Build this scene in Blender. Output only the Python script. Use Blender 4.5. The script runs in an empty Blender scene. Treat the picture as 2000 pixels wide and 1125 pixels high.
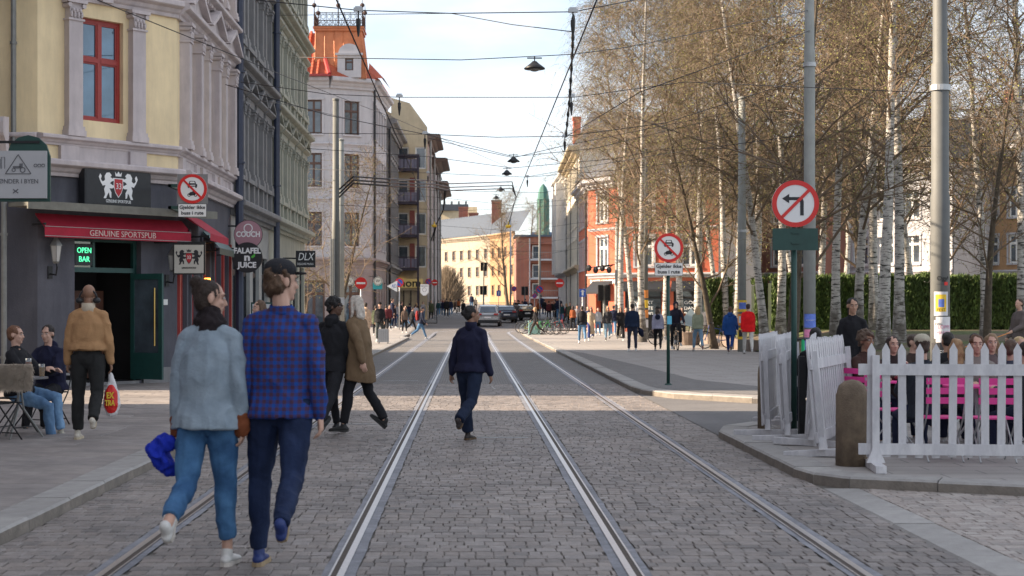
import bpy, math, random
from math import sin, cos, pi, radians, atan2, sqrt
from mathutils import Vector, Matrix, noise
R = random.Random(7)
sc = bpy.context.scene
# ------------------------------------------------------------------ camera, sky, sun, exposure
F, CX, HY, H = 3000.0, 918.0, 602.0, 1.68      # focal length, vanishing point and eye height measured in the photograph
cam_d = bpy.data.cameras.new('camera'); cam = bpy.data.objects.new('camera', cam_d)
sc.collection.objects.link(cam); sc.camera = cam
cam.location = (0, 0, H); cam.rotation_euler = (radians(90), 0, 0)
cam_d.sensor_width = 36; cam_d.lens = 54
cam_d.shift_x = 0.041; cam_d.shift_y = 0.01975
cam_d.clip_end = 3000; cam_d.clip_start = .1
cam_d.dof.use_dof = True; cam_d.dof.focus_distance = 24; cam_d.dof.aperture_fstop = 4.0
SUN_EL, SUN_TILT = radians(27), radians(1.0)
tosun = Vector((-cos(SUN_EL)*cos(SUN_TILT), cos(SUN_EL)*sin(SUN_TILT), sin(SUN_EL)))
w = bpy.data.worlds.new('World'); sc.world = w; w.use_nodes = True
nt = w.node_tree; N = nt.nodes; L = nt.links; N.clear()
out = N.new('ShaderNodeOutputWorld'); bg = N.new('ShaderNodeBackground'); L.new(bg.outputs[0], out.inputs[0])
sky = N.new('ShaderNodeTexSky'); sky.sky_type = 'NISHITA'; sky.sun_disc = False
sky.sun_elevation = SUN_EL; sky.sun_rotation = atan2(tosun.x, tosun.y)
sky.air_density = 1.0; sky.dust_density = .6; sky.ozone_density = 1.6
bg.inputs[1].default_value = .086
tc = N.new('ShaderNodeTexCoord'); mp = N.new('ShaderNodeMapping'); mp.inputs['Scale'].default_value = (2.2, 2.2, 7.5)
mp.inputs['Location'].default_value = (.35, 0, .4)
nz = N.new('ShaderNodeTexNoise'); nz.inputs['Scale'].default_value = 1.5; nz.inputs['Detail'].default_value = 7; nz.inputs['Roughness'].default_value = .55
cr = N.new('ShaderNodeValToRGB'); cr.color_ramp.elements[0].position = .38; cr.color_ramp.elements[1].position = .62
cr.color_ramp.elements[0].color = (.35, .35, .35, 1); cr.color_ramp.elements[1].color = (.9, .9, .9, 1)
nz2 = N.new('ShaderNodeTexNoise'); nz2.inputs['Scale'].default_value = 4; nz2.inputs['Detail'].default_value = 5
cc = N.new('ShaderNodeMixRGB'); cc.inputs[1].default_value = (4.1, 4.45, 5.1, 1); cc.inputs[2].default_value = (6.1, 6.0, 6.0, 1)
mx = N.new('ShaderNodeMixRGB')
L.new(tc.outputs['Generated'], mp.inputs[0]); L.new(mp.outputs[0], nz.inputs[0]); L.new(mp.outputs[0], nz2.inputs[0])
L.new(nz.outputs[0], cr.inputs[0]); L.new(nz2.outputs[0], cc.inputs[0])
L.new(cr.outputs[0], mx.inputs[0]); L.new(sky.outputs[0], mx.inputs[1]); L.new(cc.outputs[0], mx.inputs[2]); L.new(mx.outputs[0], bg.inputs[0])
sd = bpy.data.lights.new('sun', 'SUN'); sd.energy = 5.0; sd.angle = radians(.5); sd.color = (1, .81, .60)
so = bpy.data.objects.new('sun', sd); sc.collection.objects.link(so); so.rotation_euler = (-tosun).to_track_quat('-Z', 'Y').to_euler()
sc.view_settings.view_transform = 'Standard'; sc.view_settings.look = 'None'; sc.view_settings.gamma = 1
sc.view_settings.use_curve_mapping = False; sc.view_settings.exposure = 1.52
sc.cycles.max_bounces = 6; sc.cycles.diffuse_bounces = 3; sc.cycles.transparent_max_bounces = 8
sc.cycles.use_denoising = True

def gz(y):            # the street climbs gently from 95 m on
    return 0.0 if y < 95 else .0133*(y-95)
def at(px, py, Y):    # a point seen at a photo pixel at depth Y
    return Vector(((px-CX)/F*Y, Y, H-(py-HY)/F*Y))
def X_(px, Y): return (px-CX)/F*Y
def Z_(py, Y): return H-(py-HY)/F*Y
def gy(py, z=0): return (H-z)*F/(py-HY)

# ------------------------------------------------------------------ materials
MATS = {}
def mat(name, col, rough=.8, metal=0., var=.12, vs=3., bump=0., bs=40., emit=None, spec=.5, extra=None, trans=0., coat=0.):
    if name in MATS: return MATS[name]
    m = bpy.data.materials.new(name); m.use_nodes = True; t = m.node_tree; n = t.nodes; l = t.links
    b = n['Principled BSDF']; MATS[name] = m
    b.inputs['Roughness'].default_value = rough; b.inputs['Metallic'].default_value = metal
    b.inputs['Specular IOR Level'].default_value = spec; b.inputs['Coat Weight'].default_value = coat
    b.inputs['Transmission Weight'].default_value = trans
    b.inputs['Base Color'].default_value = (*col, 1)
    co = n.new('ShaderNodeTexCoord')
    if var > 0:
        a = n.new('ShaderNodeTexNoise'); a.inputs['Scale'].default_value = vs; a.inputs['Detail'].default_value = 8; a.inputs['Roughness'].default_value = .62
        l.new(co.outputs['Object'], a.inputs[0])
        r = n.new('ShaderNodeValToRGB'); e = r.color_ramp.elements; e[0].position = .3; e[1].position = .7
        e[0].color = tuple(max(0, c*(1-var)) for c in col)+(1,); e[1].color = tuple(min(1, c*(1+var)) for c in col)+(1,)
        l.new(a.outputs[0], r.inputs[0]); src = r.outputs[0]
        if extra: src = extra(n, l, co, src)
        l.new(src, b.inputs['Base Color'])
    if bump > 0:
        a = n.new('ShaderNodeTexNoise'); a.inputs['Scale'].default_value = bs; a.inputs['Detail'].default_value = 5
        l.new(co.outputs['Object'], a.inputs[0]); q = n.new('ShaderNodeBump'); q.inputs['Strength'].default_value = bump; q.inputs['Distance'].default_value = .02
        l.new(a.outputs[0], q.inputs['Height']); l.new(q.outputs[0], b.inputs['Normal'])
    if emit:
        b.inputs['Emission Color'].default_value = (*emit[:3], 1); b.inputs['Emission Strength'].default_value = emit[3]
    return m
def grime(amount=.35, scale=(1.5, 1.5, .25)):
    def f(n, l, co, src):
        mp = n.new('ShaderNodeMapping'); mp.inputs['Scale'].default_value = scale; l.new(co.outputs['Object'], mp.inputs[0])
        a = n.new('ShaderNodeTexNoise'); a.inputs['Scale'].default_value = 1.6; a.inputs['Detail'].default_value = 9; a.inputs['Roughness'].default_value = .7
        l.new(mp.outputs[0], a.inputs[0]); r = n.new('ShaderNodeValToRGB'); r.color_ramp.elements[0].position = .42; r.color_ramp.elements[1].position = .66
        r.color_ramp.elements[0].color = (1-amount, 1-amount, 1-amount*.92, 1); r.color_ramp.elements[1].color = (1, 1, 1, 1)
        l.new(a.outputs[0], r.inputs[0]); m = n.new('ShaderNodeMixRGB'); m.blend_type = 'MULTIPLY'; m.inputs[0].default_value = 1
        l.new(src, m.inputs[1]); l.new(r.outputs[0], m.inputs[2]); return m.outputs[0]
    return f
def pervar(amount=.25, tint=None):   # each object or stone its own tone
    def f(n, l, co, src):
        o = n.new('ShaderNodeObjectInfo'); g = n.new('ShaderNodeNewGeometry'); ad = n.new('ShaderNodeMath'); ad.operation = 'ADD'
        l.new(o.outputs['Random'], ad.inputs[0]); l.new(g.outputs['Random Per Island'], ad.inputs[1])
        fr = n.new('ShaderNodeMath'); fr.operation = 'FRACT'; l.new(ad.outputs[0], fr.inputs[0])
        r = n.new('ShaderNodeValToRGB'); e = r.color_ramp.elements
        e[0].color = (1-amount, 1-amount, 1-amount, 1); e[1].color = (1+amount*.6,)*3+(1,)
        if tint: q = e.new(.5); q.color = (*tint, 1)
        l.new(fr.outputs[0], r.inputs[0]); m = n.new('ShaderNodeMixRGB'); m.blend_type = 'MULTIPLY'; m.inputs[0].default_value = 1
        l.new(src, m.inputs[1]); l.new(r.outputs[0], m.inputs[2]); return m.outputs[0]
    return f
def glass(name='glass', col=(.06, .08, .10), rough=.04):
    if name in MATS: return MATS[name]
    m = mat(name, col, rough, 0, .5, 1.2, spec=1.0, coat=.3); return m
def paving(name, c1, c2, mortar, bw, bh, ms=.02, bump=.4, rot=0, rough=.75, off=.5):
    if name in MATS: return MATS[name]
    def f(n, l, co, src):
        mp = n.new('ShaderNodeMapping'); mp.inputs['Rotation'].default_value = (0, 0, rot); l.new(co.outputs['Object'], mp.inputs[0])
        b = n.new('ShaderNodeTexBrick'); b.inputs['Scale'].default_value = 1; b.inputs['Brick Width'].default_value = bw; b.inputs['Row Height'].default_value = bh
        b.inputs['Mortar Size'].default_value = ms; b.inputs['Color1'].default_value = (*c1, 1); b.inputs['Color2'].default_value = (*c2, 1); b.inputs['Mortar'].default_value = (*mortar, 1)
        b.offset = off
        l.new(mp.outputs[0], b.inputs[0]); m = n.new('ShaderNodeMixRGB'); m.blend_type = 'MULTIPLY'; m.inputs[0].default_value = 1
        l.new(b.outputs[0], m.inputs[1]); l.new(src, m.inputs[2]); return m.outputs[0]
    return mat(name, (1, 1, 1), rough, 0, .22, 1.1, extra=f, bump=bump, bs=18)

def patches(amount=.22, scale=.55, inner=None):
    def f(n, l, co, src):
        if inner: src = inner(n, l, co, src)
        g = n.new('ShaderNodeNewGeometry'); a = n.new('ShaderNodeTexNoise'); a.inputs['Scale'].default_value = scale; a.inputs['Detail'].default_value = 10; a.inputs['Roughness'].default_value = .68; a.inputs['Distortion'].default_value = .6
        l.new(g.outputs['Position'], a.inputs[0]); r = n.new('ShaderNodeValToRGB'); r.color_ramp.elements[0].position = .34; r.color_ramp.elements[1].position = .64
        r.color_ramp.elements[0].color = (1-amount, 1-amount*.98, 1-amount*.92, 1); r.color_ramp.elements[1].color = (1+amount*.5, 1+amount*.46, 1+amount*.42, 1)
        l.new(a.outputs[0], r.inputs[0]); m = n.new('ShaderNodeMixRGB'); m.blend_type = 'MULTIPLY'; m.inputs[0].default_value = 1; l.new(src, m.inputs[1]); l.new(r.outputs[0], m.inputs[2]); return m.outputs[0]
    return f
# ------------------------------------------------------------------ mesh building
class MB:
    def __init__(s): s.v = []; s.f = []; s.mi = []
    def add(s, vs, fs, m=0, M=None):
        o = len(s.v)
        s.v += [tuple(M @ Vector(p)) if M else tuple(p) for p in vs]
        s.f += [tuple(o+i for i in q) for q in fs]; s.mi += [m]*len(fs); return s
    def box(s, a, b, m=0, M=None, taper=0):
        x0, y0, z0 = a; x1, y1, z1 = b; t = taper
        vs = [(x0, y0, z0), (x1, y0, z0), (x1, y1, z0), (x0, y1, z0), (x0+t, y0+t, z1), (x1-t, y0+t, z1), (x1-t, y1-t, z1), (x0+t, y1-t, z1)]
        return s.add(vs, [(3, 2, 1, 0), (4, 5, 6, 7), (0, 1, 5, 4), (1, 2, 6, 5), (2, 3, 7, 6), (3, 0, 4, 7)], m, M)
    def ring(s, pts, rads, side=None, seg=8, m=0, cap=True, M=None, rnd=False):
        # tube through pts; rads: number or (a, b)
        pts = [Vector(p) for p in pts]; n = len(pts)
        rads = [(r, r) if not isinstance(r, (tuple, list)) else r for r in rads]
        if rnd:
            t0 = (pts[0]-pts[1]).normalized(); t1 = (pts[-1]-pts[-2]).normalized()
            a0, b0 = rads[0]; a1, b1 = rads[-1]; m0 = min(a0, b0); m1 = min(a1, b1)
            pts = [pts[0]+t0*m0*.9, pts[0]+t0*m0*.55]+pts+[pts[-1]+t1*m1*.55, pts[-1]+t1*m1*.9]
            rads = [(a0*.35, b0*.35), (a0*.8, b0*.8)]+rads+[(a1*.8, b1*.8), (a1*.35, b1*.35)]; n += 4
        vs = []; prev = None
        for i, p in enumerate(pts):
            t = (pts[min(i+1, n-1)]-pts[max(i-1, 0)]); t = t.normalized() if t.length > 1e-9 else Vector((0, 0, 1))
            if side is not None: b = Vector(side)
            elif prev is not None: b = prev
            else: b = Vector((1, 0, 0)) if abs(t.x) < .8 else Vector((0, 1, 0))
            b = b-t*b.dot(t)
            if b.length < 1e-4: b = Vector((0, 1, 0))-t*t.y
            b.normalize(); prev = b; c = t.cross(b); ra, rb = rads[i]
            for k in range(seg):
                a = 2*pi*k/seg; vs.append(p+b*(ra*cos(a))+c*(rb*sin(a)))
        fs = [(i*seg+k, i*seg+(k+1) % seg, (i+1)*seg+(k+1) % seg, (i+1)*seg+k) for i in range(n-1) for k in range(seg)]
        if cap: fs += [tuple(reversed(range(seg))), tuple((n-1)*seg+k for k in range(seg))]
        return s.add(vs, fs, m, M)
    def cyl(s, a, b, r0, r1=None, seg=12, m=0, M=None): return s.ring([a, b], [r0, r0 if r1 is None else r1], seg=seg, m=m, M=M)
    def ell(s, c, r, Rm=None, nu=12, nv=8, m=0, M=None):
        c = Vector(c); vs = [Vector((0, 0, -1))]
        for j in range(1, nv):
            ph = -pi/2+pi*j/nv
            for i in range(nu): a = 2*pi*i/nu; vs.append(Vector((cos(ph)*cos(a), cos(ph)*sin(a), sin(ph))))
        vs.append(Vector((0, 0, 1)))
        vs = [Vector((v.x*r[0], v.y*r[1], v.z*r[2])) for v in vs]
        if Rm: vs = [Rm @ v for v in vs]
        vs = [v+c for v in vs]; fs = [(0, 1+(i+1) % nu, 1+i) for i in range(nu)]
        for j in range(nv-2): fs += [(1+j*nu+i, 1+j*nu+(i+1) % nu, 1+(j+1)*nu+(i+1) % nu, 1+(j+1)*nu+i) for i in range(nu)]
        e = len(vs)-1; b = 1+(nv-2)*nu; fs += [(b+i, b+(i+1) % nu, e) for i in range(nu)]
        return s.add(vs, fs, m, M)
    def prism(s, poly, y0, y1, m=0, M=None):   # polygon in x,z extruded along y
        n = len(poly); vs = [(x, y0, z) for x, z in poly]+[(x, y1, z) for x, z in poly]
        fs = [tuple(range(n)), tuple(reversed(range(n, 2*n)))]+[(i, i+n, (i+1) % n+n, (i+1) % n) for i in range(n)]
        return s.add(vs, fs, m, M)
    def profile(s, prof, x0, x1, m=0, M=None):  # profile in (y,z) swept along x
        n = len(prof); vs = [(x0, y, z) for y, z in prof]+[(x1, y, z) for y, z in prof]
        fs = [tuple(range(n)), tuple(reversed(range(n, 2*n)))]+[(i, i+n, (i+1) % n+n, (i+1) % n) for i in range(n)]
        return s.add(vs, fs, m, M)
    def disc(s, c, r, y0, y1, seg=28, m=0, M=None, r0=0):
        if r0 <= 0: return s.prism([(c[0]+r*cos(2*pi*i/seg), c[1]+r*sin(2*pi*i/seg)) for i in range(seg)], y0, y1, m, M)
        vs = []; 
        for y in (y0, y1):
            for q in (r, r0): vs += [(c[0]+q*cos(2*pi*i/seg), y, c[1]+q*sin(2*pi*i/seg)) for i in range(seg)]
        fs = []
        for i in range(seg):
            j = (i+1) % seg
            fs += [(i, j, seg+j, seg+i), (2*seg+i, 3*seg+i, 3*seg+j, 2*seg+j), (i, 2*seg+i, 2*seg+j, j), (seg+i, seg+j, 3*seg+j, 3*seg+i)]
        return s.add(vs, fs, m, M)
    def data(s, name, mats, smooth=False):
        me = bpy.data.meshes.new(name); me.from_pydata(s.v, [], s.f)
        for m in (mats if isinstance(mats, (list, tuple)) else [mats]): me.materials.append(m)
        if any(s.mi): me.polygons.foreach_set('material_index', s.mi)
        if smooth: me.shade_smooth()
        me.update(); return me
    def build(s, name, mats, parent=None, smooth=False, fix=True, **kw):
        me = s.data(name, mats, smooth)
        if fix and len(s.f) < 60000:
            import bmesh
            bm = bmesh.new(); bm.from_mesh(me); bmesh.ops.recalc_face_normals(bm, faces=bm.faces); bm.to_mesh(me); bm.free()
        return put(name, me, parent, **kw)
CH = {}
def put(name, me, parent=None, loc=None, rot=None, scale=None, M=None, **kw):
    o = bpy.data.objects.new(name, me); sc.collection.objects.link(o)
    if parent: o.parent = parent; CH.setdefault(parent.name, []).append(o)
    if M is not None: o.matrix_local = M
    if loc is not None: o.location = loc
    if rot is not None: o.rotation_euler = rot if isinstance(rot, (tuple, list)) else (0, 0, rot)
    if scale is not None: o.scale = scale
    for k, v in kw.items(): o[k] = v
    return o
def thing(name, label, cat, loc=(0, 0, 0), rz=0., group=None):
    o = put(name, None, None, loc, rz); o['label'] = label; o['category'] = cat
    if group: o['group'] = group
    return o
def tag(o, label, cat, group=None):
    o['label'] = label; o['category'] = cat
    if group: o['group'] = group
    return o
def dup(o, label=None, loc=None, rz=None, parent=None):
    c = o.copy(); sc.collection.objects.link(c)
    if parent is not None: c.parent = parent; CH.setdefault(parent.name, []).append(c)
    if label: c['label'] = label
    if loc is not None: c.location = loc
    if rz is not None: c.rotation_euler = (0, 0, rz)
    for ch in list(CH.get(o.name, [])): dup(ch, parent=c)
    return c
def wallM(pL, pR, z=0):  # local frame: x to the viewer's right, y into the wall
    a = atan2(pR[1]-pL[1], pR[0]-pL[0]); return Matrix.Translation((pL[0], pL[1], z)) @ Matrix.Rotation(a, 4, 'Z')
TS = bpy.data.scenes.new('workshop')
def text_mesh(body, size, m, depth=.004, align='CENTER', bold=0., name='lettering', shear=0.):
    c = bpy.data.curves.new('t', 'FONT'); c.body = body; c.size = size; c.extrude = depth; c.align_x = align; c.align_y = 'CENTER'; c.offset = bold; c.shear = shear
    c.resolution_u = 3
    o = bpy.data.objects.new('t', c); TS.collection.objects.link(o)
    TS.view_layers[0].update(); dg = TS.view_layers[0].depsgraph; me = bpy.data.meshes.new_from_object(o.evaluated_get(dg)); me.name = name
    bpy.data.objects.remove(o); bpy.data.curves.remove(c)
    me.transform(Matrix.Rotation(radians(90), 4, 'X')); me.materials.clear(); me.materials.append(m); return me
def text(body, size, m, parent, loc, width=None, rz=0, bold=0., depth=.004, name='lettering', shear=0., tilt=0):
    me = text_mesh(body, size, m, depth, bold=bold, name=name, shear=shear); s = 1
    if width:
        xs = [v.co.x for v in me.vertices]; s = width/(max(xs)-min(xs)) if xs else 1
    return put(name, me, parent, loc, (0, tilt, rz), (s, 1, 1))
def remesh(mb, vox, mats, name, smooth=2, disp=None):
    me = mb.data('tmp', mats); import bmesh
    bm = bmesh.new(); bm.from_mesh(me); bmesh.ops.recalc_face_normals(bm, faces=bm.faces); bm.to_mesh(me); bm.free()
    o = bpy.data.objects.new('tmp', me); TS.collection.objects.link(o)
    r = o.modifiers.new('r', 'REMESH'); r.mode = 'VOXEL'; r.voxel_size = vox; r.use_smooth_shade = True
    if smooth: q = o.modifiers.new('s', 'SMOOTH'); q.iterations = smooth; q.factor = .5
    TS.view_layers[0].update(); dg = TS.view_layers[0].depsgraph; nm = bpy.data.meshes.new_from_object(o.evaluated_get(dg)); nm.name = name
    bpy.data.objects.remove(o); bpy.data.meshes.remove(me)
    nm.materials.clear()
    for m in (mats if isinstance(mats, (list, tuple)) else [mats]): nm.materials.append(m)
    if disp:
        import numpy as np
        n = len(nm.vertices); co = np.empty(n*3); no = np.empty(n*3); nm.vertices.foreach_get('co', co); nm.vertices.foreach_get('normal', no)
        co = co.reshape(-1, 3); no = no.reshape(-1, 3)
        d = disp(co); co += no*d[:, None]; nm.vertices.foreach_set('co', co.ravel()); nm.update()
    nm.shade_smooth(); return nm
# ------------------------------------------------------------------ ground, road, pavements, rails
SETT = mat('sett_stone', (.225, .202, .19), .62, 0, .22, 14, bump=.5, bs=60, extra=patches(.26, .6, patches(.12, 3.5, pervar(.26, (1.0, .96, .92)))))
SETTFAR = paving('sett_paving', (.215, .20, .194), (.175, .165, .16), (.10, .095, .09), .115, .16, .012, .5)
JOINT = mat('joint_sand', (.125, .115, .10), .95, 0, .35, 9, bump=.4, bs=90)
SLAB = mat('granite_slab', (.31, .28, .262), .68, 0, .16, 2.2, bump=.25, bs=70, extra=lambda n, l, co, s: grime(.22, (.7, .7, .7))(n, l, co, patches(.2, .8)(n, l, co, pervar(.16, (.97, .95, .93))(n, l, co, s))))
KERB = mat('kerb_granite', (.31, .295, .28), .7, 0, .18, 5, bump=.3, bs=60, extra=pervar(.14))
KERBF = mat('kerb_face', (.20, .175, .15), .85, 0, .3, 5, bump=.4, bs=40)
SLABFAR = paving('slab_paving', (.36, .33, .31), (.32, .295, .275), (.20, .19, .18), .9, .35, .012, .15)
ASPH = mat('asphalt', (.145, .14, .14), .85, 0, .25, 40, bump=.4, bs=120, extra=patches(.3, .35))
FILL = mat('rail_filler', (.21, .215, .24), .7, 0, .25, 8, bump=.5, bs=50, extra=patches(.3, 1.6))
STEEL = mat('polished_rail_steel', (.62, .60, .60), .34, 1., .12, 30)
RUST = mat('groove_grime', (.06, .045, .035), .8, 0, .4, 20)
EARTH = mat('park_soil', (.14, .11, .075), .95, 0, .4, 3, bump=.6, bs=30)
def _soil(n, l, co, src):
    a = n.new('ShaderNodeTexNoise'); a.inputs['Scale'].default_value = .35; a.inputs['Detail'].default_value = 9; l.new(co.outputs['Object'], a.inputs[0])
    r = n.new('ShaderNodeValToRGB'); r.color_ramp.elements[0].position = .45; r.color_ramp.elements[1].position = .56; l.new(a.outputs[0], r.inputs[0])
    m = n.new('ShaderNodeMixRGB'); l.new(r.outputs[0], m.inputs[0]); l.new(src, m.inputs[1]); m.inputs[2].default_value = (.13, .10, .065, 1); return m.outputs[0]
GRASS = mat('lawn_grass', (.085, .11, .03), .9, 0, .5, 2.5, bump=.8, bs=60, extra=_soil)
GND = mat('ground_far', (.16, .155, .15), .9, 0, .2, .5)
PK = .10            # pavement height
def sheet(name, poly_fn, x0, x1, ys, m, nx=1, z=0., **kw):
    b = MB(); vs = []
    for y in ys:
        for i in range(nx+1):
            a = x0(y) if callable(x0) else x0; c = x1(y) if callable(x1) else x1
            x = a+(c-a)*i/nx; vs.append((x, y, (poly_fn(x, y) if poly_fn else gz(y))+z))
    k = nx+1
    b.add(vs, [(j*k+i, j*k+i+1, (j+1)*k+i+1, (j+1)*k+i) for j in range(len(ys)-1) for i in range(nx)])
    return b.build(name, m, fix=False, **kw)
YS = [-20, 0, 5, 8, 95, 120, 150, 200, 260, 330, 900]
sheet('ground', None, -400, 400, YS, GND, z=-.30, kind='structure')
sheet('joint_bed', None, -3.5, 3.5, [-20, 34.2], JOINT, z=-.014, kind='structure')
sheet('sett_road', None, -3.6, 3.6, [34, 60, 95, 108], SETTFAR, z=0, kind='structure')
sheet('asphalt_street', None, lambda y: -14 if y > 128 else -3.6, lambda y: 30 if y < 118 else 10, [108, 117.9, 118, 128, 150, 200, 260, 330], ASPH, z=.002, kind='structure')
sheet('side_street_left', None, -60, -12, [-10, 330], ASPH, z=.02, kind='structure')
# side street on the right, between the terrace kerb and the far pavement
sheet('side_street_right', None, 3.3, 60, [20, 31.5], ASPH, z=-.006, kind='structure')
sheet('apron', None, 3.62, 60, [-20, 14.6], JOINT, z=-.016, kind='structure')
# individual setts: the 300 largest in the picture are objects, the rest one mesh
RAILX = [-2.31, -.83, 1.036, 2.485]
def fillzone(x): return any(abs(x-r) < .15 for r in RAILX)
setts = []
def sett_rows(x0, x1, y0, y1, L=.155, W=.12, skipfill=True, zf=lambda x, y: 0., lean=0.):
    y = y0
    while y < y1:
        l = L*R.uniform(.88, 1.12); x = x0-R.uniform(0, W); ph = R.uniform(0, 6)
        while x < x1:
            ww = W*R.uniform(.72, 1.3); a, b = max(x, x0), min(x+ww, x1); x += ww
            if b-a < .03: continue
            pieces = [(a, b)]
            if skipfill:
                for q in RAILX:
                    lo, hi = q-.105+R.uniform(-.012, .008), q+.112+R.uniform(-.008, .012); nn = []
                    for (c, d) in pieces:
                        if d <= lo or c >= hi: nn.append((c, d)); continue
                        if lo-c > .03: nn.append((c, lo))
                        if d-hi > .03: nn.append((hi, d))
                    pieces = nn
            for (c, d) in pieces: setts.append((c, d, y+.012*sin(x*1.7+ph)+lean*(c-x0), l, zf(c, y)))
        y += l
def sett_shape(b, s, M=None):
    a, c, y, l, z = s; g = .0022; e = min(.006, (c-a)*.12); q = [R.uniform(-.002, .002) for _ in range(4)]; z += R.uniform(-.0018, .0018)
    x0, x1, y0, y1 = a+g, c-g, y+g, y+l-g
    j = lambda: R.uniform(-.006, .006)
    P = [(x0+j(), y0+j(), z-.03), (x1+j(), y0+j(), z-.03), (x1+j(), y1+j(), z-.03), (x0+j(), y1+j(), z-.03)]
    T = [(x0+e, y0+e*1.1, z+q[0]), (x1-e, y0+e*1.1, z+q[1]), (x1-e, y1-e*1.1, z+q[2]), (x0+e, y1-e*1.1, z+q[3])]
    K = [(P[i][0], P[i][1], z-.006) for i in range(4)]
    vs = P+K+T; fs = [(8, 9, 10, 11)]
    for i in range(4):
        k = (i+1) % 4; fs += [(i, k, 4+k, 4+i), (4+i, 4+k, 8+k, 8+i)]
    b.add(vs, fs, 0, M)
sett_rows(-3.33, 3.28, 8.6, 34)
road = bpy.data.objects['joint_bed']; road.name = 'road'
# which are seen largest: those nearest in front of the camera and inside the frame
def infr(s, lo=8.9): x = (s[0]+s[1])/2; px = CX+x/s[2]*F; return s[2] > 9.25 and -40 < px < 2040
near = sorted([s for s in setts if infr(s)], key=lambda s: s[2])[:300]; nearset = set(id(s) for s in near)
for s in near:
    b = MB(); cx, cy = (s[0]+s[1])/2, s[2]; sett_shape(b, (s[0]-cx, s[1]-cx, 0, s[3], s[4])); b_ = b.data('sett', SETT); put('sett', b_, road, (cx, cy, 0))
b = MB()
for s in setts:
    if id(s) not in nearset: sett_shape(b, s)
b.build('sett_field', SETT, road, fix=False, kind='stuff')
setts.clear()
# light setts of the flush strip at the near right, laid along the kerb
sett_rows(3.64, 8.6, 8.8, 14.2, .13, .14, False, lean=-.03)
sett_rows(3.64, 12.6, 14.2, 14.25, .1, .14, False)
apron = bpy.data.objects['apron']
SETTL = mat('light_sett_stone', (.34, .305, .28), .66, 0, .2, 12, bump=.5, bs=60, extra=pervar(.22, (1.0, .95, .93)))
nr = sorted([s for s in setts if infr(s)], key=lambda s: s[2])[:300]; ns = set(id(s) for s in nr)
for s in nr:
    b = MB(); cx, cy = (s[0]+s[1])/2, s[2]; sett_shape(b, (s[0]-cx, s[1]-cx, 0, s[3], s[4])); put('sett', b.data('sett', SETTL), apron, (cx, cy, 0))
b = MB()
for s in setts:
    if id(s) not in ns: sett_shape(b, s)
b.build('sett_field', SETTL, apron, fix=False, kind='stuff')
apron['kind'] = 'structure'
# stone slabs and kerbstones
def slab_mesh(wx, wy, t=.05, e=.006, m=SLAB, name='slab'):
    b = MB(); b.box((0, 0, -t), (wx, wy, -e)); b.v = b.v[:]
    vs = [(e, e, 0), (wx-e, e, 0), (wx-e, wy-e, 0), (e, wy-e, 0)]; o = len(b.v); b.v += vs
    b.f = [f for f in b.f if f != (4, 5, 6, 7)]; b.f += [(o, o+1, o+2, o+3)]+[(4+i, 4+(i+1) % 4, o+(i+1) % 4, o+i) for i in range(4)]; b.mi = [0]*len(b.f)
    return b.data(name, m)
SM = {}
def slabs(parent, x0, x1, y0, y1, z, rowh, lmin, lmax, m=SLAB, name='slab', xedge=None, cap=300):
    y = y0; n = 0
    while y < y1:
        h = R.choice(rowh); e1 = xedge(y) if xedge else x1; x = x1; lo = x0
        while x > lo:
            l = R.choice([lmin, (lmin+lmax)/2, lmax]); k = (l, h, m.name)
            if k not in SM: SM[k] = slab_mesh(l-.008, h-.008, m=m, name=name)
            if n < cap: put(name, SM[k], parent, (x-l, y, z+R.uniform(-.0025, .0025)))
            n += 1; x -= l
        y += h
lp = sheet('left_pavement', None, -12, -3.66, [-20, 30.4], JOINT, z=PK-.02, kind='structure')
slabs(lp, -9.0, -3.66, 9.2, 33.4, PK, [.35, .42, .5], .9, 1.7)
sheet('left_pavement_far', None, -14, -3.66, [30.4, 60, 84], SLABFAR, z=PK-.004, kind='structure')
sheet('left_pavement_end', None, -14, -3.9, [84, 95, 112, 150, 210], SLABFAR, z=PK-.002, kind='structure')
def kerb_line(name, pts, z, step=1.0, w=.33, up=.10, m=KERB, parent=None):
    root = put(name, None, parent, (0, 0, 0)); root['kind'] = 'structure'
    P = [Vector((p[0], p[1], 0)) for p in pts]; i = 0; segs = []
    for a, c in zip(P[:-1], P[1:]):
        d = (c-a).length; k = max(1, round(d/step)); 
        for j in range(k): segs.append((a.lerp(c, j/k), a.lerp(c, (j+1)/k)))
    cache = {}
    for a, c in segs:
        d = c-a; l = round(d.length-.008, 3)
        if l not in cache:
            b = MB(); e = .02
            b.add([(0, 0, -.2), (l, 0, -.2), (l, w, -.2), (0, w, -.2), (0, 0, -e), (l, 0, -e), (l, w, 0), (0, w, 0), (0.004, e, 0), (l-.004, e, 0)],
                  [(0, 1, 5, 4), (1, 2, 6, 9, 5), (2, 3, 7, 6), (3, 0, 4, 8, 7), (8, 9, 6, 7), (4, 5, 9, 8)]); b.mi[0] = 1
            cache[l] = b.data('kerbstone', [m, KERBF])
        zz = gz(a.y); put('kerbstone', cache[l], root, (a.x, a.y, z+zz+.0025*(len(CH.get(root.name, [])) % 3)), (0, 0, atan2(d.y, d.x)))
    return root
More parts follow.
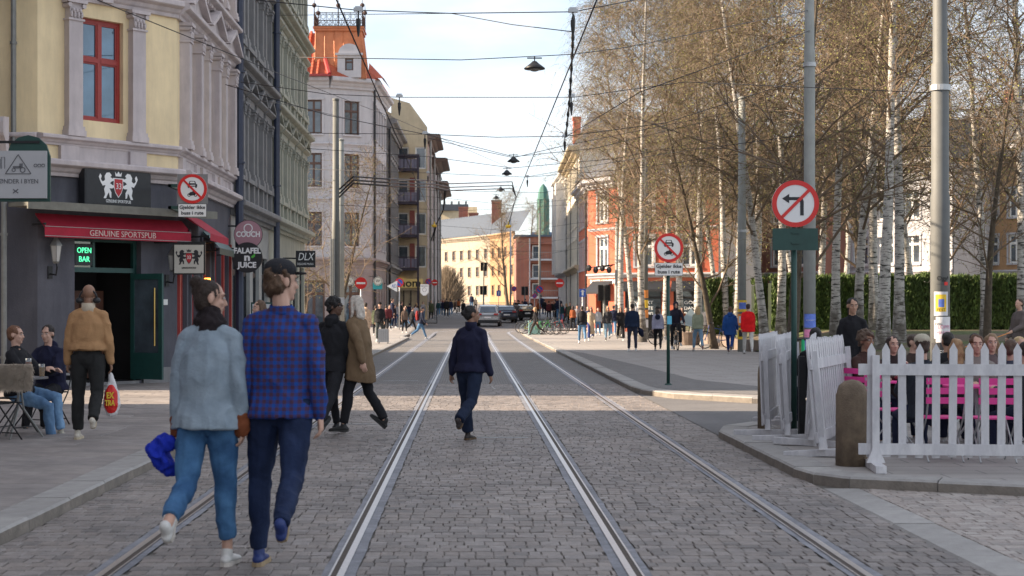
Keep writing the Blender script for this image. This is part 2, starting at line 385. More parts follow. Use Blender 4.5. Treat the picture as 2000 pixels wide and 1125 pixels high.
# a kerbstone lies on the left-hand side of the direction the line is walked in
kerb_line('left_kerb', [(-3.33, 8), (-3.33, 84), (-3.75, 86), (-3.75, 111)], PK, 1.2)
kerb_line('right_flush_kerb', [(3.62, 14.2), (3.62, 8)][::-1] and [(3.28, 14.3), (3.28, 8)], .003, .8, .34)
kerb_line('right_kerb', [(3.28, 106), (3.28, 31.2), (3.36, 30.0), (3.8, 28.6), (5.0, 27.2), (8, 26.2), (24, 25.4)], PK, 1.2)
kerb_line('terrace_kerb', [(24, 22.2), (5, 21.8), (4.0, 21.5), (3.4, 20.7), (3.22, 19.9), (3.22, 15.3), (3.3, 14.75), (3.55, 14.35), (5.0, 13.7), (11, 11.2)], PK, 1.0, .36)
def poly(name, pts, z, m, zf=None, **kw):
    b = MB(); b.add([(x, y, (zf(x, y) if zf else 0)+z) for x, y in pts], [tuple(range(len(pts)))]); return b.build(name, m, fix=False, **kw)
poly('terrace_ground', [(3.5, 15.3), (3.75, 14.6), (5.1, 13.95), (11, 11.5), (24, 6), (24, 22), (5, 21.6), (4.1, 21.2), (3.7, 20.5), (3.5, 19.9)], PK-.006, SLABFAR, kind='structure')
poly('right_pavement', [(3.5, 31.3), (3.65, 30.2), (4.1, 28.8), (5.2, 27.5), (8, 26.5), (60, 25.7), (60, 107), (3.5, 107)], PK-.006, SLABFAR, kind='structure')
poly('sett_border', [(3.62, 58), (4.05, 54), (4.7, 42), (5.0, 34), (5.9, 31), (7.5, 29.6), (9, 28), (5.3, 28), (4.3, 29), (3.75, 30.4), (3.62, 31.4)], PK-.001, SETTFAR, kind='structure')
def bx(y): return 10.3+.02*(y-50) if y < 62 else 10.6+.03*(y-62)
def ss(t): t = max(0, min(1, t)); return t*t*(3-2*t)
def pz(x, y): return .13+.68*ss((y-38)/20)*ss((x-bx(y)+.2)/3.5)
sheet('park_lawn', pz, lambda y: bx(y), 60, [31+i*1.5 for i in range(53)], GRASS, nx=30, kind='structure')
# rails: running head, groove, check lip and the filler beside them
def offs(path, d):
    P = []
    for i, p in enumerate(path):
        a = path[max(i-1, 0)]; c = path[min(i+1, len(path)-1)]; t = Vector((c[0]-a[0], c[1]-a[1])).normalized(); P.append((p[0]+t.y*d, p[1]-t.x*d))
    return P
def strip(b, path, d0, d1, z, m):
    A, B = offs(path, d0), offs(path, d1); n = len(path)
    b.add([(p[0], p[1], z+gz(p[1])) for p in A]+[(p[0], p[1], z+gz(p[1])) for p in B], [(i, n+i, n+i+1, i+1) for i in range(n-1)], m)
def railpath(x0):
    P = [(x0, y) for y in (-6, 3, 6, 9, 12, 15, 20, 26, 34, 45, 60, 80, 100)]; c = 20.; r = c-x0-1
    yc = 101; P += [(x0+r*(1-cos(a)), yc+r*.62*sin(a)) for a in [pi/2*i/14 for i in range(1, 15)]]; P.append((x0+r+20, yc+r*.62)); return P
for k, x0 in enumerate(RAILX):
    s = -1 if k % 2 == 0 else 1            # the groove lies on the side of the wheel flange, inside the gauge
    s = -s
    path = railpath(x0); b = MB(); q = lambda u, v: (min(s*u, s*v), max(s*u, s*v))
    root = put('rail', None, None); root['kind'] = 'structure'
    fb = MB(); wob = [(p[0], p[1]) for p in path]
    fine = [(x0, 5+i*.25) for i in range(120)]
    A = [(p[0]-.10-R.uniform(0, .012), p[1]) for p in fine]; B_ = [(p[0]+.105+R.uniform(0, .012), p[1]) for p in fine]
    n = len(fine); fb.add([(p[0], p[1], -.001) for p in A]+[(p[0], p[1], -.001) for p in B_], [(i, n+i, n+i+1, i+1) for i in range(n-1)])
    strip(fb, [p for p in path if p[1] >= 34 or p[0] > x0+.01], -.12, .12, .004, 0)
    fb.build('rail_filler', FILL, root, fix=False)
    for nm, (u, v), z, mm in (('rail_head', q(-.04, .006), .006, STEEL), ('rail_groove', q(.006, .044), .003, RUST), ('rail_lip', q(.044, .057), .006, STEEL)):
        gb = MB(); strip(gb, path, u, v, z, 0); gb.build(nm, mm, root, fix=False)
# ------------------------------------------------------------------ building kit
def walls(b, Lw, z0, z1, holes, t=.25, y=0., m=0, M=None):
    xs = sorted({0, Lw, *[h[0] for h in holes], *[h[1] for h in holes]}); zs = sorted({z0, z1, *[h[2] for h in holes], *[h[3] for h in holes]})
    for i in range(len(xs)-1):
        for j in range(len(zs)-1):
            cx, cz = (xs[i]+xs[i+1])/2, (zs[j]+zs[j+1])/2
            if any(h[0] < cx < h[1] and h[2] < cz < h[3] for h in holes): continue
            b.add([(xs[i], y, zs[j]), (xs[i+1], y, zs[j]), (xs[i+1], y, zs[j+1]), (xs[i], y, zs[j+1])], [(0, 1, 2, 3)], m, M)
    for x0, x1, a, c in holes:
        b.add([(x0, y, a), (x1, y, a), (x1, y, c), (x0, y, c), (x0, y+t, a), (x1, y+t, a), (x1, y+t, c), (x0, y+t, c)], [(0, 4, 5, 1), (1, 5, 6, 2), (2, 6, 7, 3), (3, 7, 4, 0)], m, M)
def win_mesh(w, h, fm, cols=2, tr=.38, fw=.07, d=.06, arch=0, rows=0, name='window'):
    b = MB(); e = 0
    b.box((0, 0, 0), (fw, d, h)); b.box((w-fw, 0, 0), (w, d, h)); b.box((fw, 0, 0), (w-fw, d, fw)); b.box((fw, 0, h-fw), (w-fw, d, h))
    for k in range(1, cols): x = w*k/cols; b.box((x-fw*.55, -.006, fw), (x+fw*.55, d, h-fw))
    if tr:
        z = h*(1-tr)
        for k in range(cols): b.box((fw if k == 0 else w*k/cols+fw*.55, -.012, z-fw*.6), (w-fw if k == cols-1 else w*(k+1)/cols-fw*.55, d, z+fw*.6))
    for k in range(cols):   # sash edges
        xa = fw if k == 0 else w*k/cols+fw*.55; xb = w-fw if k == cols-1 else w*(k+1)/cols-fw*.55
        for (za, zb) in ([(fw, h*(1-tr)-fw*.6), (h*(1-tr)+fw*.6, h-fw)] if tr else [(fw, h-fw)]):
            s = fw*.45
            b.box((xa, .012, za), (xa+s, d, zb)); b.box((xb-s, .012, za), (xb, d, zb)); b.box((xa+s, .012, za), (xb-s, d, za+s)); b.box((xa+s, .012, zb-s), (xb-s, d, zb))
            for r in range(rows): zz = za+(zb-za)*(r+1)/(rows+1); b.box((xa+s, .016, zz-.014), (xb-s, d, zz+.014))
    return b.data(name, fm)
def pane_mesh(w, h, gm, cur=None):
    b = MB(); b.box((.02, .04, .02), (w-.02, .052, h-.02)); return b.data('pane', gm)
WC = {}
def window(parent, x, z, w, h, fm, gm=None, M=Matrix(), y=.13, cols=2, tr=.35, fw=.07, rows=0, curtain=False):
    gm = gm or glass(); k = (w, h, fm.name, gm.name, cols, tr, fw, rows)
    if k not in WC: WC[k] = (win_mesh(w, h, fm, cols, tr, fw, rows=rows), pane_mesh(w, h, gm))
    f = put('window', WC[k][0], parent, M=M @ Matrix.Translation((x, y, z))); put('pane', WC[k][1], f); return f
def cornice(parent, Lw, z, h, out, m, M=Matrix(), dent=0, name='cornice', x0=0., teeth=True):
    b = MB(); o = out
    b.profile([(.02, z), (-.25*o, z), (-.3*o, z+.2*h), (-.45*o, z+.3*h), (-.6*o, z+.5*h), (-.92*o, z+.6*h), (-o, z+.66*h), (-o, z+.9*h), (-.9*o, z+h), (.02, z+h+.03)], x0, Lw)
    if dent:
        n = max(1, int((Lw-x0)/dent)); dd = (Lw-x0)/n
        for i in range(n): b.box((x0+i*dd+dd*.25, -.62*o, z+.22*h), (x0+i*dd+dd*.75, -.2*o, z+.52*h))
    return b.build(name, m, parent, M=M)
PC = {}
def pilaster(parent, x, z0, z1, m, M=Matrix(), w=.34, out=.14, cap=.34):
    k = (round(z1-z0, 3), m.name, w, out)
    if k not in PC:
        h = z1-z0; b = MB(); u = w/2
        b.box((-u-.05, -out-.05, 0), (u+.05, .01, .12)); b.box((-u-.03, -out-.03, .12), (u+.03, .01, .20)); b.box((-u, -out, .20), (u, .01, h-cap))
        b.box((-u-.03, -out-.03, h-cap), (u+.03, .01, h-cap+.04))
        for i in range(4): b.ell((-u+w*(i+.5)/4, -out-.02, h-cap+.12), (w*.11, .035, .075), nu=6, nv=4)
        for i in range(3): b.ell((-u+w*(i+1)/4, -out-.03, h-cap+.2), (w*.12, .04, .05), nu=6, nv=4)
        b.box((-u+.02, -out, h-cap+.04), (u-.02, .01, h-.07))
        for sx in (-1, 1): b.cyl((sx*(u+.005), -out-.05, h-.12), (sx*(u+.005), .01, h-.12), .05, seg=8)
        b.box((-u-.07, -out-.07, h-.07), (u+.07, .01, h))
        PC[k] = b.data('pilaster', m)
    return put('pilaster', PC[k], parent, M=M @ Matrix.Translation((x, 0, z0)))
def surround(parent, x, z, w, h, m, M=Matrix(), kind='tri', out=.24, pw=.30):
    """pilasters, entablature and pediment round one window, with the panel and brackets beneath"""
    k = ('s', w, h, m.name, kind, out, pw)
    pilaster(parent, x-pw*.62, z, z+h+.05, m, M, pw, out*.55); pilaster(parent, x+w+pw*.62, z, z+h+.05, m, M, pw, out*.55)
    if k not in PC:
        b = MB(); a, c = -pw*1.25, w+pw*1.25; t = h+.05
        b.box((a+.05, -out*.5, t), (c-.05, .01, t+.22)); b.profile([(.01, t+.22), (-out*.6, t+.22), (-out, t+.3), (-out, t+.36), (.01, t+.38)], a-.08, c+.08)
        if kind == 'tri':
            b.prism([(a+.1, t+.38), (c-.1, t+.38), ((a+c)/2, t+.66)], -out*.5, .0)
            for s in (0, 1):
                p = [(a-.1, t+.38), ((a+c)/2, t+.78), ((a+c)/2, t+.68), (a+.05, t+.36)]; p = [(q if s == 0 else a+c-q, zz) for q, zz in p]
                b.prism(p, -out*1.05, .0)
        elif kind == 'box':
            b.box((a+.1, -out*.5, t+.38), (c-.1, .01, t+.62)); b.profile([(.01, t+.62), (-out*.7, t+.64), (-out*1.05, t+.72), (.01, t+.76)], a-.06, c+.06)
        PC[k] = b.data('pediment', m); b = MB(); kk = k+('sill',)
        # sill panel
        b.box((a-.05, -out*.75, -.12), (c+.05, .01, .0)); b.box((0, -.05, -.72), (w, .01, -.17))
        for q in (a+.1, c-.1-pw): b.box((q, -out*.6, -.85), (q+pw, .01, -.12))
        PC[kk] = b.data('sill', m)
    put('pediment', PC[k], parent, M=M @ Matrix.Translation((x, 0, z))); put('sill', PC[k+('sill',)], parent, M=M @ Matrix.Translation((x, 0, z)))
def downpipe(parent, x, z0, z1, m, M=Matrix(), r=.06, out=.14):
    b = MB(); b.ring([(x, -out, z0), (x, -out, z1)], [r, r], seg=8)
    z = z0+.6
    while z < z1: b.ring([(x, -out, z), (x, -out, z+.05)], [r*1.35]*2, seg=8); z += 2.4
    return b.build('downpipe', m, parent, M=M)
def shell(parent, pts, z0, z1, m, name='shell', cap=True):
    b = MB(); n = len(pts); b.add([(x, y, z0) for x, y in pts]+[(x, y, z1) for x, y in pts], [(i, (i+1) % n, n+(i+1) % n, n+i) for i in range(n)]+([tuple(range(n, 2*n))] if cap else []))
    return b.build(name, m, parent)
YEL = mat('yellow_stucco', (.88, .71, .44), .85, 0, .08, 1.4, bump=.15, bs=60, extra=grime(.16))
LIL = mat('lilac_grey_stucco', (.60, .53, .525), .8, 0, .1, 2, bump=.15, bs=40, extra=grime(.22))
DGREY = mat('dark_grey_stucco', (.10, .10, .12), .8, 0, .16, 1.3, bump=.2, bs=30, extra=grime(.25))
MGREY = mat('mid_grey_stucco', (.25, .245, .245), .8, 0, .1, 2, bump=.2, bs=40, extra=grime(.25))
PGREEN = mat('pale_green_stucco', (.43, .43, .355), .8, 0, .1, 2, bump=.2, bs=40, extra=grime(.25))
NAVY = mat('navy_pipe', (.03, .04, .075), .5, 0, .15, 6)
REDW = mat('red_window_paint', (.32, .035, .03), .45, 0, .12, 12)
DKGREEN = mat('dark_green_paint', (.012, .06, .055), .45, 0, .15, 8)
WHITEP = mat('white_paint', (.72, .72, .70), .5, 0, .05, 5)
BLACK = mat('black_paint', (.015, .016, .02), .5, 0, .2, 9)
BLACKF = mat('black_fitting', (.02, .02, .022), .45, .3, .2, 9)
LETW = mat('white_lettering', (.8, .8, .8), .6, 0, 0)
LETG = mat('grey_lettering', (.3, .3, .3), .6, 0, 0)
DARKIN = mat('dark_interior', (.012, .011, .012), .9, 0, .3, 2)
SLATE = mat('slate_roof', (.10, .105, .12), .7, .1, .2, 3)
SKYG = mat('sky_reflecting_glass', (.10, .16, .22), .03, .35, .35, .8, spec=1.0)
GREYM = mat('weathered_grey_metal', (.22, .22, .21), .5, .4, .15, 6)
def add_cheap_facade(): pass
# ------------------------------------------------------------------ the pub building on the corner
C0 = (-6.33, 33.1); C1 = (-8.58, 30.47); CW = 3.465
pub = thing('corner_building', 'yellow stucco corner building with lilac pilasters above a dark grey sports pub', 'building', (0, 0, 0))
Mc = wallM(C1, C0); Mf = wallM((-9.4, 30.47), C1); Ms = wallM(C0, (-6.33, 40.6))
b = MB(); holes = [(.87, 2.53, .16, 3.15)]
walls(b, CW, 0, 4.35, holes, .35, M=Mc); walls(b, .82, 0, 4.35, [], M=Mf)
side_sh = [(.35, 1.25, .75, 3.3), (1.75, 2.7, .1, 3.2), (3.2, 4.3, .75, 3.3), (4.9, 5.9, .1, 3.2), (6.2, 7.1, .75, 3.3)]
walls(b, 7.5, 0, 4.35, side_sh, M=Ms)
b.build('ground_floor_wall', DGREY, pub)
b = MB(); wz = [(5.52, 7.62), (9.6, 11.5), (13.2, 14.9)]
walls(b, CW, 4.35, 17, [(1.03, 2.07, a, c) for a, c in wz], M=Mc); walls(b, .82, 4.35, 17, [], M=Mf)
wxs = [.78+2.5*i for i in range(3)]
walls(b, 7.5, 4.35, 17, [(x, x+1.0, a, c) for x in wxs for a, c in wz], M=Ms)
b.build('upper_wall', YEL, pub)
shell(pub, [(-6.7, 35.6), (-6.7, 40.5), (-16, 40.5), (-16, 30.9), (-9.3, 30.9), (-9.2, 32.5)], 0, 17.1, MGREY, 'rear_wall')
for a, c in wz:
    window(pub, 1.03, a, 1.04, c-a, REDW, SKYG, Mc, .12, 2, .4, .075)
    for x in wxs: window(pub, x, a, 1.0, c-a, REDW, SKYG, Ms, .12, 2, .4, .075)
# chamfer window dressing
for z0, z1, i in ((5.15, 7.9, 0), (9.2, 11.9, 1)):
    for x in (.79, 2.36): pilaster(pub, x, z0, z1, LIL, Mc, .33, .17, .42)
    for x in wxs:
        for q in (x-.25, x+1.25): pilaster(pub, q, z0, z1, LIL, Ms, .30, .22, .42)
    for Mx, Lx in ((Mc, CW), (Ms, 7.5), (Mf, .82)):
        cornice(pub, Lx, z0-.2, .2, .2, LIL, Mx, 0, 'sill_band'); cornice(pub, Lx, z1+.02, .34, .3, LIL, Mx, 0, 'entablature')
    for Mx, xs in ((Mc, [1.03]), (Ms, wxs)):
        for x in xs:
            b = MB(); a, c = x-.55, x+1.57
            for q0, q1, o_, nm in ((a, a+.42, .1, 'pedestal'), (c-.42, c, .1, 'pedestal'), (a+.42, c-.42, .035, 'apron_panel')): MB().box((q0, -o_, z0-.6), (q1, .01, z0-.2)).build(nm, LIL, pub, M=Mx)
            b.prism([(a, z1+.40), (c, z1+.40), ((a+c)/2, z1+.80)], -.2, 0)
            for s in (0, 1):
                p = [(a-.14, z1+.38), ((a+c)/2, z1+.92), ((a+c)/2, z1+.80), (a+.08, z1+.38)]; b.prism([(q if s == 0 else a+c-q, zz) for q, zz in p], -.36, 0)
            b.build('pediment', LIL, pub, M=Mx)
for Mx, Lx in ((Mc, CW), (Ms, 7.5), (Mf, .82)):
    cornice(pub, Lx, 4.33, .32, .34, LIL, Mx, 0); cornice(pub, Lx, 8.75, .3, .34, LIL, Mx, .3, 'belt'); cornice(pub, Lx, 16.4, .7, .7, LIL, Mx, .4)
# quoin piers at the outer edges and keystone brackets
for x in (1.55,):
    b = MB(); b.box((x-.13, -.2, 7.95), (x+.13, 0, 8.3)); b.build('keystone', LIL, pub, M=Mc)
for x0 in side_sh:
    if x0[2] > .5: window(pub, x0[0], x0[2], x0[1]-x0[0], x0[3]-x0[2], REDW, None, Ms, .1, 2, .25, .08)
    else: window(pub, x0[0], x0[2], x0[1]-x0[0], x0[3]-x0[2], REDW, None, Ms, .12, 1, .3, .12)
for q in (.18, 1.5, 2.95, 4.6, 6.05, 7.3):
    b = MB(); b.box((q-.07, -.06, .3), (q+.07, 0, 3.35)); b.build('shopfront_post', REDW if R.random() < .6 else DGREY, pub, M=Ms)
downpipe(pub, 7.46, .1, 17, NAVY, Ms, .11, .24)
downpipe(pub, .38, 3.9, 17, GREYM, Mf, .055, .12)
for q0, q1 in ((0, .84), (2.56, 3.465)): MB().box((q0, -.05, 0), (q1, .0, .42)).build('plinth', MGREY, pub, M=Mc)
# doorway with recessed vestibule, transom, open green leaf and steps
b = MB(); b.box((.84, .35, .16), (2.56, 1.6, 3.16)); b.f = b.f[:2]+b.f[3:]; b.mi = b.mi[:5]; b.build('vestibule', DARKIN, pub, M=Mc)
for i in range(2):
    b = MB(); b.box((.93, -.3+i*.28, 0), (2.47, .3, .08+.08*i)); b.build('step', MGREY, pub, M=Mc)
b = MB(); b.box((.87, .16, 2.42), (2.53, .26, 2.52)); b.box((.87, .16, 3.05), (2.53, .26, 3.15)); b.box((.87, .16, 2.52), (.95, .26, 3.05)); b.box((1.42, .16, 2.52), (1.48, .26, 3.05)); b.box((2.45, .16, .16), (2.53, .26, 3.05)); b.box((.87, .16, .16), (.93, .26, 2.42))
b.build('door_frame', DKGREEN, pub, M=Mc)
b = MB(); b.box((.95, .2, 2.52), (1.42, .21, 3.05)); b.build('transom_pane', glass(), pub, M=Mc)
Md = Mc @ Matrix.Translation((2.43, .12, .2)) @ Matrix.Rotation(radians(-62), 4, 'Z')
b = MB(); 
for a, c in (((0, 0, 0), (.1, .05, 2.2)), ((.8, 0, 0), (.9, .05, 2.2)), ((.1, 0, 0), (.8, .05, .55)), ((.1, 0, 2.08), (.8, .05, 2.2))): b.box((-c[0], a[1], a[2]), (-a[0], c[1], c[2]))
dl = b.build('open_door', DKGREEN, pub, M=Mc @ Matrix.Translation((2.40, -.86, .2)) @ Matrix.Rotation(radians(-82), 4, 'Z'), label='green glazed door leaf standing open')
b = MB(); b.box((-.8, .02, .55), (-.1, .03, 2.08)); b.build('door_pane', glass(), dl)
b = MB(); b.ring([(-.15, -.06, .7), (-.15, -.06, 1.9)], [.018]*2, seg=6); b.build('brass_handle', mat('brass', (.55, .38, .12), .3, .9), dl)
# wooden bar cabinet seen inside
b = MB(); b.box((1.0, 1.0, .2), (2.3, 1.3, 2.05)); 
for i in range(4): b.box((1.05+i*.32, .96, 1.0), (1.3+i*.32, 1.0, 1.9))
b.build('bar_cabinet', mat('dark_wood', (.09, .035, .02), .5, 0, .3, 9), pub, M=Mc)
NEON = mat('green_neon', (.1, .8, .4), .5, 0, 0, emit=(.1, .9, .42, .55))
nb = tag(MB().box((.97, .12, 2.56), (1.38, .13, 3.0)).build('open_bar_sign', BLACK, M=Mc), 'green lit OPEN BAR sign in the transom above the pub door', 'neon sign')
text('OPEN', .16, NEON, nb, (1.175, .1, 2.86), .34); text('BAR', .16, NEON, nb, (1.175, .1, 2.68), .26)
# light box with the crest
def crest(parent, m_lion, m_shield, cx, cz, s, y, num_m, M=None):
    lion = [(.30, -.42), (.36, -.40), (.40, -.22), (.46, -.30), (.52, -.44), (.62, -.44), (.56, -.30), (.60, -.12), (.54, .02), (.66, .0), (.74, .12), (.82, .30), (.76, .42), (.70, .34), (.74, .22), (.66, .14), (.56, .2), (.58, .34), (.5, .46), (.38, .48), (.28, .38), (.34, .32), (.24, .26), (.2, .3), (.18, .2), (.3, .16), (.36, .1), (.22, .02), (.18, .08), (.14, -.02), (.26, -.08), (.38, -.08), (.30, -.22)]
    for q in (1, -1):
        b = MB(); b.prism([(cx+q*x*s*1.02, cz+z*s) for x, z in lion], y-.004, y); b.build('lion', m_lion, parent, **({'M': M} if M else {}))
    sh = [(-.17, .26), (.17, .26), (.18, .0), (.12, -.2), (0, -.36), (-.12, -.2), (-.18, .0)]
    b = MB(); b.prism([(cx+x*s*1.15, cz+z*s*1.12) for x, z in sh], y-.003, y); b.build('shield_rim', m_lion, parent, **({'M': M} if M else {}))
    b = MB(); b.prism([(cx+x*s, cz+z*s) for x, z in sh], y-.007, y); b.build('shield', m_shield, parent, **({'M': M} if M else {}))
    b = MB(); b.prism([(cx+x*s, cz+(z+.38)*s) for x, z in ((-.12, -.02), (.12, -.02), (.15, .14), (.07, .05), (0, .16), (-.07, .05), (-.15, .14))], y-.004, y); b.build('crown', m_lion, parent, **({'M': M} if M else {}))
    t = text('33', s*.3, num_m, parent, (cx, y-.012, cz), s*.22)
    if M: t.matrix_local = M @ t.matrix_basis
CRED = mat('crest_red', (.45, .02, .03), .5, 0, 0)
lb = thing('crest_sign', 'black light box with white lions and a red 33 shield above the pub awning', 'sign'); lb.matrix_world = Mc
bb = MB().box((.90, -.3, 3.78), (2.55, -.1, 4.5)).box((.93, -.306, 3.81), (2.52, -.3, 4.47)).box((1.1, -.12, 4.0), (1.2, .0, 4.3)).box((2.2, -.12, 4.0), (2.3, .0, 4.3)).build('light_box', BLACK, lb)
crest(lb, LETW, CRED, 1.72, 4.18, .58, -.307, LETW)
text('GENUINE SPORTSPUB', .09, LETW, lb, (1.72, -.31, 3.87), .62)
# canopy board and red awning
AWN = mat('red_awning_cloth', (.36, .012, .035), .8, 0, .12, 6)
aw = thing('pub_awning', 'red pub awning lettered GENUINE SPORTSPUB under a grey canopy board', 'awning'); aw.matrix_world = Mc
MB().box((-.65, -.62, 3.66), (4.05, .02, 3.74)).box((-.65, -.66, 3.60), (4.05, -.62, 3.76)).build('canopy_board', mat('grey_board', (.17, .165, .14), .7, 0, .2, 5), aw)
b = MB(); b.add([(-.12, -.1, 3.56), (3.52, -.1, 3.56), (3.52, -.42, 3.30), (-.12, -.42, 3.30), (3.52, -.43, 3.08), (-.12, -.43, 3.08), (-.12, -.1, 3.53), (3.52, -.1, 3.53), (3.52, -.40, 3.28), (-.12, -.40, 3.28)], [(0, 1, 2, 3), (3, 2, 4, 5), (6, 9, 8, 7), (0, 3, 9, 6), (1, 7, 8, 2)])
b.build('awning_cloth', AWN, aw, fix=False)
for z in (3.285, 3.10): MB().box((-.12, -.438, z), (3.52, -.432, z+.012)).build('piping', LETG, aw)
text('GENUINE SPORTSPUB', .17, mat('cream_lettering', (.62, .45, .42), .7, 0, 0), aw, (1.75, -.437, 3.19), 1.65)
for x in (-.1, 3.5): MB().box((x-.02, -.42, 3.32), (x+.02, 0, 3.36)).build('awning_arm', BLACKF, aw)
# wall lanterns
def lantern(label, M, sc_=1.):
    t = thing('wall_lantern', label, 'lantern', group='lanterns on the pub front'); t.matrix_world = M @ Matrix.Scale(sc_, 4)
    MB().ring([(0, 0, -.35), (0, -.22, -.38), (0, -.26, -.22), (0, -.22, -.12)], [.018]*4, seg=6).box((-.05, -.03, -.45), (.05, 0, -.2)).build('bracket', BLACKF, t)
    b = MB(); b.ring([(0, -.22, -.12), (0, -.22, .2)], [.07, .115], seg=6, cap=False); b.build('lamp_glass', mat('frosted_lamp_glass', (.45, .44, .42), .3, 0, .1), t)
    b = MB(); b.ring([(0, -.22, -.15), (0, -.22, -.11)], [.05, .08], seg=6); b.ring([(0, -.22, .2), (0, -.22, .22), (0, -.22, .34), (0, -.22, .38), (0, -.22, .44)], [.135, .13, .05, .03, .008], seg=6)
    for k in range(6): a = pi/3*k; b.ring([(.07*cos(a), -.22+.07*sin(a), -.12), (.115*cos(a), -.22+.115*sin(a), .2)], [.007]*2, seg=4)
    b.build('lamp_cage', GREYM, t)
lantern('grey lantern on the dark wall left of the pub door', Mc @ Matrix.Translation((.28, 0, 2.72)))
lantern('grey lantern on the dark wall right of the pub door', Mc @ Matrix.Translation((3.2, 0, 2.6)))
MB().box((3.08, -.04, 1.75), (3.2, 0, 1.87)).build('intercom', WHITEP, pub, M=Mc)
# ------------------------------------------------------------------ neighbour at the frame's edge and the block that throws the foreground shade
nb1 = thing('grey_neighbour_building', 'lilac grey building with a heavy cornice at the left edge beside the pub', 'building')
shell(nb1, [(-9.34, 30.1), (-9.34, 31), (-22, 31), (-22, 30.1)], 0, 17, LIL, 'wall')
for z, h, o in ((4.5, .9, .35), (8.9, .5, .3)): cornice(nb1, 12.66+.3, z, h, o, LIL, wallM((-22, 30.1), (-9.34, 30.1)))
for i in range(4): pilaster(nb1, 12.2-i*2.4, .2, 4.4, LIL, wallM((-22, 30.1), (-9.34, 30.1)), .4, .12)
downpipe(nb1, 12.9, .1, 4.0, GREYM, wallM((-22, 30.1), (-9.34, 30.1)), .055, .1)
nb2 = thing('shade_side_building', 'grey apartment block lining the near left pavement outside the picture', 'building')
Mn = wallM((-8.4, -18), (-8.4, 25.4)); b = MB(); xs = [1.5+2.9*i for i in range(14)]
hs = [(x, x+1.2, z, z+1.9) for x in xs for z in (1.0, 4.9, 8.4, 11.9)]
walls(b, 43.4, 0, 17.5, hs, M=Mn); b.build('wall', LIL, nb2)
for h in hs: window(nb2, h[0], h[2], 1.2, 1.9, WHITEP, None, Mn)
shell(nb2, [(-8.7, -18), (-8.7, 25.1), (-8.4, 25.4), (-20, 25.4), (-20, -18)], 0, 17.6, MGREY, 'rear_wall')
cornice(nb2, 43.4, 16.8, .7, .6, LIL, Mn)
# ------------------------------------------------------------------ grey and pale green apartment houses on the same line
def ornate(label, name, y0, y1, wm, tm, nb, levels, ztop, win, shopm, kinds, pipe=True, openings=None, fm=None):
    t = thing(name, label, 'building'); M = wallM((-6.33, y0), (-6.33, y1)); Lw = y1-y0; bay = Lw/nb; ww = min(1.0, bay*.46)
    xs = [bay*(i+.5)-ww/2 for i in range(nb)]; b = MB()
    walls(b, Lw, 4.3, ztop, [(x, x+ww, a, c) for x in xs for a, c in levels], M=M); b.build('upper_wall', wm, t)
    b = MB(); sh = [(bay*i+.3, bay*(i+1)-.3, .5, 3.2) for i in range(nb)]; walls(b, Lw, 0, 4.3, sh, M=M); b.build('ground_floor_wall', shopm, t)
    for h in sh: window(t, h[0], h[2], h[1]-h[0], h[3]-h[2], fm or BLACK, None, M, .1, 2, .2, .08)
    for x in xs:
        for j, (a, c) in enumerate(levels):
            window(t, x, a, ww, c-a, fm or WHITEP, None, M, .12, 2, .35, .07); surround(t, x, a, ww, c-a, tm, M, kinds[j], .26, min(.3, (bay-ww)*.26))
    zs = [4.15]+[levels[j][0]-1.0 for j in range(1, len(levels))]
    for z in zs: cornice(t, Lw, z, .42, .4, tm, M, .22)
    cornice(t, Lw, ztop-.6, .9, .8, tm, M, .35)
    shell(t, [(-6.6, y0+.01), (-6.6, y1-.01), (-16, y1-.01), (-16, y0+.01)], 0, ztop-.1, MGREY, 'rear_wall')
    b = MB(); b.add([(-6.4, y0, ztop), (-6.4, y1, ztop), (-11, y1, ztop+3), (-11, y0, ztop+3), (-16, y0, ztop), (-16, y1, ztop)], [(0, 1, 2, 3), (3, 2, 5, 4), (0, 3, 4), (1, 5, 2)]); b.build('roof', SLATE, t)
    if pipe: downpipe(t, Lw-.05, .1, ztop, NAVY, M, .1, .26)
    # end wall with its returns
    return t, M
g1, Mg1 = ornate('mid grey apartment house with rows of pedimented windows between two navy downpipes', 'apartment_house', 40.6, 48.3, MGREY, MGREY, 4, [(5.3, 7.3), (9.0, 10.9), (12.6, 14.4)], 16.2, None, mat('pale_shopfront', (.34, .34, .33), .7), ['tri', 'box', 'box'])
g2, Mg2 = ornate('pale green apartment house with stacked cornices at the end of the left row', 'apartment_house', 48.3, 58.8, PGREEN, PGREEN, 5, [(5.2, 7.2), (8.8, 10.6), (12.2, 13.9)], 16.2, None, PGREEN, ['tri', 'box', 'box'], False)
Me = wallM((-6.33, 58.8), (-16, 58.8))
b = MB(); walls(b, 9.67, 0, 16.2, [], M=Me); b.build('end_wall', PGREEN, g2)
# ------------------------------------------------------------------ the houses further up the street
WSTUC = mat('white_stucco', (.52, .50, .51), .8, 0, .06, 1.2, extra=grime(.14))
PINK = mat('pinkish_stone', (.36, .29, .27), .8, 0, .1, 2, extra=grime(.2))
CREAM = mat('cream_stucco', (.52, .43, .29), .85, 0, .08, 1.4, extra=grime(.14))
BROWNW = mat('brown_window_paint', (.10, .05, .035), .5, 0, .1, 8)
COPPER = mat('orange_sheet_metal', (.52, .17, .065), .55, .1, .14, 3, extra=grime(.12))
TILE = mat('red_roof_tile', (.42, .085, .035), .75, 0, .25, 5, extra=pervar(.2))
BRICKR = paving('red_brickwork', (.34, .13, .085), (.28, .10, .07), (.22, .17, .15), .5, .14, .012, .3)
ORED = mat('orange_red_stucco', (.52, .125, .065), .82, 0, .09, 1.1, bump=.1, bs=30, extra=grime(.16))
GREYB = mat('dark_balcony_steel', (.045, .035, .055), .5, .2, .15, 6)
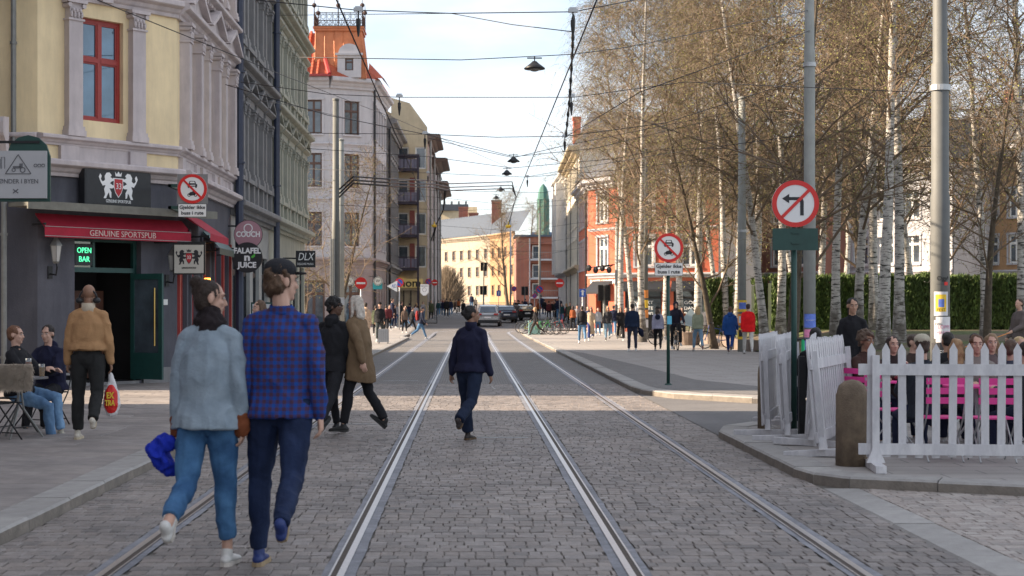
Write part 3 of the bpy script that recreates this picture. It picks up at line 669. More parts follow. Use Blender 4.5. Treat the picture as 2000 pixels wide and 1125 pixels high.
LTGREY = mat('light_grey_stucco', (.44, .44, .46), .8, 0, .08, 1.5, extra=grime(.15))
ZINC = mat('grey_blue_metal_roof', (.075, .092, .12), .9, .0, .12, 3)
FARY = mat('pale_yellow_stucco', (.38, .315, .24), .85, 0, .06, .8, extra=grime(.1))
FARO = mat('ochre_orange_stucco', (.38, .23, .12), .85, 0, .06, .8, extra=grime(.1))
VERD = mat('verdigris_copper', (.06, .17, .135), .55, .1, .2, 2, extra=grime(.2))
COLO = mat('warm_shop_interior', (.5, .16, .05), .6, 0, .2, 4, emit=(.9, .3, .08, .35))
def face(t, pL, pR, z0, z1, wm, wins, ww, hh, zs, fm, t_=.2, base=None, bname='upper_wall', sill=None, cols=2, tr=.3, fw=.08, gm=None):
    """a wall with windows in rows: wins = x positions, zs = sill heights"""
    M = wallM(pL, pR); Lw = sqrt((pR[0]-pL[0])**2+(pR[1]-pL[1])**2); b = MB()
    hs = [(x, x+ww, z, z+hh) for x in wins for z in zs]; walls(b, Lw, z0, z1, hs, t_, M=M); b.build(bname, wm, t)
    for h in hs:
        window(t, h[0], h[2], ww, hh, fm, gm, M, .1, cols, tr, fw)
        if sill:
            k = ('sill', ww, sill.name)
            if k not in PC: PC[k] = MB().box((-.12, -.12, -.12), (ww+.12, .05, 0)).data('sill', sill)
            put('sill', PC[k], t, M=M @ Matrix.Translation((h[0], 0, h[2])))
            k = ('head', ww, hh, sill.name)
            if k not in PC: PC[k] = MB().box((-.14, -.06, -.02), (.0, .0, hh)).box((ww, -.06, -.02), (ww+.14, 0, hh)).box((-.18, -.1, hh), (ww+.18, 0, hh+.16)).data('architrave', sill)
            put('architrave', PC[k], t, M=M @ Matrix.Translation((h[0], 0, h[2])))
    return M, Lw
# white corner house with the orange turret
tw = thing('tower_house', 'white corner house topped by an orange turret with an iron crown railing', 'building')
A0, A1, A2, A3 = (-24, 111), (-10.15, 111), (-7.2, 112.6), (-6.75, 124)
g = .3; zs = [6.2, 10.45, 14.3]
for pL, pR, wins in ((A0, A1, [1.5+2.75*i for i in range(4)]+[12.1]), (A1, A2, [1.15])):
    M, Lw = face(tw, pL, pR, g+5, 18.2, WSTUC, wins, 1.2, 2.45, zs, BROWNW, sill=WSTUC, tr=.3, cols=2)
    cornice(tw, Lw, 17.6, .8, .6, WSTUC, M); cornice(tw, Lw, 13.4, .25, .15, WSTUC, M, name='belt'); cornice(tw, Lw, 9.4, .25, .15, WSTUC, M, name='belt'); cornice(tw, Lw, 4.9, .45, .3, PINK, M, name='belt')
    b = MB(); dh = [(x-.2, x+1.4, g+.2, g+3.4) for x in wins]; walls(b, Lw, 0, g+5, dh, .3, M=M); b.build('ground_floor_wall', PINK, tw)
    for h in dh: window(tw, h[0], h[2], 1.6, 3.2, BROWNW, None, M, .2, 2, .3, .1)
M, Lw = face(tw, A2, A3, g+5, 18.2, WSTUC, [.8+2.1*i for i in range(5)], .9, 2.45, zs, BROWNW, sill=WSTUC)
cornice(tw, Lw, 17.6, .8, .6, WSTUC, M); cornice(tw, Lw, 4.9, .45, .3, PINK, M, name='belt'); b = MB(); walls(b, Lw, 0, g+5, [(x-.1, x+1, g+.3, g+3.4) for x in [.8+2.1*i for i in range(5)]], .3, M=M); b.build('ground_floor_wall', PINK, tw)
for x in (.15,): downpipe(tw, x, g, 17.7, BLACKF, M, .09, .2)
downpipe(tw, 11.3, g+4, 17.7, BLACKF, wallM(A0, A1), .08, .15)
shell(tw, [(-23.9, 111.3), (-10.3, 111.3), (-7.5, 112.9), (-7.0, 124), (-24, 124)], 0, 18.0, WSTUC, 'rear_wall')
b = MB(); b.add([(-24.2, 110.4, 18.4), (-10.1, 110.4, 18.4), (-11.4, 114.5, 22.2), (-24.2, 114.5, 22.2), (-6.6, 112.4, 18.4), (-6.2, 124, 18.4), (-11, 124, 22.0)], [(0, 1, 2, 3), (1, 4, 2), (4, 5, 6, 2)])
rf = b.build('roof', TILE, tw)
b = MB()   # courses of pantiles
for i in range(14):
    t0 = i/14; z = 18.4+3.8*t0; y = 110.4+4.1*t0
    for x in [-24+.42*k for k in range(33)]:
        if x < -10.3-1.3*t0-.3: b.ring([(x, y-.04, z+.05), (x, y+.32, z+.36)], [.12, .11], seg=5)
b.build('pantile', TILE, rf, kind='stuff')
b = MB(); b.ring([(-10.1, 110.3, 18.5), (-11.3, 114.4, 22.3)], [.16]*2, seg=6); b.box((-24, 110.1, 18.35), (-10, 110.5, 18.5)); b.build('roof_trim', REDW, rf)
# turret: four tapering metal faces on the corner
tx0, tx1, ty0, ty1 = -11.3, -7.55, 111.5, 115.2
tb = MB(); z0, z1 = 18.35, 21.9
P = [(tx0, ty0), (tx1, ty0), (tx1, ty1), (tx0, ty1)]; Q = [(tx0+.05, ty0+.5), (tx1-.4, ty0+.5), (tx1-.4, ty1-.5), (tx0+.05, ty1-.5)]
tb.add([(*p, z0) for p in P]+[(*p, z1) for p in Q], [(0, 1, 5, 4), (1, 2, 6, 5), (2, 3, 7, 6), (3, 0, 4, 7), (4, 5, 6, 7)])
tu = tb.build('turret', COPPER, tw)
b = MB()
for k in range(6):
    t = k/5; b.ring([(tx0+(tx1-tx0)*t, ty0-.03, z0), (Q[0][0]+(Q[1][0]-Q[0][0])*t, ty0+.47, z1)], [.035]*2, seg=4)
for k in range(5):
    t = k/4; b.ring([(tx1+.03, ty0+(ty1-ty0)*t, z0), (tx1-.37, Q[1][1]+(Q[2][1]-Q[1][1])*t, z1)], [.035]*2, seg=4)
b.box((Q[0][0]-.12, Q[0][1]-.14, z1), (Q[1][0]+.14, Q[2][1]+.14, z1+.2)); b.box((Q[0][0]-.2, Q[0][1]-.22, z1+.2), (Q[1][0]+.22, Q[2][1]+.22, z1+.3)); b.build('standing_seam', COPPER, tu)
b = MB()   # iron crown railing with scrolls and finials
def crest_side(p, q):
    p, q = Vector(p), Vector(q); n = 8
    for z in (0.05, 1.0): b.ring([p+Vector((0, 0, z)), q+Vector((0, 0, z))], [.035]*2, seg=4)
    for k in range(n+1):
        c = p.lerp(q, k/n); b.ring([c, c+Vector((0, 0, 1.05))], [.022]*2, seg=4)
        if k < n:
            c2 = p.lerp(q, (k+.5)/n); d = (q-p).normalized()*.15
            for zc in (.3, .72):
                b.ring([c2+d*cos(a)+Vector((0, 0, zc+.17*sin(a))) for a in [2*pi*i/8 for i in range(9)]], [.022]*9, seg=3, cap=False)
zz = z1+.3; cs = [(Q[0][0]-.1, Q[0][1]-.1, zz), (Q[1][0]+.1, Q[1][1]-.1, zz), (Q[2][0]+.1, Q[2][1]+.1, zz), (Q[3][0]-.1, Q[3][1]+.1, zz)]
for i in range(4): crest_side(cs[i], cs[(i+1) % 4])
for c in cs+[((cs[0][0]+cs[1][0])/2, cs[0][1], zz)]:
    b.ring([c, (c[0], c[1], c[2]+1.5), (c[0], c[1], c[2]+2.2)], [.05, .04, .008], seg=5); b.ell((c[0], c[1], c[2]+1.55), (.17, .17, .17), nu=8, nv=6)
b.build('iron_railing', mat('rusty_iron', (.06, .035, .03), .7, .3, .3, 5), tu)
dm = MB(); cxd = -8.75; dm.box((cxd-.85, 111.2, 18.4), (cxd-.3, 112.6, 20.1)); dm.box((cxd+.3, 111.2, 18.4), (cxd+.85, 112.6, 20.1)); dm.box((cxd-.3, 111.2, 18.4), (cxd+.3, 112.6, 18.9)); dm.box((cxd-.3, 111.2, 19.8), (cxd+.3, 112.6, 20.1))
dm.prism([(cxd+.8*cos(a), 20.1+.75*sin(a)) for a in [pi*i/10 for i in range(11)]], 111.2, 112.7); dm.profile([(111.05, 20.0), (111.2, 20.0), (111.2, 20.15), (111.05, 20.15)], cxd-1, cxd+1)
dmo = dm.build('dormer', WSTUC, tw); window(dmo, cxd-.28, 18.9, .56, .88, BROWNW, None, Matrix.Translation((0, 111.3, 0)), .0, 1, .3, .06)
# small sheds of red roof on the right of the turret
b = MB(); b.add([(-7.5, 112.2, 18.5), (-6.3, 112.4, 18.5), (-6.1, 118, 18.5), (-7.6, 116, 20.2)], [(0, 1, 3), (1, 2, 3)]); b.build('side_roof', TILE, tw)
# dark grey house next along the street
dg = thing('grey_terrace_house', 'narrow dark grey house squeezed between the white corner house and the balconies', 'building')
M, Lw = face(dg, (-6.7, 124.05), (-6.5, 140), .5, 17.0, MGREY, [.7+2.2*i for i in range(7)], .95, 2.0, [5.6, 8.8, 12, 14.6], WHITEP, sill=MGREY); downpipe(dg, .2, .5, 16.5, BLACKF, M, .1, .2); cornice(dg, Lw, 16.2, .8, .8, MGREY, M); cornice(dg, Lw, 4.7, .5, .4, MGREY, M)
b = MB(); b.add([(-6, 124, 17.0), (-5.8, 140, 17.0), (-10, 140, 19.5), (-10, 124, 19.5)], [(0, 1, 2, 3)]); b.build('roof', SLATE, dg); shell(dg, [(-6.9, 124.2), (-6.7, 139.9), (-18, 139.9), (-18, 124.2)], 0, 16.9, MGREY, 'rear_wall')
# cream house with the steel balconies, gable towards us
bh = thing('balcony_house', 'cream gabled house with a stack of dark steel balconies and a lit shop below', 'building')
gb = .8; pL, pR = (-7.2, 140.2), (-3.9, 140.2)
M, Lw = face(bh, pL, pR, gb+3.6, 17.6, CREAM, [.6, 2.2], 1.0, 2.0, [5.4, 8.4, 11.4, 14.4], WHITEP, cols=1, tr=0)
b = MB(); b.prism([(0, 17.6), (Lw, 17.6), (Lw, 18.2), (1.7, 20.4), (0, 20.9)], 0, .3, M=M); b.build('gable', CREAM, bh)
for z in (5.4, 8.4, 11.4, 14.4):
    b = MB(); b.box((-.1, -1.3, z-.3), (2.5, 0, z-.12)); b.box((-.1, -1.32, z-.12), (2.5, -1.27, z-.04)); b.box((-.1, -1.32, z+.85), (2.5, -1.27, z+.93))
    for k in range(9): b.box((-.1+.32*k, -1.31, z-.1), (-.07+.32*k, -1.28, z+.86))
    bo = b.build('balcony', GREYB, bh, M=M)
    for k in range(4): MB().box((.03+.62*k, -1.29, z-.02), (.56+.62*k, -1.28, z+.78)).build('balcony_panel', mat('mauve_grey_panel', (.16, .15, .21), .4, 0, .1), bo)
for x in (-.14, 2.5): MB().box((x-.09, -1.38, gb), (x+.09, -1.2, 15.6)).build('balcony_post', GREYB, bh, M=M)
MB().box((-.2, -1.4, 15.4), (2.6, -.1, 15.6)).build('balcony_roof', GREYB, bh, M=M)
for z in (5.3, 8.3, 11.3): MB().box((1.7, -.02, z), (2.15, .0, z+2.3)).build('red_panel', mat('dull_red_panel', (.25, .07, .06), .7), bh, M=M)
b = MB(); walls(b, Lw, gb-.3, gb+3.6, [(.5, 2.6, gb+.1, gb+2.5)], .4, M=M); b.build('shop_front', CREAM, bh)
MB().box((.5, .42, gb+.1), (2.6, .5, gb+2.5)).build('shop_interior', COLO, bh, M=M)
for x in (.5, 1.1, 1.75, 2.5): MB().box((x, .1, gb+.1), (x+.1, .2, gb+2.5)).build('shop_door_frame', BLACKF, bh, M=M)
BLK0 = mat('sign_black', (.02, .02, .02), .6, 0, 0)
ns = tag(MB().box((.3, -.14, gb+2.75), (2.9, -.02, gb+3.55)).build('shop_sign', mat('yellowish_sign', (.55, .42, .16), .5, 0, 0, emit=(.9, .65, .25, .05)), M=M), 'pale yellow fascia sign reading nom above the lit shop', 'sign')
text('nom', 1.0, BLK0, ns, (1.75, -.16, gb+3.15), 1.9, bold=.02)
b = MB(); hs = [(x, x+1, z, z+1.9) for x in [2+3.2*i for i in range(13)] for z in (5.4, 8.4, 11.4, 14.2)]
Mb = wallM((-3.9, 140.2), (-3.6, 184)); walls(b, 43.8, 0, 17.4, hs, M=Mb); b.build('side_wall', PINK, bh)
for h in hs: window(bh, h[0], h[2], 1, 1.9, WHITEP, None, Mb, .12, 2, .3, .08)
for a, c, z, o in ((0, 12, 16.9, 1.2), (12, 24, 15.9, 1.6), (24, 43.8, 14.6, 1.4)): cornice(bh, c, z, .7, o, mat('brown_eaves', (.14, .10, .08), .7), Mb, 0, 'eaves', a)
for x in (.2, 12, 24, 34): downpipe(bh, x, 1, 17, R.choice([BLACKF, GREYM, REDW]), Mb, .1, .3)
b = MB(); b.add([(-3.7, 140.2, 17.6), (-3.3, 184, 17), (-10, 184, 19.5), (-10, 140.2, 21)], [(0, 1, 2, 3)]); b.build('roof', SLATE, bh)
shell(bh, [(-7.1, 140.5), (-4.1, 140.5), (-3.8, 184), (-18, 184), (-18, 140.5)], 0, 17.3, CREAM, 'rear_wall')
# ------------------------------------------------------------------ far end of the street
fy = thing('far_yellow_building', 'long pale yellow building with a grey blue metal roof closing the street', 'building')
a_ = radians(-35); px = lambda p, Y: X_(p, Y)
fL = (px(836, 300), 300); fR = (px(957, 275), 275); fE = (px(1006, 262), 262)
for pL, pR, m in ((fL, fR, FARY), (fR, fE, FARO)):
    d = sqrt((pR[0]-pL[0])**2+(pR[1]-pL[1])**2); n = int(d/3.4); xs = [d*(i+.5)/n-.6 for i in range(n)]
    M, Lw = face(fy, pL, pR, 1.5, 14.6, m, xs, 1.25, 1.75, [4.0, 7.4, 10.6], BROWNW, sill=m, bname='wall', tr=.4, fw=.09)
    cornice(fy, Lw, 14.1, .7, .6, m, M, .9); cornice(fy, Lw, 2.4, .5, .2, m, M, name='plinth')
b = MB(); e = 14.9
b.add([(fL[0]-1, fL[1]-.5, e), (fR[0], fR[1]-.8, e), (fE[0]+.6, fE[1]-.6, e), (fL[0]+1, fL[1]+9, e+4.4), (fR[0]+1, fR[1]+7, e+4.2), (fE[0]+3, fE[1]+8, e+4.1), (fL[0]-2, fL[1]+18, e)], [(0, 1, 4, 3), (1, 2, 5, 4), (0, 3, 6)])
rf = b.build('roof', ZINC, fy)
b = MB()
for k in range(26): t = k/25; p0 = Vector((fL[0]-1, fL[1]-.5, e)).lerp(Vector((fR[0], fR[1]-.8, e)), t); p1 = Vector((fL[0]+1, fL[1]+9, e+4.4)).lerp(Vector((fR[0]+1, fR[1]+7, e+4.2)), t); b.ring([p0, p1], [.06]*2, seg=4)
b.build('standing_seam', ZINC, rf)
for p_, y_ in ((905, 297), (970, 278), (925, 296)):
    h = 2.6 if p_ != 925 else 1.4
    MB().box((px(p_, y_)-.9, y_, 16.8), (px(p_, y_)+.9, y_+1.4, 18.6+h)).box((px(p_, y_)-1, y_-.1, 18.4+h), (px(p_, y_)+1, y_+1.5, 18.7+h)).build('chimney', BRICKR, rf)
bb_ = thing('brown_backdrop_house', 'cream flat roofed block peeping over the grey metal roof', 'building')
shell(bb_, [(px(842, 340), 340), (px(932, 340), 338), (px(932, 350), 352), (px(842, 350), 352)], 2, 24, CREAM, 'wall'); MB().box((px(850, 339), 338.5, 23.2), (px(915, 339), 341, 24.6)).build('parapet', SLATE, bb_)
for k in range(5): MB().box((px(852+14*k, 338), 339, 24), (px(856+14*k, 338), 341, 25.3)).build('chimney', GREYM, bb_)
br = thing('brick_balcony_block', 'red brick block with open grey balconies beside the far yellow building', 'building')
Y = 235; bL, bR = (px(1008, Y), Y), (px(1100, Y), Y)
b = MB(); walls(b, 7.3, 1.5, 12.6, [(2.2, 6.6, 3.4+2.9*i, 5.7+2.9*i) for i in range(3)], .8, M=wallM(bL, bR)); b.build('wall', BRICKR, br); M = wallM(bL, bR)
for i in range(3):
    z = 3.4+2.9*i; MB().box((2.0, -1.2, z-.25), (6.8, .8, z)).build('balcony_floor', LTGREY, br, M=M)
    b = MB(); b.box((2.0, -1.2, z+.95), (6.8, -1.15, z+1.02))
    for k in range(16): b.box((2.0+.32*k, -1.19, z), (2.03+.32*k, -1.16, z+.95))
    b.build('balcony_rail', GREYM, br, M=M); window(br, 2.5, z, 1.2, 2.1, WHITEP, None, M @ Matrix.Translation((0, .5, 0)), .2, 1, 0, .1)
    MB().box((3.9, .75, z), (6.5, .8, z+2.3)).build('balcony_back', BRICKR, br, M=M)
for x in (1.95, 6.7): MB().box((x, -1.2, 1.4), (x+.16, -1.04, 12.3)).build('balcony_post', LTGREY, br, M=M)
MB().box((-.3, -.5, 12.6), (7.4, 8, 12.9)).build('roof', ZINC, br, M=M); shell(br, [(bL[0]+.02, Y+.81), (bR[0], Y+.81), (bR[0], Y+12), (bL[0]+.02, Y+12)], 1, 12.5, BRICKR, 'rear_wall')
sp = thing('copper_spire', 'green verdigris copper turret rising beyond the white houses', 'tower')
Y = 330; cx = px(1061, Y)
b = MB(); b.ring([(cx, Y, 15), (cx, Y, 19), (cx, Y, 25.0)], [2.2, 1.25, 1.2], seg=8); b.build('shaft', VERD, sp)
b = MB(); b.ring([(cx, Y, 25), (cx, Y, 25.2), (cx, Y, 26.5), (cx, Y, 27.6), (cx, Y, 28.4)], [1.4, 1.25, 1.1, .75, .1], seg=8); b.build('dome', VERD, sp)
b = MB()
for k in range(8): a = 2*pi*k/8; b.ring([(cx+1.24*cos(a), Y+1.24*sin(a), 19), (cx+1.22*cos(a), Y+1.22*sin(a), 25)], [.1]*2, seg=4)
b.build('rib', VERD, sp); MB().box((cx-2.6, Y-.5, 8), (cx+2.6, Y+5, 18)).build('base', mat('blue_sheet_metal', (.10, .19, .33), .5, .2, .1), sp)
# ------------------------------------------------------------------ right hand row
PALEW = mat('pale_white_render', (.74, .72, .68), .8, 0, .06, 1.2, extra=grime(.1)); PALEC = mat('pale_cream_render', (.68, .63, .53), .8, 0, .06, 1.2, extra=grime(.12)); PSL = mat('pale_slate', (.20, .21, .225), .75, 0, .2, 3)
wr = thing('white_row_house', 'white rendered house with grey bay on the right further up the street', 'building')
M, Lw = face(wr, (8.75, 152), (8.8, 138), .6, 13.9, PALEW, [1.2+2.4*i for i in range(6)], 1.0, 1.9, [5.0, 8.0, 11], LTGREY, sill=PALEW); cornice(wr, Lw, 13.3, .7, .8, PALEW, M, .5); cornice(wr, Lw, 4.6, .4, .4, WSTUC, M, name='belt')
Mf2 = wallM((8.8, 138), (16, 138)); b = MB(); walls(b, 7.2, 0, 13.9, [], M=Mf2); b.build('end_wall', PALEW, wr)
b = MB(); b.add([(8.5, 152, 13.9), (8.6, 138, 13.9), (12.5, 139, 16.4), (12, 152, 16.4)], [(0, 1, 2, 3)]); b.build('roof', TILE, wr); shell(wr, [(9.1, 152), (9.1, 138.2), (18, 138.2), (18, 152)], 0, 13.8, WSTUC, 'rear_wall')
for i, x in enumerate((4.3, 9.1)):
    b = MB(); b.box((x, -.9, 4.9), (x+1.6, 0, 13.2)); b.build('bay', PALEW, wr, M=M)
gr = thing('grey_cream_row_house', 'greyish cream house with a slate mansard and tall red chimney on the right', 'building')
M, Lw = face(gr, (8.75, 137.9), (8.4, 118), .4, 14.0, PALEC, [1.2+2.5*i for i in range(7)], 1.0, 1.9, [5.2, 8.2, 11.2], WHITEP, sill=PALEC); cornice(gr, Lw, 13.4, .8, .9, CREAM, M, .45); cornice(gr, Lw, 4.5, .5, .4, CREAM, M, name='belt')
for x in (.3, 8, 19.6): downpipe(gr, x, .5, 13.6, GREYM, M, .05, .12)
b = MB(); b.add([(8.2, 138, 14.1), (7.9, 118, 14.1), (9.4, 119, 16.9), (9.6, 138, 16.9), (22, 118, 14.1), (21, 119, 16.9), (21, 138, 16.9)], [(0, 1, 2, 3), (1, 4, 5, 2), (3, 2, 5, 6)]); rf = b.build('mansard_roof', PSL, gr)
MB().box((8.35, 124, 15), (8.95, 124.9, 17.0)).box((8.3, 123.95, 16.9), (9.0, 124.95, 17.15)).build('chimney', mat('red_chimney', (.42, .12, .07), .8, 0, .15, 3), rf)
b = MB(); walls(b, 13.5, 0, 14.1, [(2+3*i, 3.1+3*i, 11.3, 13.2) for i in range(4)], M=wallM((8.4, 118), (22, 118))); b.build('end_wall', PALEC, gr)
for i in range(4): window(gr, 2+3*i, 11.3, 1.1, 1.9, WHITEP, None, wallM((8.4, 118), (22, 118)))
shell(gr, [(9, 118.3), (22, 118.3), (22, 137), (9, 137)], 0, 14, CREAM, 'rear_wall')
# orange red corner bakery
rb = thing('bakery_corner_house', 'orange red corner house with white trimmed windows and a bakery on the ground floor', 'building')
g0 = .15; q0, q1, q2 = (8.3, 107.2), (10.0, 104), (16.5, 101.98)
for pL, pR, wins in ((q0, q1, [1.15]), (q1, q2, [1.2+3.1*i for i in range(2)])):
    M, Lw = face(rb, pL, pR, 4.3, 10.3, ORED, wins, 1.25, 2.05, [4.35, 7.75] if 0 else [4.45+.05, 7.6], WHITEP, sill=LTGREY, cols=2, tr=.35, fw=.1)
    cornice(rb, Lw, 9.9, .7, .6, LTGREY, M, .55); cornice(rb, Lw, 3.75, .3, .25, LTGREY, M, name='belt'); cornice(rb, Lw, 7.0, .16, .12, LTGREY, M, name='belt')
Mq = wallM(q0, q1); Mr = wallM(q1, q2)
b = MB(); walls(b, 3.62, 0, 4.3, [(.9, 2.5, g0, 2.9)], .4, M=Mq); hs = [(.5+3.3*i, 3.0+3.3*i, .75, 3.1) for i in range(2)]; walls(b, 6.8, 0, 4.3, hs, .3, M=Mr); b.build('ground_floor_wall', ORED, rb)
MB().box((.9, .4, g0), (2.5, .5, 2.9)).build('door', BLACKF, rb, M=Mq); MB().box((.7, -.5, 0), (2.7, .0, .3)).build('step', LTGREY, rb, M=Mq)
for h in hs: window(rb, h[0], h[2], 2.5, 2.35, BLACKF, glass(), Mr, .12, 2, .3, .07)
M, Lw = face(rb, (8.35, 117.9), q0, 0, 10.3, ORED, [1.0+2.6*i for i in range(4)], 1.1, 2.05, [.9, 4.5, 7.6], WHITEP, sill=LTGREY); cornice(rb, Lw, 9.9, .7, .6, LTGREY, M, .55); downpipe(rb, Lw-.1, .3, 10, BLACKF, M, .08, .2)
b = MB(); b.add([(7.7, 117.9, 10.7), (7.7, 107, 10.7), (9.8, 103.2, 10.7), (16.7, 101.3, 10.7), (11, 117.9, 13.6), (11, 108.6, 13.6), (16.5, 107, 13.6)], [(0, 1, 5, 4), (1, 2, 5), (2, 3, 6, 5)]); b.build('roof', SLATE, rb)
shell(rb, [(8.7, 117.8), (8.7, 107.6), (10.3, 104.5), (16.5, 102.3), (16.5, 117.8)], 0, 10.5, ORED, 'rear_wall')
def small_awning(M, x0, x1, z, drop, out_, m, name, label):
    t = thing(name, label, 'awning'); t.matrix_world = M
    b = MB(); b.add([(x0, -.05, z), (x1, -.05, z), (x1, -out_, z-drop), (x0, -out_, z-drop), (x1, -out_, z-drop-.15), (x0, -out_, z-drop-.15), (x0, -.05, z-.05), (x1, -.05, z-.05)], [(0, 1, 2, 3), (3, 2, 4, 5), (0, 3, 6), (1, 7, 2)]); b.build('awning_cloth', m, t, fix=False)
    for x in (x0+.03, x1-.03): MB().ring([(x, -.02, z-drop-.1), (x, -out_+.03, z-drop-.05)], [.02]*2, seg=5).build('awning_arm', BLACKF, t)
    return t
small_awning(Mq, .6, 3.0, 3.55, .75, .9, BLACK, 'door_awning', 'black sloping awning over the bakery door')
for i, h in enumerate(hs[:2]): small_awning(Mr, h[0]-.1, h[1]+.1, 3.5, .55, .5, BLACK, 'window_awning', ['black awning over the bakery window nearest its door', 'black awning over the second bakery window'][i])
bs = thing('bakery_sign', 'white letters BAKER HANSEN on the orange red wall above the door', 'sign'); bs.matrix_world = Mq
text('BAKER HANSEN', .42, LETW, bs, (1.8, -.03, 3.45+.02), 3.1, bold=.01, depth=.02); text('NYBAKT', .3, LETG, bs, (1.8, -.03, 3.15), 0.01) if 0 else None
sg = thing('window_lettering', 'white handwritten style lettering across the bakery windows', 'lettering'); sg.matrix_world = Mr
for j, (s1, z) in enumerate((('NYBAKT', 2.05), ('PÅ EKTE', 1.68), ('SURDEIG', 1.3))): text(s1, .32, LETW, sg, (1.75, .08, z), 1.3); text(['GODT', 'DANSK', 'BRØD'][j], .32, LETW, sg, (5.05, .08, z), 1.1)
# ------------------------------------------------------------------ houses across the park, behind the trees
def park_house(label, pL, pR, top, m, n, tm, zs=(1.6, 5.0, 8.4), roof=SLATE, ww=1.3):
    t = thing('park_side_house', label, 'building', group='houses beyond the park'); d = sqrt((pR[0]-pL[0])**2+(pR[1]-pL[1])**2); bay = d/n
    M, Lw = face(t, pL, pR, 0, top, m, [bay*(i+.5)-ww/2 for i in range(n)], ww, 2.1, [z for z in zs if z+2.1 < top-.6], WHITEP, sill=tm, bname='wall', fw=.09); cornice(t, Lw, top-.7, .8, .7, tm, M, .6); cornice(t, Lw, 4.2, .3, .2, tm, M, name='belt')
    b = MB(); b.prism([(-.4, 0), (Lw+.4, 0), (Lw-1.5, 3.2), (1.5, 3.2)], -.4, 9, M=M @ Matrix.Translation((0, 0, top))); b.build('roof', roof, t)
    b = MB(); b.box((.1, .31, 0), (Lw-.1, 9, top-.1), M=M); b.build('rear_wall', m, t)
    for k in range(2): MB().box((Lw*(.25+.45*k), 2, top+1), (Lw*(.25+.45*k)+.9, 3, top+4.6)).build('chimney', BRICKR, t, M=M)
DBR = mat('muted_brick_red', (.27, .12, .09), .85, 0, .1, 1.5, extra=grime(.2))
P_ = lambda p, Y: (X_(p, Y), Y)
park_house('brick red house glimpsed between the birches left of the big sign', P_(1395, 128), P_(1600, 118), 11.5, DBR, 4, LTGREY)
park_house('pale grey classical house glimpsed behind the central birches', P_(1610, 122), P_(1860, 112), 12.6, LTGREY, 5, WSTUC, ww=1.5)
park_house('ochre house with white window frames behind the trees at the right edge', P_(1868, 118), P_(2110, 108), 13.6, FARO, 5, LTGREY)
park_house('low cream house filling the gap behind the left birches', P_(1270, 150), P_(1400, 140), 12, CREAM, 4, LTGREY)
# ------------------------------------------------------------------ park: hedge, low wall, trees
def _birch(n, l, co, src):
    mp = n.new('ShaderNodeMapping'); mp.inputs['Scale'].default_value = (1.4, 1.4, 9); l.new(co.outputs['Object'], mp.inputs[0])
    a = n.new('ShaderNodeTexNoise'); a.inputs['Scale'].default_value = 2.2; a.inputs['Detail'].default_value = 6; a.inputs['Roughness'].default_value = .7; l.new(mp.outputs[0], a.inputs[0])
    r = n.new('ShaderNodeValToRGB'); r.color_ramp.elements[0].position = .52; r.color_ramp.elements[1].position = .58; l.new(a.outputs[0], r.inputs[0])
    m = n.new('ShaderNodeMixRGB'); l.new(r.outputs[0], m.inputs[0]); l.new(src, m.inputs[1]); m.inputs[2].default_value = (.045, .04, .035, 1)
    # rough dark bark at the foot
    sx = n.new('ShaderNodeSeparateXYZ'); l.new(co.outputs['Object'], sx.inputs[0]); b = n.new('ShaderNodeTexNoise'); b.inputs['Scale'].default_value = 4; b.inputs['Detail'].default_value = 8; l.new(co.outputs['Object'], b.inputs[0])
    k = n.new('ShaderNodeMath'); k.operation = 'MULTIPLY_ADD'; l.new(b.outputs[0], k.inputs[0]); k.inputs[1].default_value = -5.; l.new(sx.outputs[2], k.inputs[2])
    r2 = n.new('ShaderNodeMapRange'); r2.inputs[1].default_value = -2.2; r2.inputs[2].default_value = -.8; r2.inputs[3].default_value = .85; r2.inputs[4].default_value = 0; l.new(k.outputs[0], r2.inputs[0])
    m2 = n.new('ShaderNodeMixRGB'); l.new(r2.outputs[0], m2.inputs[0]); l.new(m.outputs[0], m2.inputs[1]); m2.inputs[2].default_value = (.075, .06, .045, 1); return m2.outputs[0]
BIRCH = mat('birch_bark', (.50, .47, .43), .8, 0, .2, 6, bump=.5, bs=20, extra=_birch)
BARK = mat('dark_bark', (.085, .065, .045), .9, 0, .35, 8, bump=.8, bs=20)
TWIG = mat('twig_brown', (.15, .105, .07), .85, 0, .25, 3)
TWIGB = mat('twig_russet', (.185, .14, .095), .85, 0, .3, 3)
BUD = mat('spring_bud', (.24, .24, .06), .7, 0, .35, 2)
THUJA = mat('thuja_leaf', (.08, .125, .028), .8, 0, .5, 5, extra=pervar(.5))
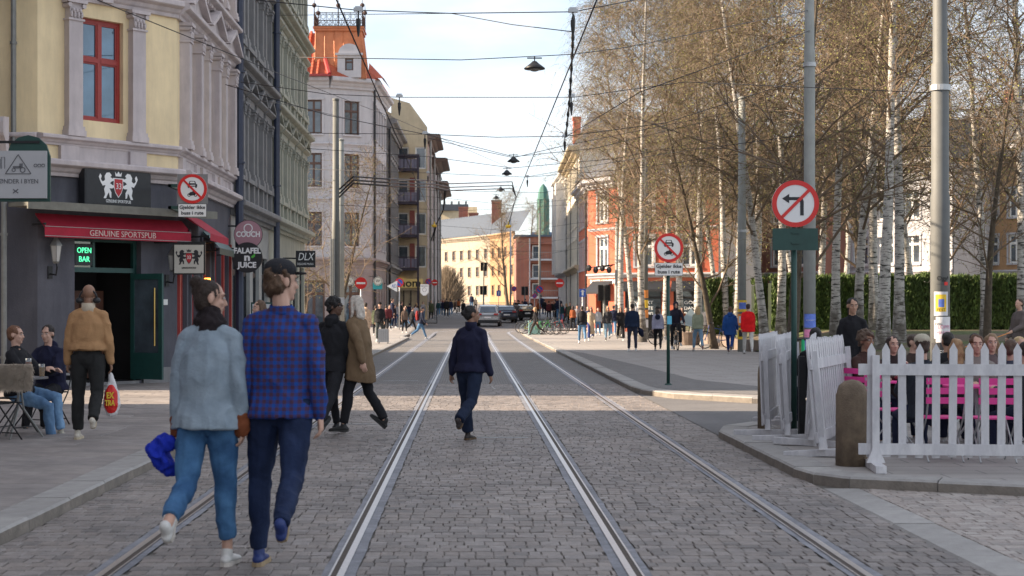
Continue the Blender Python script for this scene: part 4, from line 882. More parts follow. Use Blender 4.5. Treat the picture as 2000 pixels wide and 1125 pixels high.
def make_tree(seed, h, r0, birch=True, droop=1., dens=1., lean=.0, spread=1., start=.22):
    rr = random.Random(seed); tr = MB(); br = MB(); tw = MB(); bd = MB(); n = 14; pts = []; x = y = 0; ax, ay = rr.uniform(-1, 1)*lean, rr.uniform(-1, 1)*lean
    for i in range(n+1):
        t = i/n; pts.append(Vector((x, y, h*t))); ax += rr.uniform(-.06, .06); ay += rr.uniform(-.06, .06); x += ax*h/n*.6; y += ay*h/n*.6
    rad = [r0*(1-.93*(i/n)**.9)*(1.35 if i == 0 else 1) for i in range(n+1)]
    tr.ring([pts[0]-Vector((0, 0, .3))]+pts, [rad[0]*1.25]+rad, seg=9)
    def on(t): k = min(n-1, int(t*n)); return pts[k].lerp(pts[k+1], t*n-k), rad[k]+(rad[k+1]-rad[k])*(t*n-k)
    def ribbon(p, q, w):
        d = (q-p); s = d.cross(Vector((rr.uniform(-1, 1), rr.uniform(-1, 1), rr.uniform(-1, 1))));
        if s.length < 1e-6: return
        s = s.normalized()*w; tw.add([p-s, p+s, q+s*.6, q-s*.6], [(0, 1, 2, 3)])
    def twig(p, d, l, w, k=5):
        v = d.normalized(); st = l/k
        for i in range(k):
            v = (v+Vector((rr.uniform(-.22, .22), rr.uniform(-.22, .22), -.28*droop+rr.uniform(-.15, .15)))).normalized(); q = p+v*st; ribbon(p, q, w*(1-i/k*.6))
            if rr.random() < .75:
                v2 = (v+Vector((rr.uniform(-.9, .9), rr.uniform(-.9, .9), rr.uniform(-.8, .3)))).normalized(); e = q+v2*st*rr.uniform(.5, 1.1); ribbon(q, e, w*.5)
            if rr.random() < .5:
                s = .016+rr.random()*.014; u = Vector((rr.uniform(-1, 1), rr.uniform(-1, 1), rr.uniform(-1, 1))).normalized()*s; z = u.cross(Vector((.3, .5, .8))).normalized()*s
                bd.add([q-u, q+z, q+u, q-z], [(0, 1, 2, 3)])
            p = q
    def limb(p, d, l, r, lev):
        k = 5 if lev == 0 else 4; P = [p]; v = d.normalized(); st = l/k; kids = []
        for i in range(k):
            v = (v+Vector((rr.uniform(-.25, .25), rr.uniform(-.25, .25), (.16 if lev == 0 and i < 2 else -.10*droop)+rr.uniform(-.15, .15)))).normalized(); p = p+v*st; P.append(p); kids.append((p, v, (i+1)/k))
        br.ring(P, [max(.006, r*(1-.8*i/k)) for i in range(k+1)], seg=5 if lev == 0 else 3, cap=False)
        for p, v, t in kids:
            for _ in range(2 if lev == 0 else 1):
                a = Vector((rr.uniform(-1, 1), rr.uniform(-1, 1), rr.uniform(-.5, .7))); d2 = (v*.8+a).normalized()
                if lev < 1: limb(p, d2, l*rr.uniform(.35, .6), r*.45, lev+1)
            for _ in range(int((1.5 if lev else 1.4)*dens+rr.random())):
                a = Vector((rr.uniform(-1, 1), rr.uniform(-1, 1), rr.uniform(-.6, .5))); twig(p-v*st*rr.random(), (v*.5+a), rr.uniform(.7, 1.6)*(.7+droop*.4), .0062)
    m = int(h*2.5*dens); 
    for i in range(m):
        t = start+(1-start-.02)*(i/m)**.9; p, r = on(t); a = rr.uniform(0, 2*pi); up = rr.uniform(.25, 1.1); ln = (h*.21*(1.05-t)+1.0)*rr.uniform(.6, 1.2)*spread
        limb(p, Vector((cos(a), sin(a), up)), ln, max(.014, r*.38), 0)
    return (tr.data('trunk', BIRCH if birch else BARK, True), br.data('branches', TWIG), tw.data('crown', TWIGB if birch else TWIG), bd.data('buds', BUD))
def tree(mesh, label, cat, x, y, z, rz, s=1., group=None, name='birch_tree', sz=1.):
    t = thing(name, label, cat, (x, y, z), rz, group); t.scale = (s, s, s*sz)
    put('trunk', mesh[0], t); put('branches', mesh[1], t, kind='stuff'); c = put('crown', mesh[2], t, kind='stuff'); put('buds', mesh[3], c, kind='stuff'); return t
V = [make_tree(11, 20, .21, lean=.10), make_tree(12, 18, .17, lean=.16, start=.28), make_tree(13, 22, .24, lean=.08, start=.3), make_tree(14, 19, .18, lean=.2, dens=1.15), make_tree(15, 16, .14, lean=.14, droop=.8, start=.18)]
VD = [make_tree(21, 12, .2, birch=False, droop=.2, lean=.2, spread=1.5, start=.2, dens=.9), make_tree(22, 9, .13, birch=False, droop=.1, lean=.3, spread=1.3, start=.16, dens=.8)]
birches = [  # photo x of the trunk, depth, variant, scale, label
 (1363, 74, 0, 1.0, 'mottled birch with a thick dark forked trunk right of the tall yellow poster pole'),
 (1240, 90, 3, 1.05, 'birch with a hanging russet crown nearest the orange red bakery'),
 (1212, 82, 1, 1.1, 'birch with a wispy crown beside the slim lamp pole and the bakery'),
 (1255, 72, 4, 1.25, 'thin birch with drooping twigs hanging over the orange poster pole'),
 (1300, 84, 1, 1.1, 'slim birch behind the motor vehicle prohibition sign'),
 (1330, 96, 2, .95, 'birch furthest up the park edge behind the bakery windows'),
 (1417, 66, 1, 1.0, 'white birch trunk beside the pole with the yellow poster boards'),
 (1402, 86, 4, 1.15, 'thin birch standing behind the people in the blue and red jackets'),
 (1496, 58, 3, .95, 'leaning birch with a mottled base just left of the no left turn post'),
 (1524, 60, 0, .92, 'sunlit pale birch trunk just right of its mottled twin'),
 (1475, 78, 2, .9, 'tall birch rising behind the hedge end'),
 (1632, 56, 1, 1.05, 'slim birch right of the pole with pink posters'),
 (1600, 74, 3, 1.1, 'birch behind the hedge right of the pink poster pole'),
 (1675, 54, 4, 1.25, 'birch directly behind the standing woman in black'),
 (1708, 60, 0, 1.0, 'dark trunked birch left of the whitest trunk'),
 (1724, 48, 2, .85, 'whitest birch trunk with peeling bark in the centre of the park'),
 (1757, 50, 1, 1.1, 'rough grey barked birch right of the whitest trunk'),
 (1790, 70, 3, 1.0, 'birch behind the hedge left of the big steel pole'),
 (1924, 52, 4, 1.05, 'slender birch between the big steel pole and the right edge'),
 (1996, 50, 0, .95, 'birch cut by the right edge of the view'),
 (1560, 84, 4, 1.3, 'birch far behind the no left turn sign'),
 (1650, 92, 2, .85, 'birch near the pale grey classical house'),
 (1440, 97, 0, 1.0, 'birch in front of the brick red park house'),
]
for i, (p, Y, v, s, lab) in enumerate(birches):
    x = X_(p, Y); tree(V[v], lab, 'birch tree', x, Y, pz(x, Y)-.05, R.uniform(0, 6.3), s, 'birch trees in the park', sz=R.uniform(.97, 1.08))
darks = [(1545, 45, 0, 1.0, 'dark branching tree behind the green signpost'), (1820, 64, 0, 1.05, 'dark spreading tree behind the big steel pole'), (1925, 44, 1, 1.0, 'small dark tree with forked stems at the right'), (1395, 60, 1, 1.1, 'small dark tree reaching over the pavement by the yellow poster pole'), (1690, 68, 0, 1.1, 'dark tree filling the middle of the park')]
for p, Y, v, s, lab in darks:
    x = X_(p, Y); tree(VD[v], lab, 'tree', x, Y, pz(x, Y)-.05, R.uniform(0, 6.3), s, 'dark bare trees in the park', 'bare_tree')
t = tree(VD[1], 'thin bare street tree beside the paired steel poles on the left', 'tree', -6.3, 72, PK, 1.0, .95, None, 'street_tree')
t = tree(VD[1], 'second thin bare street tree in front of the white corner house', 'tree', -8.4, 80, PK, 3.0, .9, None, 'street_tree')
t = tree(VD[0], 'large bare tree in front of the far yellow building', 'tree', X_(992, 200), 200, gz(200), .5, 1.25, None, 'bare_tree')
t = tree(VD[0], 'pale bare tree beside the green copper turret', 'tree', X_(1030, 255), 255, gz(255), 2.5, 1.4, None, 'bare_tree')
# round brown bush at the far end
bu = thing('brown_bush', 'large round leafless brown bush in front of the far yellow building', 'bush', (X_(872, 215), 215, gz(215)))
b = MB(); rr = random.Random(5)
for i in range(2600):
    a = rr.uniform(0, 2*pi); e = rr.uniform(0.02, 1)**.6*pi/2; r = rr.uniform(.8, 1.08); p0 = Vector((cos(a)*cos(e)*1.6, sin(a)*cos(e)*1.6, .3+sin(e)*2.4)); p1 = Vector((cos(a)*cos(e)*3.3*r, sin(a)*cos(e)*3*r, .2+sin(e)*5.6*r))
    s = (p1-p0).cross(Vector((rr.random(), rr.random(), rr.random()))).normalized()*.03; b.add([p0-s, p0+s, p1+s*.4, p1-s*.4], [(0, 1, 2, 3)])
b.build('twigs', TWIGB, bu, fix=False, kind='stuff'); MB().ell((0, 0, 2), (1.9, 1.7, 2.2)).build('core', TWIG, bu)
# clipped hedge
def hedge(label, x0, x1, y, z, h, th, n, group=None):
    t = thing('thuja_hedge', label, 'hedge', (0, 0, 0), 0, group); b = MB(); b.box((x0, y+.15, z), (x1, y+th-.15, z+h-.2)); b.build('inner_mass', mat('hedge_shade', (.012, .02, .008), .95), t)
    b = MB(); rr = random.Random(int(x0*10)+3)
    for i in range(n):
        x = rr.uniform(x0, x1); f = rr.random(); bulge = .25*noise.noise(Vector((x*1.1, 3, 1)))+.1*noise.noise(Vector((x*4, 1, 1)))
        if f < .78: yy = y+bulge*.8+rr.uniform(-.05, .18); zz = z+rr.random()*h
        else: yy = y+rr.uniform(0, th); zz = z+h+bulge*.7+rr.uniform(-.15, .06)
        l = rr.uniform(.08, .2); w_ = rr.uniform(.02, .045); d = Vector((rr.uniform(-.5, .5), rr.uniform(-.6, .1), rr.uniform(.4, 1.2))).normalized()*l; s = d.cross(Vector((rr.uniform(-1, 1), rr.uniform(-1, 1), .2))).normalized()*w_
        p = Vector((x, yy, zz)); b.add([p-s, p+s, p+d+s*.3, p+d-s*.3], [(0, 1, 2, 3)])
    b.build('foliage', THUJA, t, fix=False, kind='stuff'); return t
hedge('tall clipped green thuja hedge running behind the birches and the terrace', 12.2, 27, 62, .75, 2.15, 1.3, 42000)
hedge('narrow green thuja clump beside the yellow poster pole', 10.2, 11.3, 66, .55, 2.3, 1.2, 4000)
hedge('green thuja clump between the poster pole and the long hedge', 11.7, 12.15, 63, .6, 2.2, 1.0, 3000)
lw = thing('low_park_wall', 'low brown stone wall along the park edge behind the pedestrians', 'wall'); STW = mat('brown_stone', (.20, .15, .12), .85, 0, .25, 4, bump=.5, bs=20, extra=pervar(.25)); y = 56
while y < 100:
    l = R.uniform(.8, 1.3); MB().box((-.2, 0.01, -.2), (.2, l-.02, .42+R.uniform(-.02, .02)), taper=.015).build('stone_block', STW, lw, loc=(bx(y)-.05, y, PK)); y += l
# ------------------------------------------------------------------ poles, signs, wires
CONC = mat('grey_pole_paint', (.30, .31, .29), .7, 0, .12, 3, bump=.15, bs=30, extra=grime(.2))
CONCL = mat('light_pole_steel', (.15, .155, .15), .65, .1, .1, 4, extra=grime(.15))
GALV = mat('galvanised_steel', (.42, .43, .44), .45, .6, .15, 8)
RED = mat('traffic_red', (.62, .015, .012), .4, 0, .03, 3); BLUE = mat('traffic_blue', (.02, .09, .42), .4, 0, .03, 3); WHT = mat('sign_white', (.75, .75, .74), .4, 0, .03, 3)
SGREEN = mat('signpost_green', (.012, .055, .045), .5, 0, .15, 6)
YELP = mat('poster_yellow', (.75, .50, .04), .6, 0, .15, 8); PINKP = mat('poster_pink', (.72, .25, .42), .6, 0, .3, 5); BLUEP = mat('poster_blue', (.12, .20, .62), .6, 0, .3, 5); ORP = mat('poster_orange', (.72, .25, .05), .6, 0, .2, 9)
PAPER = mat('poster_white', (.62, .62, .64), .7, 0, .1, 9); BLK = mat('print_black', (.02, .02, .025), .6, 0, 0)
def pole(label, x, y, h, r0, r1, m, joints=(), z=PK, name='tram_pole', bands=()):
    t = thing(name, label, 'pole', (x, y, z+gz(y))); P = [(0, 0, -.1)]; rad = [r0]; prev = r0
    for (zj, rj) in joints: P += [(0, 0, zj-.06), (0, 0, zj)]; rad += [prev, rj]; prev = rj
    P.append((0, 0, h)); rad.append(r1); b = MB(); b.ring(P, rad, seg=20); b.build('shaft', m, t, smooth=True)
    b = MB(); b.ring([(0, 0, h), (0, 0, h+.06), (0, 0, h+.1)], [r1*1.15, r1*1.1, r1*.3], seg=14); b.build('cap', m, t)
    for zb in bands: MB().ring([(0, 0, zb-.05), (0, 0, zb+.05)], [r0*1.04+.006]*2, seg=20).build('clamp_band', GALV, t)
    return t
def poster(parent, r, a0, w_, z0, h, m, name='poster', lines=()):   # paper wrapped round a pole; a0 in degrees, -90 faces the camera
    b = MB(); n = 8; da = w_/r/n; a = radians(a0)-w_/r/2
    vs = [((r+.004)*cos(a+da*i), (r+.004)*sin(a+da*i), z) for z in (z0, z0+h) for i in range(n+1)]
    b.add(vs, [(i, i+1, n+2+i, n+1+i) for i in range(n)]); o = b.build(name, m, parent, fix=False)
    for (s, sz, zz, mm) in lines:
        me = text_mesh(s, sz, mm, .001)
        for v in me.vertices: th = radians(a0)+v.co.x/r; v.co = Vector(((r+.007)*cos(th), (r+.007)*sin(th), v.co.z+zz))
        put('lettering', me, o)
    return o
p1 = pole('tall stepped light grey tram pole covered in posters behind the terrace', X_(1836, 27), 27, 13, .165, .10, CONCL, [(3.6, .15), (5.9, .125), (7.6, .115)], bands=(5.45,))
poster(p1, .166, -100, .25, 1.45, .42, PAPER, lines=[('FEST', .07, 1.55, BLK)]); poster(p1, .168, -102, .19, 1.52, .3, YELP); poster(p1, .17, -100, .1, 1.6, .14, BLUEP)
poster(p1, .166, -80, .3, .98, .45, PAPER, lines=[('LOPPE', .085, 1.25, PINKP), ('MARKED', .07, 1.15, PINKP)]); poster(p1, .168, -115, .16, 1.05, .32, PAPER, lines=[('EVIG', .06, 1.3, BLK)])
poster(p1, .168, -90, .42, .55, .42, BLK, lines=[('NEFER', .12, .8, LETW), ('konsert', .05, .68, LETW)]); poster(p1, .167, -90, .5, .1, .44, BLK, lines=[('FETE', .12, .32, LETW)])
poster(p1, .166, -90, .22, 2.0, .005, BLK, lines=[('Ogyl', .11, 2.1, BLK)]); poster(p1, .168, -70, .07, 1.98, .06, RED)
p2 = pole('grey tram pole with blue and pink posters behind the no left turn sign', X_(1581, 38), 38, 15, .15, .09, CONC, [(4.6, .135), (8, .12)], bands=(3.9, 7.6))
for k, (z, m) in enumerate(((1.1, BLUEP), (.86, PINKP), (.5, BLUEP), (.2, PINKP))): poster(p2, .153, -92, .34, z, .34 if m is BLUEP else .2, m, lines=[('KONSERT', .05, z+.18, LETW)] if m is BLUEP else ())
p3 = pole('grey tram pole wrapped with yellow poster boards beside the two walkers', X_(1449, 56), 56, 9.2, .155, .12, CONC, [(5.6, .14)], bands=(4.4,))
for k, z in enumerate((.45, .95, 1.45)): q = poster(p3, .17, -90, .42, z, .42, ORP if k % 2 else YELP); poster(p3, .175, -90, .3, z+.1, .24, [BLK, PAPER, BLUEP][k])
p4 = pole('light grey tram pole with orange poster bands in front of the bakery', X_(1260, 78), 78, 9.6, .15, .13, CONCL, [(5, .14)])
for k, z in enumerate((.6, 1.1, 1.6, 2.1)): poster(p4, .157, -90, .4, z, .4, [PAPER, ORP, YELP, ORP][k])
p5 = pole('slim dark pole with a bracket of lamps beside the bakery door', X_(1205, 96), 96, 6.9, .15, .11, CONC, [(3.2, .13)])
b = MB()
for k in range(4): b.ell((-.5-.42*k, -.1, 3.95+.12*(k % 2)), (.17, .2, .22), nu=8, nv=6); b.ring([(-.5-.42*k, 0, 4.1), (-.2, 0, 4.3), (0, 0, 4.3)], [.03]*3, seg=5)
b.build('lamp_cluster', BLACKF, p5)
poster(p5, .155, -90, .4, .8, 1.0, BLK)
p6 = pole('tall front one of the paired grey poles on the left with cables sweeping off it', X_(656, 60), 60, 9.7, .16, .12, CONCL, [(4.5, .16), (5.0, .14)]); 
b = MB()
for k in range(4): b.ring([(-.2+.05*k, -.17, .2), (-.2+.05*k, -.17, 4.3)], [.02]*2, seg=5)
b.build('cable_duct', GALV, p6)
MB().box((-.35, -.22, 1.7), (.35, -.18, 2.0)).build('notice_board', PAPER, p6)
p7 = pole('shorter rear one of the paired grey poles on the left', X_(666, 68), 68, 9.0, .15, .13, CONC, [(5.2, .14)])
p8 = pole('dark pole carrying cables at the left side far up the street', X_(835, 150), 150, 8.5, .2, .16, CONC)
p9 = pole('white pole in front of the brick balcony block', X_(1054, 190), 190, 12, .16, .12, CONCL)
p10 = pole('white lamp mast by the far traffic light', X_(997, 160), 160, 10, .1, .07, GALV, name='lamp_mast')
# traffic signs -------------------------------------------------
def sign_root(name, label, x, y, z=PK, rz=0): return thing(name, label, 'road sign', (x, y, z+gz(y)), rz)
def disc_novehicles(t, cz, r=.3, y=0, x=0):
    b = MB().disc((x, cz), r, y-.02, y); b.build('sign_disc', WHT, t); MB().disc((x, cz), r, y-.026, y-.018, r0=r*.8).build('red_ring', RED, t)
    s = r/.3; c = MB(); Y0, Y1 = y-.024, y-.019   # car silhouette over motorcycle
    q = lambda pts, dz: [(x+a*s, cz+(e+dz)*s) for a, e in pts]
    c.prism(q([(-.1, 0), (.1, 0), (.1, .045), (.075, .06), (.055, .115), (-.055, .115), (-.075, .06), (-.1, .045)], .045), Y0, Y1)
    c.box((x-.09*s, Y0, cz+.02*s), (x-.06*s, Y1, cz+.05*s)); c.box((x+.06*s, Y0, cz+.02*s), (x+.09*s, Y1, cz+.05*s)); c.build('car_symbol', BLK, t)
    MB().prism(q([(-.05, .07), (.05, .07), (.04, .103), (-.04, .103)], .045), Y0-.002, Y0).box((x-.06*s, Y0-.002, cz+.065*s), (x+.06*s, Y0, cz+.08*s)).build('windscreen', WHT, t)
    c = MB()
    for dx in (-.065, .065): c.disc((x+dx*s, cz-.125*s), .035*s, Y0, Y1, 14, r0=.022*s)
    c.prism(q([(-.08, -.12), (-.045, -.065), (.0, -.06), (.02, -.02), (.035, -.06), (.08, -.085), (.06, -.125), (-.02, -.14)], 0), Y0, Y1); c.build('motorcycle_symbol', BLK, t)
    a = radians(-45); d = r*.8; w_ = r*.07; MB().prism([(x-d*.71-w_*.7, cz+d*.71-w_*.7), (x-d*.71+w_*.7, cz+d*.71+w_*.7), (x+d*.71+w_*.7, cz-d*.71+w_*.7), (x+d*.71-w_*.7, cz-d*.71-w_*.7)], Y0-.006, Y0-.001).build('red_bar', RED, t)
def plate_gjelder(t, cz, x=0, y=0, w_=.58, h=.27):
    MB().box((x-w_/2, y-.02, cz-h/2), (x+w_/2, y, cz+h/2)).build('plate_rim', BLK, t); p = MB().box((x-w_/2+.008, y-.023, cz-h/2+.008), (x+w_/2-.008, y-.019, cz+h/2-.008)).build('plate', WHT, t)
    text('Gjelder ikke', .1, BLK, t, (x, y-.026, cz+.06), w_*.9, bold=.002); text('buss i rute', .1, BLK, t, (x, y-.026, cz-.055), w_*.78, bold=.002)
def post(t, h, m=SGREEN, r=.035, y=.03, x=0): return MB().ring([(x, y+r, -.1), (x, y+r, h)], [r]*2, seg=12).build('post', m, t, smooth=True)
Y = 31.6; s = sign_root('vehicle_ban_sign', 'round no motor vehicles sign with Gjelder ikke buss i rute plate on the pavement post', X_(1306, Y), Y)
post(s, 3.1); disc_novehicles(s, Z_(484, Y)-PK); plate_gjelder(s, Z_(526, Y)-PK); MB().box((-.03, -.02, 1.25), (.06, .02, 1.42)).build('sticker', mat('sticker_blue', (.1, .45, .65), .5, 0, 0), s)
MB().ring([(0, .065, 0), (0, .065, .03)], [.08, .06], seg=12).build('base_collar', SGREEN, s)
Y = 31.3; s = sign_root('vehicle_ban_sign', 'round vehicle ban sign with Gjelder ikke buss i rute plate bracketed to the pub corner', X_(376, Y), Y)
disc_novehicles(s, Z_(369, Y)-PK); plate_gjelder(s, Z_(411, Y)-PK); MB().box((-.31, .0, Z_(398, Y)-PK), (.31, .02, Z_(340, Y)-PK)).build('backing_plate', mat('sign_back_grey', (.22, .22, .22), .5, .3), s)
for zz in (Z_(362, Y), Z_(405, Y)): MB().box((-.5, .02, zz-PK-.03), (.2, .06, zz-PK+.03)).box((-.5, .02, zz-PK-.03), (-.44, 1.6, zz-PK+.03)).build('bracket', SGREEN, s)
Y = 19.6; s = sign_root('no_left_turn_sign', 'large round no left turn sign on a dark green post beside the terrace', X_(1553, Y), Y)
post(s, 2.9, r=.038); cz = Z_(398, Y)-PK; MB().disc((0, cz), .3, -.02, 0, 40).build('sign_disc', WHT, s); MB().disc((0, cz), .3, -.026, -.018, 40, r0=.24).build('red_ring', RED, s)
MB().prism([(.06, cz-.15), (.105, cz-.15), (.105, cz+.03), (.09, cz+.07), (.05, cz+.085), (-.08, cz+.085), (-.08, cz+.125), (-.17, cz+.065), (-.08, cz+.005), (-.08, cz+.045), (.035, cz+.045), (.06, cz+.02)], -.024, -.019).build('arrow', BLK, s)
d = .24; w_ = .02; MB().prism([(d*.71-w_*.7, cz+d*.71+w_*.7), (d*.71+w_*.7, cz+d*.71-w_*.7), (-d*.71+w_*.7, cz-d*.71-w_*.7), (-d*.71-w_*.7, cz-d*.71+w_*.7)], -.032, -.026).build('red_bar', RED, s)
MB().box((-.29, -.015, Z_(489, Y)-PK), (.29, .0, Z_(446, Y)-PK)).build('plate_back', SGREEN, s)
for k in range(2): MB().box((-.05, -.03, Z_(455+20*k, Y)-PK-.01), (.05, .1, Z_(455+20*k, Y)-PK+.01)).build('clamp', SGREEN, s)
# small far signs
def far_sign(label, p, py, Y, r, kind, z0=None, name='road_sign', postm=GALV):
    x = X_(p, Y); s = sign_root(name, label, x, Y); cz = Z_(py, Y)-PK-gz(Y); post(s, cz+r*.9, postm, .035)
    if kind == 'noentry': MB().disc((0, cz), r, -.02, 0).build('sign_disc', RED, s); MB().box((-r*.75, -.026, cz-r*.16), (r*.75, -.02, cz+r*.16)).build('white_bar', WHT, s)
    elif kind in ('nopark', 'nostop'):
        MB().disc((0, cz), r, -.02, 0).build('sign_disc', BLUE, s); MB().disc((0, cz), r, -.026, -.018, r0=r*.76).build('red_ring', RED, s)
        for q in ((1,) if kind == 'nopark' else (1, -1)): d = r*.76; w_ = r*.09; MB().prism([(q*(-d*.71-w_), cz+d*.71-w_), (q*(-d*.71+w_), cz+d*.71+w_), (q*(d*.71+w_), cz-d*.71+w_), (q*(d*.71-w_), cz-d*.71-w_)], -.024-.003*(q < 0), -.02).build('red_bar', RED, s)
    elif kind == 'blue': MB().box((-r, -.02, cz-r*1.25), (r, 0, cz+r*1.25)).build('sign_plate', BLUE, s); MB().box((-.05, -.026, cz-r*.8), (.05, -.02, cz+r*.5)).prism([(-.12, cz+r*.4), (.12, cz+r*.4), (0, cz+r*.95)], -.026, -.02).build('arrow', WHT, s)
    return s
far_sign('red no entry sign with a white band beside the left row of shops', 705, 553, 62, .24, 'noentry')
far_sign('blue and red no parking sign beside the lit nom shop', 780, 552, 104, .3, 'nopark')
far_sign('blue and red no parking sign on the left pole far up the street', 837, 550, 140, .28, 'nopark')
s = far_sign('red no entry sign just right of the no parking sign far up on the left', 849, 552, 146, .3, 'noentry')
far_sign('round blue no parking sign beside the far lamp mast', 1004, 564, 150, .26, 'nopark')
s = far_sign('larger blue no parking sign in front of the brick block', 1054, 565, 130, .32, 'nopark'); 
far_sign('small blue round sign below the larger no parking sign', 1044, 578, 128, .2, 'nopark')
far_sign('red no entry sign at the mouth of the white row', 1093, 553, 118, .34, 'noentry')
far_sign('square blue arrow sign beside the bakery corner', 1138, 572, 82, .17, 'blue')
far_sign('square blue sign low before the yellow building', 974, 573, 170, .25, 'blue')
# traffic lights
def traffic_light(label, p, py, Y, hgt=.95):
    x = X_(p, Y); t = thing('traffic_light', label, 'traffic light', (x, Y, gz(Y))); zc = Z_(py, Y)-gz(Y); MB().ring([(0, .1, 0), (0, .1, zc+hgt/2)], [.06]*2, seg=8).build('post', CONC, t)
    for q in (-.22, .22):
        hd = MB().box((q-.15, -.15, zc-hgt/2), (q+.15, .1, zc+hgt/2)).build('signal_head', BLACKF, t)
        for k in range(3): MB().ring([(q, -.15, zc-.3+.3*k), (q, -.24, zc-.3+.3*k)], [.11]*2, seg=10, cap=False).build('visor', BLACKF, hd)
    return t
traffic_light('black twin traffic lights before the yellow building beside the silver car', 944, 567, 165)
traffic_light('black traffic light high on a mast before the yellow building', 945, 521, 172)
traffic_light('black traffic light in front of the brick balcony block', 1025, 568, 168)
traffic_light('black traffic light beside the bakery door', 1180, 572, 92)
# shop signs of the left row -------------------------------------------------
def hanging_disc(label, p, py, Y, r, m, name='shop_sign'):
    x = X_(p, Y); t = thing(name, label, 'shop sign', (x, Y, Z_(py, Y))); MB().disc((0, 0), r, -.03, .03, 36).build('board', m, t); MB().disc((0, 0), r+.012, -.025, .025, 36, r0=r-.005).build('rim', BLACKF, t)
    MB().box((-6.33-x, -.02, r*.55), (-r*.8, .02, r*.55+.04)).build('bracket', BLACKF, t) if x > -6.3 else None
    return t
s = hanging_disc('pink round COUCH sign hanging above the falafel sign', 485, 458, 40.2, .365, mat('pink_sign', (.42, .22, .26), .5, 0, .05, 3)); text('COUCH', .2, LETW, s, (0, -.034, .0), .62, bold=.006); MB().disc((.0, .16), .12, -.036, -.031, 24, r0=.095).build('loop_mark', LETW, s)
s = hanging_disc('black round FALAFEL n JUICE sign with a green leaf', 483, 503, 40.0, .385, BLACK); text('FALAFEL', .2, LETW, s, (0, -.034, .17), .7, bold=.008); text('n', .26, LETW, s, (0, -.034, .0), .15, bold=.01); text('JUICE', .2, LETW, s, (0, -.034, -.2), .5, bold=.008); MB().prism([(.1, .02), (.22, .12), (.2, .02), (.13, -.02)], -.036, -.031).build('leaf', mat('leaf_green', (.08, .45, .05), .5), s)
Y = 32.6; s = thing('sportspub_sign', 'square white hanging sign with dark lions and a red shield on the pub side wall', 'shop sign', (X_(370, Y), Y, Z_(506, Y))); MB().box((-.34, -.05, -.33), (.34, .05, .33)).build('frame', BLACKF, s); MB().box((-.31, -.055, -.3), (.31, -.045, .3)).build('panel', mat('off_white_panel', (.50, .48, .43), .5, 0, .05), s)
crest(s, BLK, CRED, 0, .03, .34, -.056, LETW); text('GENUINE SPORTSPUB', .05, BLK, s, (0, -.06, -.19), .3); MB().box((-.75, -.02, .33), (.34, .02, .37)).build('bracket', BLACKF, s)
Y = 52; s = thing('music_shop_sign', 'black square DLX DELUXE MUSIC sign on the pale green house', 'shop sign', (X_(597, Y), Y, Z_(506, Y))); MB().box((-.33, -.05, -.28), (.33, .05, .28)).build('board', BLACK, s); MB().box((-.9, -.02, .0), (-.33, .02, .05)).build('bracket', BLACKF, s)
text('DLX', .36, LETW, s, (0, -.055, .07), .55, shear=.25); text('DELUXE MUSIC', .1, LETW, s, (0, -.055, -.17), .55)
Y = 24; s = thing('bakery_hanging_sign', 'grey BONDER I BYEN sign with a tractor drawing on a green rounded board', 'shop sign', (X_(40, Y), Y, Z_(340, Y))); s['label'] = 'grey BØNDER I BYEN sign with a tractor drawing on a green rounded board'
MB().prism([(-.4, -.43), (.46, -.43), (.46, .28), (.40, .46), (.28, .57), (.12, .61), (-.04, .57), (-.16, .46), (-.22, .28), (-.4, .28)], .0, .06).build('green_board', SGREEN, s)
MB().box((-.5, -.05, -.38), (.42, -.0, .36)).build('panel', mat('pale_panel', (.42, .42, .43), .6, 0, .05), s); MB().box((-1.3, -.02, .48), (.3, .01, .52)).build('bracket', BLACKF, s)
text('BØNDER I BYEN', .1, LETG if 0 else mat('sign_ink', (.12, .12, .13), .6, 0, 0), s, (-.04, -.053, -.12), .66); INK = MATS['sign_ink']
b = MB(); tri = [(-.2, 0), (.2, 0), (0, .3)]
for i in range(3): a, c = Vector((tri[i][0]-.02, -.055, tri[i][1]+.0)), Vector((tri[(i+1) % 3][0]-.02, -.055, tri[(i+1) % 3][1])); b.ring([a, c], [.007]*2, seg=5)
for c, r in ((-.09, .03), (.05, .045)): b.disc((c, .06), r, -.06, -.053, 14, r0=r*.7)
b.box((-.1, -.06, .085), (.02, -.053, .12)); b.box((-.0, -.06, .1), (.05, -.053, .16))
for k in range(3): b.ring([(-.42+.07*k, -.055, .08), (-.42+.07*k, -.055, .2+.03*k), (-.37+.07*k, -.055, .2+.03*k), (-.37+.07*k, -.055, .08)], [.005]*4, seg=4); b.disc((.25+.06*k, .13), .028, -.06, -.054, 10, r0=.02)
b.ring([(-.1, -.055, -.24), (-.02, -.055, -.3)], [.008]*2, seg=4); b.ring([(-.02, -.055, -.24), (-.1, -.055, -.3)], [.008]*2, seg=4); b.build('drawing', INK, s)
for (p, py, lab, Yd) in ((683, 549, 'round pale monogram sign on the pinkish ground floor of the white house', 106), (738, 549, 'round pale monogram sign over a teal flag beside the white house', 104)):
    s = thing('shop_sign', lab, 'shop sign', (X_(p, Yd), Yd, Z_(py, Yd))); MB().disc((0, 0), .3, -.03, .03).build('board', mat('pale_sign', (.55, .53, .46), .5), s); MB().disc((0, 0), .27, -.036, -.031, r0=.24).build('ring', BLK, s); text('W', .3, BLK, s, (0, -.035, 0), .3)
    if p == 738: MB().box((-.35, .05, -.55), (.3, .08, -.1)).build('teal_flag', mat('teal_flag', (.02, .25, .27), .6), s)
    MB().box((-.6, .0, .3), (.0, .03, .34)).build('bracket', BLACKF, s)
